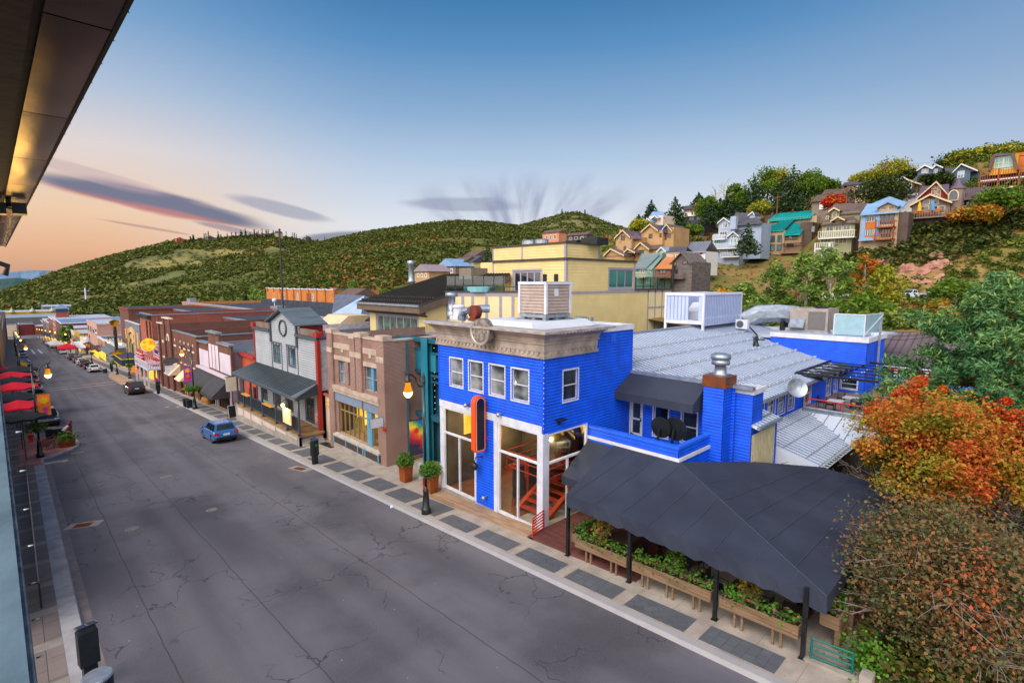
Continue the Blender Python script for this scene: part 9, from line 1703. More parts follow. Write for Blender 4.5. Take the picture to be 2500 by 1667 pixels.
 # == cars
TYRE=pm('tyre','#16161a',rough=.9);RIM=pm('alloy','#8d9097',rough=.3,metal=.8);CGL=pm('car_glass','#0d1216','#182026',rough=.05,spec=.8);TAIL=pm('tail_lamp','#b3121c',rough=.25,spec=.6);TAILL=lit('lit_tail_lamp','#ff2a18',1.2);HEADL=pm('head_lamp','#c9d2dc',rough=.15,spec=.8);PLT=pm('number_plate','#c9c6cc',rough=.5);BMP=pm('black_bumper','#17181b',rough=.6)
def paint(name,c):return pm(name,c,rough=.28,spec=.5,coat=.6,var=.06)
PNT={k_:paint(k_+'_car_paint',v)for k_,v in dict(blue='#1d61a6',navy='#141a26',black='#111318',white='#cfd3d8',silver='#a3aab3',red='#9c1c22',grey='#4a4f57',maroon='#4a1a20',tan='#8c8270').items()}
def car(kind,label,c,rot,col,group,simple=False,hl=False):
 Ls,Wd,Hh,belt,hood,g=dict(suv=(4.8,1.93,1.72,1.05,1.02,.22),big=(5.3,2.05,1.92,1.2,1.15,.25),sedan=(4.75,1.83,1.45,.92,.86,.17),truck=(5.7,2.0,1.88,1.15,1.12,.28))[kind]
 t=TH('parked_car',label,'car',(0,0,0),group);hl_=Ls/2;wr=.36 if kind!='sedan' else .32;wb=Ls*.295
 def arch(cx):return[(cx+(wr+.07)*math.cos(a),wr+(wr+.07)*math.sin(a))for a in np.linspace(-.25,math.pi+.25,9)]
 ph=[(hl_-.02,.42),(hl_-.0,.62),(hl_-.12,hood-.12),(hl_-.35,hood),(hl_*.42,belt+.02),(-hl_+.18 if kind!='sedan' else-hl_+.7,belt+.03)]
 if kind=='sedan':ph+=[(-hl_+.15,belt-.02)]
 ph+=[(-hl_+.04,belt-.15),(-hl_,.62),(-hl_+.06,.38)]
 low=[(-wb-wr-.1,g+.04)]+arch(-wb)[::-1]+[(-wb+wr+.1,g),(wb-wr-.1,g)]+arch(wb)[::-1]+[(wb+wr+.1,g+.04)]
 prof=ph+low;n=len(prof);cz_=.7
 ys=[(-Wd/2,.90),(-Wd/2+.07,.97),(-Wd/2+.22,1.0),(Wd/2-.22,1.0),(Wd/2-.07,.97),(Wd/2,.90)];m=M();vs=[]
 for y,k_ in ys:vs+=[(x*(1-(1-k_)*.35),y,cz_+(z-cz_)*(1-(1-k_)*.5)if z>.5 else z)for x,z in prof]
 m.add(vs,[(j*n+i,j*n+(i+1)%n,(j+1)*n+(i+1)%n,(j+1)*n+i)for j in range(5)for i in range(n)]+[tuple(range(n))[::-1],tuple(range(5*n,6*n))]);m.bd('body',col,t)
 z0,z1=belt-.03,Hh;wl,wt=Wd/2-.06,Wd/2-.27
 cab=dict(suv=(hl_*.45,hl_*.10,-hl_+.42,-hl_+.12),big=(hl_*.48,hl_*.14,-hl_+.36,-hl_+.10),sedan=(hl_*.42,hl_*.05,-hl_*.42,-hl_*.78),truck=(hl_*.36,hl_*.08,-hl_*.16,-hl_*.24))[kind]
 f0,f1,b1,b0=cab;lo=[(f0,-wl,z0),(f0,wl,z0),(b0,wl,z0),(b0,-wl,z0)];hi=[(f1,-wt,z1-.05),(f1,wt,z1-.05),(b1,wt,z1-.07),(b1,-wt,z1-.07)];rf_=[(f1-.12,-wt+.1,z1),(f1-.12,wt-.1,z1),(b1+.12,wt-.1,z1-.01),(b1+.12,-wt+.1,z1-.01)]
 m=M();m.add(lo+hi+rf_,[(0,1,5,4),(1,2,6,5),(2,3,7,6),(3,0,4,7),(4,5,9,8),(5,6,10,9),(6,7,11,10),(7,4,8,11),(8,9,10,11)]);m.bd('cabin',col,t)
 V=lambda a,b,u,v:(VV(a[0]).lerp(VV(a[1]),u)).lerp(VV(b[0]).lerp(VV(b[1]),u),v)
 def pane(name,bl,br,tr,tl_,u0,u1,v0,v1,off):
  P_=[V((bl,br),(tl_,tr),u,v)+VV(off)for u,v in((u0,v0),(u1,v0),(u1,v1),(u0,v1))];M().prism(P_,-VV(off)*.9).bd(name,CGL,t)
 pane('windscreen',lo[0],lo[1],hi[1],hi[0],.06,.94,.12,.94,(.012,0,.008));pane('rear_window',lo[2],lo[3],hi[3],hi[2],.08,.92,.22,.94,(-.012,0,.008))
 for(p_,q_,r_,s_,o_)in((lo[0],lo[3],hi[3],hi[0],(0,-.012,.004)),(lo[1],lo[2],hi[2],hi[1],(0,.012,.004))):
  for u0,u1 in(((.10,.40),(.43,.68),(.71,.93))if kind in('suv','big')else((.1,.5),(.54,.9))):pane('side_window',p_,q_,r_,s_,u0,u1,.14,.90,o_)
 for sx_ in(1,-1):
  for sy2 in(1,-1):
   yy=sy2*(Wd/2-.02);m=M();m.cyl((sx_*wb,yy-sy2*.24,wr),(sx_*wb,yy,wr),wr,wr,20);w=m.bd('wheel',TYRE,t);m=M();m.cyl((sx_*wb,yy-.01,wr),(sx_*wb,yy+sy2*.012,wr),wr*.68,wr*.6,16);m.bd('rim',RIM,w)
 for sy2 in(1,-1):
  m=M();m.box(-hl_-.012,-hl_+.2,sy2*(Wd/2-.38),sy2*(Wd/2-.02),belt-.30,belt-.08);m.bd('tail_light',TAILL if hl else TAIL,t)
  m=M();m.box(hl_-.32,hl_-.06,sy2*(Wd/2-.42),sy2*(Wd/2-.04),hood-.26,hood-.1);m.bd('headlight',HEADL,t)
  m=M();m.box(hl_*.36,hl_*.42,sy2*(Wd/2),sy2*(Wd/2+.18),belt+.02,belt+.17);m.bd('wing_mirror',col,t)
 m=M();m.box(-hl_-.03,-hl_+.1,-Wd/2+.16,Wd/2-.16,.34,.56);m.bd('rear_bumper',BMP if kind!='sedan' else col,t);m=M();m.box(hl_-.1,hl_+.02,-Wd/2+.25,Wd/2-.25,.36,.66);m.bd('grille',BMP,t);m=M();m.box(-hl_-.02,-hl_+.02,-.26,.26,belt-.34,belt-.18);m.bd('number_plate',PLT,t)
 if kind in('suv','big'):
  for sy2 in(1,-1):m=M();m.tube([(f1-.25,sy2*(wt-.08),z1+.05),(b1+.3,sy2*(wt-.08),z1+.05)],.02,4);m.bd('roof_rail',RIM,t)
 if kind=='truck':m=M();m.box(-hl_+.12,b0-.05,-Wd/2+.12,Wd/2-.12,belt+.032,belt+.05);m.bd('load_bed',BMP,t)
 t.location=c;t.rotation_euler=(0,0,rot);return t
AW=R(90)
def road_car(kind,label,x,y,col,toward=False,hl=False,yaw=0,group='cars parked along the kerbs'):
 t=car(kind,label,(x,y,zr(y)+.0),(R(-90)if toward else AW)+R(yaw),PNT[col],group,hl=hl)
 import mathutils
 rz_=mathutils.Matrix.Rotation((R(-90)if toward else AW)+R(yaw),3,'Z');rx=mathutils.Matrix.Rotation(math.atan(-GRADE),3,'X');t.rotation_euler=(rx@rz_).to_euler();return t
road_car('suv','bright blue hatchback seen from behind at the kerb by the grey porch',12.75,51.3,'blue')
road_car('big','black station wagon with a chrome rear strip parked beyond the lavender shop',12.55,94.5,'navy')
road_car('suv','white crossover with red tail lights by the bin on the crossing corner',12.2,143.5,'white')
road_car('suv','black crossover facing the camera beside the orange banner and the bulb-out',2.05,75.0,'black',True)
for kind,x,y,col,lab in(('sedan',12.3,155,'black','black saloon just beyond the white crossover'),('suv',12.3,164,'maroon','dark red hatchback beyond the black saloon'),('suv',12.3,172,'white','white and red lit wagon in the row beyond the black saloon'),('big',12.3,182,'grey','dark grey wagon in front of the red tent row'),('truck',12.3,196,'black','black pickup nearest to the red tent'),('suv',12.3,206,'silver','silver wagon beside the red tent'),('suv',12.3,236,'white','white car just past the red tent'),('sedan',12.3,246,'grey','grey car between the red tent and the white canopy tents'),('suv',12.4,292,'maroon','dark red car beyond the white canopy tents'),('sedan',12.4,303,'white','white car beyond the white canopy tents'),('suv',12.4,316,'navy','navy car far down the right kerb'),('sedan',12.4,330,'silver','silver car far down the right kerb'),('suv',12.4,345,'white','pale car far down the right kerb near the street tree'),('suv',12.4,360,'red','red car far down the right kerb'),('sedan',12.4,376,'black','black car at the far end of the right kerb')):road_car(kind,lab,x,y,PNT and col)
for kind,x,y,col,lab in(('suv',2.0,128,'red','red car on the left kerb just beyond the umbrellas'),('suv',2.0,136,'silver','silver car on the left kerb behind the rainbow banner'),('sedan',2.0,148,'white','white car on the left kerb beyond the rainbow banner'),('big',2.0,160,'grey','grey wagon on the left kerb'),('suv',2.0,174,'navy','navy car on the left kerb by a lamp'),('sedan',2.0,190,'white','pale car far along the left kerb'),('suv',2.0,206,'black','black car far along the left kerb'),('suv',2.0,224,'silver','silver car far along the left kerb'),('suv',2.0,250,'grey','grey car at the far end of the left kerb'),('sedan',2.0,112,'grey','grey saloon half hidden behind the red and black umbrellas'),('suv',4.4,420,'red','red car crossing at the far end of the street')):road_car(kind,lab,x,y,col,True)
for px,kind,col,a,lab in(((2222,742),'truck','white',150,'white pickup parked on the upper road, left of the silver saloon'),((2255,744),'sedan','silver',165,'silver saloon parked on the upper road above the log shed'),((2290,744),'suv','white',160,'white car half hidden by orange leaves on the upper road'),((2005,742),'suv','white',100,'white car seen through the willows on the upper road'),((2062,742),'sedan','grey',100,'grey car almost hidden behind the willows on the upper road')):
 q=onHS(px);car(kind,lab,(q.x,q.y,hz(q.x,q.y)+.45),R(a),PNT[col],'cars on the upper road')
 # == pavement things
def pay(c,label,rot=0,s=1.):
 t=TH('pay_station',label,'pay station',(0,0,0),'parking pay stations');m=M();m.box(-.17,.17,-.13,.13,0,.75);m.bd('pedestal',BLACKP,t);m=M();m.hexa([(-.24,-.17,.62),(.24,-.17,.62),(.24,.17,.62),(-.24,.17,.62),(-.24,-.17,1.66),(.24,-.17,1.66),(.24,.17,1.66),(-.24,.17,1.66)]);m.hexa([(-.23,-.16,1.661),(.23,-.16,1.661),(.23,.16,1.661),(-.23,.16,1.661),(-.2,-.1,1.76),(.2,-.1,1.76),(.2,.12,1.8),(-.2,.12,1.8)]);m.bd('cabinet',pm('gunmetal','#2a2f36','#23282e',rough=.4,metal=.3)if 'gunmetal' not in MATS else MATS['gunmetal'],t)
 m=M();m.hexa([(-.25,-.2,1.74),(.25,-.2,1.74),(.25,.2,1.86),(-.25,.2,1.86),(-.25,-.2,1.78),(.25,-.2,1.78),(.25,.2,1.9),(-.25,.2,1.9)]);sp=m.bd('solar_panel',pm('solar_blue','#2c3f5c','#24354f',rough=.15,spec=.6)if 'solar_blue' not in MATS else MATS['solar_blue'],t);m=M()
 for x in(-.25,-.01,.235):m.hexa([(x,-.2,1.781),(x+.015,-.2,1.781),(x+.015,.2,1.901),(x,.2,1.901),(x,-.2,1.785),(x+.015,-.2,1.785),(x+.015,.2,1.905),(x,.2,1.905)])
 m.bd('panel_frame',STEEL,sp);m=M();m.box(-.1,.1,-.185,-.171,1.3,1.5);m.bd('screen',pm('green_screen','#1d7a52',rough=.3)if 'green_screen' not in MATS else MATS['green_screen'],t);t.location=c;t.rotation_euler=(0,0,rot);t.scale=(s,)*3;return t
pay((14.98,36.0,lb(36)),'grey parking pay station in front of the steps of the grey porch',R(20));pay((14.6,88.8,lb(88.8)),'parking pay station with a green screen by the black wagon',R(10));pay((14.6,137,lb(137)),'far parking pay station with a green screen on the crossing corner',R(10))
qk=onX((213,1480),.9);yk=19.3;pay((.92,yk,lb(yk)),'solar topped parking pay station at the bottom left corner',R(188),1.0)
def bin_(c,label,h_=.95,r=.3,mat=None,square=True):
 t=TH('litter_bin',label,'bin',(0,0,0),'litter bins');m=M()
 if square:m.hexa([(-r*.85,-r*.85,0),(r*.85,-r*.85,0),(r*.85,r*.85,0),(-r*.85,r*.85,0),(-r,-r,h_*.92),(r,-r,h_*.92),(r,r,h_*.92),(-r,r,h_*.92)])
 else:m.lathe((0,0,0),[(r*.9,0),(r,.1),(r,h_*.92)],24)
 m.bd('body',mat or MATS['gunmetal'],t);m=M()
 if square:m.box(-r*1.05,r*1.05,-r*1.05,r*1.05,h_*.92,h_);m.box(-r*.5,r*.5,-r*1.0-.06,-r*.9,h_*.72,h_*.85)
 else:m.lathe((0,0,h_*.92),[(r*1.03,0),(r*1.04,.05),(r*.95,.08),(.02,.09)],24)
 m.bd('lid',STEEL if not square else MATS['gunmetal'],t);t.location=c;return t
bin_((14.72,71.3,lb(71)),'dark square bin beside the street lamp base, nearer one');bin_((14.65,72.6,lb(72)),'dark square bin beside the street lamp base, farther one');bin_((13.4,136,lb(136)),'dark round bin behind the white crossover',.95,.35,None,False);bin_((13.9,104,lb(104)),'thin dark bollard bin on the crossing corner',1.0,.14,None,False)
cyl_=onZ((222,1612),lb(18)+1.0);bin_((.98,17.75,lb(17.7)),'large dark cylindrical bin in front of the pay station at the bottom left',1.0,.36,None,False)
for px,lab in((B(490,665),'left of two grey bins behind the red bench on the bulb-out'),(B(560,665),'right of two grey bins behind the red bench on the bulb-out')):q=onG(px,.15);bin_((q.x,q.y,lb(q.y)),lab,1.0,.4)
b0,b1=onG(B(425,795),.15),onG(B(610,720),.15);bt=TH('park_bench','dark red metal bench on the brick bulb-out','bench',((b0.x+b1.x)/2,(b0.y+b1.y)/2,lb(b0.y)));d=Vector((b1.x-b0.x,b1.y-b0.y,0));L_=d.length;d.normalize();v=Vector((-d.y,d.x,0));c0=Vector(((b0.x+b1.x)/2,(b0.y+b1.y)/2,lb((b0.y+b1.y)/2)));MRN=pm('maroon_bench_paint','#6d1d2a',rough=.45)
P_=lambda s,w,z:c0+d*s+v*w+VV((0,0,z));hb=.95
m=M()
for k_ in range(5):m.obox(P_(-hb,.02+k_*.09,.45),P_(hb,.02+k_*.09,.45),.06,.025)
m.bd('seat',MRN,bt);m=M();m.obox(P_(-hb,.46,.88),P_(hb,.46,.88),.04,.06);m.obox(P_(-hb,.42,.5),P_(hb,.42,.5),.03,.04)
for s in np.linspace(-hb,hb,20):m.obox(P_(s,.42,.5),P_(s,.46,.88),.03,.015)
m.bd('backrest',MRN,bt)
for s in(-hb,0,hb):m=M();m.tube([P_(s,.0,0),P_(s,.02,.45),P_(s,.42,.45),P_(s,.45,.0)],.025,5);m.bd('leg',MRN,bt)
for s in(-hb,hb):m=M();m.tube([P_(s,.02,.45),P_(s,.02,.66),P_(s,.44,.68)],.022,5);m.bd('arm',MRN,bt)
q=onG(B(640,740),.15);t=TH('flower_tub','square wooden tub with greenery and orange flowers at the tip of the bulb-out','planter',(q.x,q.y,lb(q.y)));m=M();x,y,z=q.x,q.y,lb(q.y);m.hexa([(x-.5,y-.5,z),(x+.5,y-.5,z),(x+.5,y+.5,z),(x-.5,y+.5,z),(x-.6,y-.6,z+.6),(x+.6,y-.6,z+.6),(x+.6,y+.6,z+.6),(x-.6,y+.6,z+.6)]);m.bd('tub',CORTEN,t);P2=[(x+random.gauss(0,.38),y+random.gauss(0,.38),z+.6+abs(random.gauss(.15,.22)))for i in range(600)];qmesh('foliage',quads(P2,.11),FLG,t);qmesh('flowers',quads(P2[::14],.12,asp=1.1),FLP,t)
q=onG(B(655,660),.15);t=TH('carved_figure','small dark red and white carved bird figure behind the wooden tub','figure',(q.x,q.y,lb(q.y)));m=M();z=lb(q.y);m.tube([(q.x,q.y,z),(q.x,q.y,z+.7),(q.x+.1,q.y,z+1.3),(q.x+.3,q.y,z+1.6)],[.2,.35,.22,.1],8);m.bd('body',MRN,t,True);m=M();m.tube([(q.x+.05,q.y-.2,z+1.2),(q.x-.35,q.y-.25,z+.8)],[.12,.16],6);m.bd('wing',WHITE,t)
q=onG(B(300,700),.15);t=TH('fire_hydrant','red fire hydrant on the brick paving beside the lamp post','hydrant',(q.x,q.y,lb(q.y)));z=lb(q.y);m=M();m.lathe((q.x,q.y,z),[(.2,0),(.2,.06),(.14,.08),(.14,.6),(.2,.62),(.2,.68),(.15,.72),(.08,.86),(.04,.92)],14);m.bd('barrel',REDM,t,True);m=M();m.cyl((q.x-.26,q.y,z+.5),(q.x+.26,q.y,z+.5),.07,.07,8);m.cyl((q.x,q.y-.25,z+.45),(q.x,q.y,z+.45),.09,.09,8);m.bd('outlet',REDM,t)
q=onG(D(590,1285),.15);t=TH('chalkboard_sign','black chalkboard A-frame with a white edge behind the blue car','sign board',(q.x,q.y,lb(q.y)));z=lb(q.y);x,y=q.x,q.y+.4
for s_ in(-1,1):m=M();m.hexa([(x-.35,y+s_*.3,z),(x+.35,y+s_*.3,z),(x+.35,y+s_*.26,z),(x-.35,y+s_*.26,z),(x-.35,y+s_*.04,z+1.2),(x+.35,y+s_*.04,z+1.2),(x+.35,y,z+1.2),(x-.35,y,z+1.2)]);m.bd('board',DARKM,t)
m=M();m.obox((x-.37,y-.32,z),(x-.37,y-.04,z+1.22),.04,.04);m.obox((x+.37,y-.32,z),(x+.37,y-.04,z+1.22),.04,.04);m.obox((x-.37,y-.03,z+1.22),(x+.37,y-.03,z+1.22),.04,.04);m.bd('frame',WHITE,t)
m=M();m.poly(*[(x,y,zr(y)+.166)for x,y in((17.6,39.2),(18.3,39.2),(18.3,41.4),(17.6,41.4))]);m.prism([(x,y,zr(y)+.155)for x,y in((17.6,39.2),(18.3,39.2),(18.3,41.4),(17.6,41.4))],(0,0,.01));solo('door_mat',m,DARKM,'dark door mat on the pavement before the infill door','mat')
q=onG((955,1238),.01);m=M();m.poly((q.x-.1,q.y-.1,q.z),(q.x+.25,q.y-.05,q.z+.02),(q.x+.2,q.y+.15,q.z+.1),(q.x,q.y+.12,q.z+.05));m.poly((q.x+.25,q.y-.05,q.z+.02),(q.x+.3,q.y+.2,q.z),(q.x+.2,q.y+.15,q.z+.1));solo('paper_scrap',m,WHITE,'crumpled white paper scrap on the road by the kerb near the lamp post','litter')
q=onG(T7(1480,800),.15);t=TH('cafe_table','small round cafe table set outside the brown brick building','table',(q.x,q.y,lb(q.y)));z=lb(q.y);m=M();m.cyl((q.x,q.y,z+.72),(q.x,q.y,z+.76),.4,.4,16);m.bd('table_top',pm('copper_top','#b07a4a',rough=.4),t);m=M();m.cyl((q.x,q.y,z),(q.x,q.y,z+.72),.04,.04,6);m.cyl((q.x,q.y,z),(q.x,q.y,z+.03),.25,.25,10);m.bd('pedestal',DARKM,t)
# == umbrellas, tents, people's awnings down the street
def umbrella(c,label,mat,r=1.5,h_=2.5):
 t=TH('cafe_umbrella',label,'umbrella',c,'red and black cafe umbrellas');x,y,z=c;m=M();m.cyl((x,y,z),(x,y,z+h_+.1),.03,.03,6);m.bd('pole',DARKM,t);m=M();n=8;rm=[VV((x+r*math.cos(6.283*(k_+.5)/n),y+r*math.sin(6.283*(k_+.5)/n),z+h_-.55))for k_ in range(n)];top=Vector((x,y,z+h_))
 for k_ in range(n):
  a,b=rm[k_],rm[(k_+1)%n];mid=(a+b)/2+VV((0,0,.07));m.poly(top,a,mid);m.poly(top,mid,b);m.poly(a,a-VV((0,0,.16)),mid-VV((0,0,.15)),mid);m.poly(mid,mid-VV((0,0,.15)),b-VV((0,0,.16)),b)
 m.bd('canopy',mat,t);m=M()
 for k_ in range(n):m.tube([top-VV((0,0,.06)),rm[k_]-VV((0,0,.03))],.012,4)
 m.bd('rib',DARKM,t)
RCAN=pm('red_canvas','#c8102a','#b00e25',sc=.6,rough=.8);BCAN=pm('black_umbrella_canvas','#14181d','#1b2026',rough=.8)
for px,Y,r,mat,lab in((CU(470,360),84,2.9,BCAN,'farthest black umbrella, above the others on the left pavement'),(CU(260,520),80,2.8,RCAN,'red umbrella just below the farthest black one'),(CU(300,660),75,2.7,BCAN,'black umbrella between two red ones, middle of the row'),(CU(360,810),71,2.7,RCAN,'large red umbrella in the middle of the row on the left pavement'),(CU(460,1080),66,2.5,BCAN,'black umbrella with a pale patch, just above the nearest red one'),(CU(480,1300),61,2.4,RCAN,'nearest red umbrella, beside the orange banner'),(B(200,400),56,2.2,BCAN,'nearest black umbrella, above the hydrant'),(CU(60,390),92,2.4,RCAN,'small red umbrella at the far left edge of the row')):
 q=onY(px,Y);gz=lb(Y);umbrella((q.x,q.y,gz),lab,mat,r*.72,max(2.2,q.z-gz))
def tent(c,w,d,h_,mat,label):
 t=TH('market_tent',label,'tent',c);x,y,z=c;m=M();e=[(x-w/2,y-d/2,z+h_),(x+w/2,y-d/2,z+h_),(x+w/2,y+d/2,z+h_),(x-w/2,y+d/2,z+h_)];m.add(e+[(x,y,z+h_+1.2)]+[(a,b,cc-.35)for a,b,cc in e],[(0,1,4),(1,2,4),(2,3,4),(3,0,4),(0,5,6,1),(1,6,7,2),(2,7,8,3),(3,8,5,0)]);m.bd('canopy',mat,t)
 for a,b,cc in e:m=M();m.cyl((a,b,z),(a,b,cc),.05,.05,6);m.bd('leg',LAMPB,t)
tent((12.4,218,zr(218)),4.6,9,3.0,RCAN,'red peaked tent over the parking lane among the right-hand cars')
for y,lab in((262,'nearer of the white canopy tents beyond the red tent'),(272,'middle white canopy tent beyond the red tent'),(281,'farther white canopy tent beyond the red tent')):tent((12.3,y,zr(y)),4.6,8,2.8,pm('grey_white_canvas','#b3aeab',rough=.8)if 'grey_white_canvas' not in MATS else MATS['grey_white_canvas'],lab)
# == left-hand buildings: eave overhead, ledge beside the camera, far left fronts
ldir=ray((-30,690));ldir.z=0;ldir.normalize();lnor=Vector((ldir.y,-ldir.x,0))
def lp(s,o,z):return VV((ldir.x*s+lnor.x*o,ldir.y*s+lnor.y*o,z))
EZ=CAMZ+1.9
def off_at(px,z):r=ray(px);p=r*((z-CAMZ)/r.z);return p.x*lnor.x+p.y*lnor.y
oe=(off_at((323,0),EZ)+off_at((97,423),EZ))/2;os_=(off_at((88,0),EZ)+off_at((22,420),EZ))/2
ev=TH('building_eave','dark copper coloured metal eave overhead along the left edge','eave',(oe-1,10,EZ))
COP=pm('copper_soffit','#5a2c0c','#341a09',sc=.9,rough=.24,metal=.85,bump=.25,bsc=1.6,stretch=(1,.5,1));COPD=pm('dark_soffit','#2e1d12','#20140d',sc=2,rough=.6,metal=.4,bump=.4,bsc=4)
s0=-4.
for i in range(14):
 s1=s0+3.05;m=M();a,b,c,d=lp(s0+.012,os_+.03,EZ),lp(s1-.012,os_+.03,EZ),lp(s1-.012,oe,EZ),lp(s0+.012,oe,EZ);nu,nv=8,6
 vs=[a.lerp(b,u/nu).lerp(d.lerp(c,u/nu),v_/nv)+VV((0,0,-.012*math.sin(math.pi*u/nu)*math.sin(math.pi*v_/nv)*(1+.6*math.sin(i*2.1+u))))for v_ in range(nv+1)for u in range(nu+1)]
 m.add(vs,[(v_*(nu+1)+u,v_*(nu+1)+u+1,(v_+1)*(nu+1)+u+1,(v_+1)*(nu+1)+u)for v_ in range(nv)for u in range(nu)]);m.bd('soffit_panel',COP,ev,True);s0=s1
m=M();m.hexa([lp(-4,os_-2.2,EZ-.02),lp(40,os_-2.2,EZ-.02),lp(40,os_-.03,EZ-.02),lp(-4,os_-.03,EZ-.02),lp(-4,os_-2.2,EZ+.3),lp(40,os_-2.2,EZ+.3),lp(40,os_-.03,EZ+.3),lp(-4,os_-.03,EZ+.3)]);m.bd('inner_soffit',COPD,ev)
m=M();m.hexa([lp(-4,oe+.0,EZ-.01),lp(40,oe+.0,EZ-.01),lp(40,oe+.03,EZ-.01),lp(-4,oe+.03,EZ-.01),lp(-4,oe,EZ+.35),lp(40,oe,EZ+.35),lp(40,oe+.03,EZ+.35),lp(-4,oe+.03,EZ+.35)]);m.hexa([lp(-4,os_-.03,EZ+.05),lp(40,os_-.03,EZ+.05),lp(40,oe,EZ+.05),lp(-4,oe,EZ+.05),lp(-4,os_-.03,EZ+.3),lp(40,os_-.03,EZ+.3),lp(40,oe,EZ+.3),lp(-4,oe,EZ+.3)]);m.bd('fascia',COPD,ev)
m=M()
for s in np.arange(1,38,.62):m.cyl(lp(s,oe+.03,EZ+.01),lp(s,oe+.04,EZ-.005),.006,.004,5)
m.bd('string_lights',DARKM,ev)
rq=ray((20,492));p=CP+rq*((EZ-CAMZ)/rq.z*.97);fl_=TH('floodlight','black twin floodlight fixed under the copper eave','floodlight',p);m=M();m.box(p.x-.3,p.x-.05,p.y-.2,p.y+.2,p.z-.3,p.z-.05);m.box(p.x+.05,p.x+.3,p.y-.2,p.y+.2,p.z-.28,p.z-.03);m.bd('lamp_head',LAMPB,fl_);m=M();m.cyl((p.x,p.y,p.z-.12),(p.x,p.y,EZ),.05,.05,6);m.tube([(p.x-.15,p.y,p.z-.12),(p.x+.3,p.y+.1,p.z-.2)],.03,4);m.bd('mount',LAMPB,fl_)
ld=bpy.data.lights.new('soffit_glow','POINT');lo_=bpy.data.objects.new('soffit_glow',ld);COL.objects.link(lo_);lo_.location=lp(26,oe-.2,EZ-3.0);ld.energy=120;ld.color=(1,.58,.14);ld.shadow_soft_size=.6
LZ=CAMZ-1.25;ol=(off_at((66,1667),LZ)+off_at((15,1094),LZ))/2;of=off_at((92,1667),LZ-.12)
le=TH('balcony_ledge','weathered blue grey metal ledge beside the camera with a dark green fascia and white bulbs','ledge',(ol,4,LZ))
m=M();m.hexa([lp(-2,ol-1.2,LZ-.1),lp(30,ol-1.2,LZ-.1),lp(30,ol,LZ-.1),lp(-2,ol,LZ-.1),lp(-2,ol-1.2,LZ),lp(30,ol-1.2,LZ),lp(30,ol,LZ),lp(-2,ol,LZ)]);m.bd('ledge_top',pm('blue_grey_flashing','#6d8798','#556c7b',sc=1.6,rough=.6,bump=.2,bsc=8),le);m=M();m.tube([lp(-2,ol,LZ-.03),lp(30,ol,LZ-.03)],.02,5);m.bd('drip_edge',pm('flaking_edge','#8b9298','#59646c',sc=9,rough=.9),le)
m=M();m.hexa([lp(-2,ol-.1,LZ-.9),lp(30,ol-.1,LZ-.9),lp(30,of,LZ-.9),lp(-2,of,LZ-.9),lp(-2,ol-.1,LZ-.11),lp(30,ol-.1,LZ-.11),lp(30,of,LZ-.11),lp(-2,of,LZ-.11)]);m.bd('fascia',pm('dark_green_fascia','#1d2c30','#16242a',rough=.6),le)
bo=M();bs=M()
for px in((95,1603),(84,1512),(75,1424),(68,1333),(57,1244),(48,1150),(38,1055)):
 r=ray(px);num=ldir.x*0;den=r.x*lnor.x+r.y*lnor.y
 t_=(of+.02)/den if abs(den)>1e-6 else 1;p=CP+r*t_
 if p.z<5 or p.y>30 or t_<0:continue
 bo.tube([p,p+lnor*.008,p+lnor*.02],[.0035,.004,.0015],6);bs.tube([p-lnor*.01,p],.004,5)
if bo.v:bo.bd('bulb',BULB,le,True);bs.bd('bulb_socket',pm('bulb_green','#0f3a26',rough=.5),le)
m=M();r0=ray((5,660));p=CP+r0*6.;m.tube([p+VV((-.6,0,.0)),p+VV((-.1,0,.12)),p+VV((.05,0,.05)),p+VV((.02,0,-.06))],.03,6);solo('iron_bracket',m,LAMPB,'small black scrolled iron bracket at the far left edge above the street','bracket')
def left_front(y0,y1,h_,mat,lab,x1=-2.2):plain('left_front',lab,x1-12,x1,y0,y1,zr(y1)-.5,zr(y0)+h_,mat,ROOFD,0,None,0,None)
left_front(24,54,6,INDARK,'dark shopfront below the balcony ledge on the left',-1.7);left_front(54.5,100,6,GRSH,'grey shopfront behind the red and black umbrellas',-2.6);left_front(100.5,160,8,BRK2,'red brick front beyond the umbrellas on the left',-2.2);left_front(160.5,250,9,TANP,'tan front halfway down the left side',-2.2);left_front(250.5,360,9,GRSH,'grey front far down the left side',-2.2);left_front(360.5,520,11,BRK3,'brown front at the far end of the left side',-2.2)
m=M()
for y in np.arange(26,54,1.5):m.box(-.02,.04,y-.02,y+.02,lb(y),lb(y)+1.0)
for z in(.15,1.0):m.obox((0.01,26,lb(26)+z),(0.01,54,lb(54)+z),.05,.05)
for y in np.arange(26,54,.3):m.obox((.01,y,lb(y)+.15),(.01,y,lb(y)+1.0),.015,.015)
solo('patio_fence',m,LAMPB,'black iron patio fence along the left pavement below the umbrellas','fence')
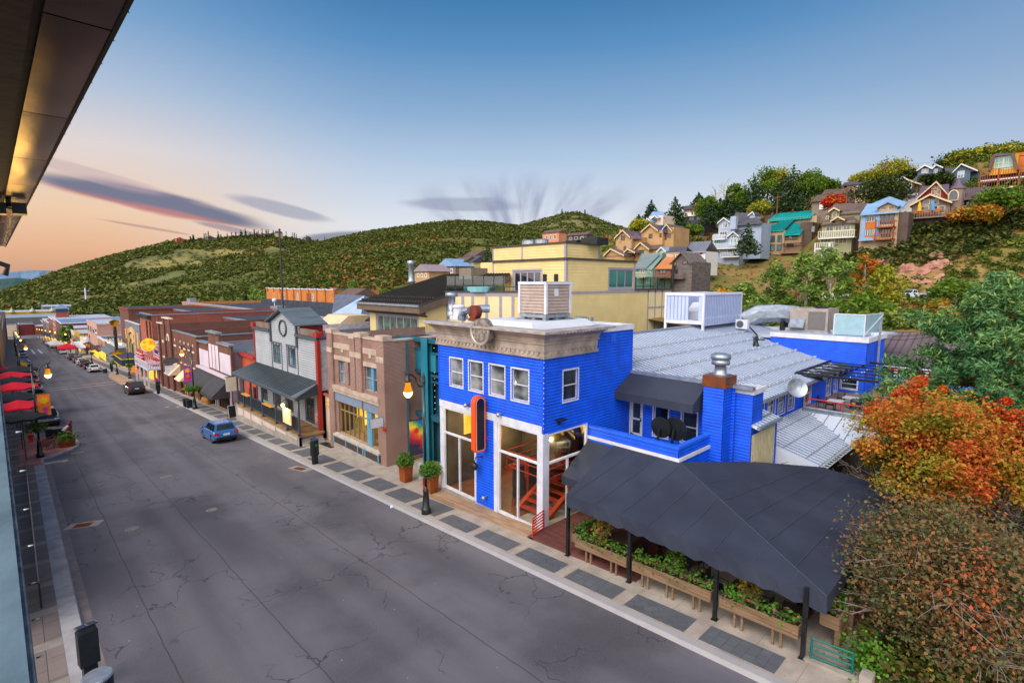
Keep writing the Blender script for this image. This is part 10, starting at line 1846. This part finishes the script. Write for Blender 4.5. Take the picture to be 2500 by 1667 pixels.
# == far town on the valley floor, poles and wires
towns=[(690,-130,90,40,9,OLIVE,ROOFL,'low ochre block at the far left edge of town'),(560,20,70,90,9,MAROON,pm('far_blue_roof','#7d93ad','#6c829c',sc=.1,rough=.6),'long maroon block with a blue grey roof at the far end of town'),(520,75,60,110,8,BRK2,ROOFL,'brick block with white roof edges across the far town'),(470,70,50,60,9,MAROON,ROOFL,'maroon hall right of the sloping tower'),(600,100,60,60,8,CREAM,ROOFL,'pale terrace block in the far town'),(420,95,40,40,9,CREAM,GREYROOF,'cream block with many chimneys behind the pink block'),(380,80,40,36,8,WHITE,ROOFL,'white roofed block behind the yellow shop'),(640,-30,90,60,12,GRSH,pm('far_grey_roof','#8796a8','#76869a',sc=.1,rough=.6),'grey hall at the far left end of town'),(700,60,140,60,13,GRSH,MATS['far_grey_roof']if 'far_grey_roof' in MATS else ROOFL,'long blue grey hall on the skyline of the far town'),(760,-60,120,50,12,OLIVE,ROOFL,'long ochre block with little spires in the far town'),(330,60,36,46,8,GRSH,STB,'slate blue roofed block behind the theatre'),(270,60,34,30,8,CREAM,STB,'cream block with a pale blue roof behind the tall brick block'),(300,110,30,40,7,WHITE,STB,'white house cluster behind the long brick building, left'),(240,105,26,26,7,CREAM,STB,'white house cluster behind the long brick building, right'),(560,160,60,60,9,WHITE,MATS['far_blue_roof']if 'far_blue_roof' in MATS else ROOFL,'white block under the foot of the near hill'),(640,230,70,60,9,CREAM,ROOFL,'pale block farthest right in the far town'),(850,30,160,60,14,GRSH,ROOFL,'pale roofed hall behind the far town'),(450,150,40,40,8,BRK2,ROOFL,'brick house under the near hill'),(820,160,120,60,12,MAROON,ROOFL,'dark red hall behind the far town, right')]
for Y,x0,w,d,h_,mat,rm,lab in towns:plain('town_block',lab,x0,x0+w,Y,Y+d,zr(Y)-1,zr(Y)+h_,mat,rm,5,PANEB,1,WHITE if h_%2 else None,False,'blocks of the far town')
for i in range(14):
 x_=-62+i*9.5;w_=rn(8,9.3);plain('street_end_shop','small two storey shopfront closing the far end of the street',x_,x_+w_,582+rn(-4,8),606,zr(590)-.5,zr(590)+rn(6.5,11),random.choice((BRK2,BRK3,TANP,CREAM,PINK,MAROON,GRSH)),random.choice((ROOFD,ROOFL,GREYROOF)),0,None,0,random.choice((WHITE,CREAM,None)),False,'shopfronts at the end of the street')
sp=M()
for i in range(6):q=Vector((-30+i*16,760,zr(760)+12));sp.lathe(q,[(2.6,0),(2.0,1.5),(.5,3.6),(.05,6)],8)
solo('spires',sp,pm('pale_green_copper','#9fb09a',rough=.7),'row of little pale green spires on the long ochre block','spire')
q=onY((211,742),700);qt=onY((211,703),700);t=TH('power_pylon','slim white steel power pylon with short crossarms in the far town','pylon',(q.x,700,q.z-10));m=M();m.cyl((q.x,700,q.z-12),(q.x,700,qt.z),1.0,.6,8);m.bd('pole',WHITE,t);m=M()
for z in(3,8,13,18):m.obox((q.x-4,700,qt.z-z),(q.x+4,700,qt.z-z),.3,.3)
m.bd('crossarm',WHITE,t)
def upole(px_t,px_b,X,label,arms=True):
 a,b=onX(px_t,X),onX(px_b,X);t=TH('utility_pole',label,'utility pole',(b.x,b.y,b.z));m=M();m.cyl((b.x,b.y,b.z-3),(a.x,b.y,a.z),.2,.14,6);m.bd('pole',pm('pole_wood','#7a5138','#66432e',sc=2,rough=.9)if 'pole_wood' not in MATS else MATS['pole_wood'],t)
 if arms:m=M();m.box(b.x-.08,b.x+.08,b.y-1.2,b.y+1.2,a.z-1.0,a.z-.8);m.bd('crossarm',MATS['pole_wood'],t)
 return a
pa=upole(L(462,590),L(455,770),158,'orange brown utility pole between the brown roofs and the willow');pb=upole(L(812,385),L(812,570),200,'tall utility pole among the trees on the skyline');pc=upole(K(1750,490),K(1750,670),176,'pale utility pole in front of the cottonwood grove');upole(S3(365,490),S3(345,790),95,'short weathered wooden post below the aspens',False)
m=M()
def wire(a,b,sag,r=.035):
 a,b=Vector(a),VV(b);m.tube([a.lerp(b,i/12)-VV((0,0,sag*4*(i/12)*(1-i/12)))for i in range(13)],r,4)
wire(pc,pa,1.5);wire(pc+VV((0,.8,-.8)),pa+VV((0,.8,-.8)),1.5);wire(pa,onX(L(1250,640),150),1.2);wire(pa,onX(L(1000,740),146),1.0);wire(pc,onX(K(1200,745),158),1.4);wire(pc,onX(K(700,830),150),2.0);wire(pb,onX(L(1900,230),230),2,.03);wire(pb,onX(L(300,560),190),2,.03)
for dz in(0,.35,.7):wire(onX(H(760,330),52)+VV((0,0,-dz)),onX(H(1180,325),52)+VV((0,0,-dz*.8)),.2,.025)
solo('power_lines',m,LAMPB,'thin dark overhead power lines strung across the hillside houses','power line')
q=onX((1948,716),92);t=TH('stop_sign','small red octagonal stop sign among the bushes on the bank','sign',(q.x,q.y,q.z-2.4));m=M();m.cyl((q.x,q.y,q.z),(q.x-.04,q.y,q.z),.42,.42,8);m.bd('sign_face',REDM,t);m=M();m.cyl((q.x+.05,q.y,q.z-2.6),(q.x+.05,q.y,q.z),.05,.05,6);m.bd('post',STEEL,t)
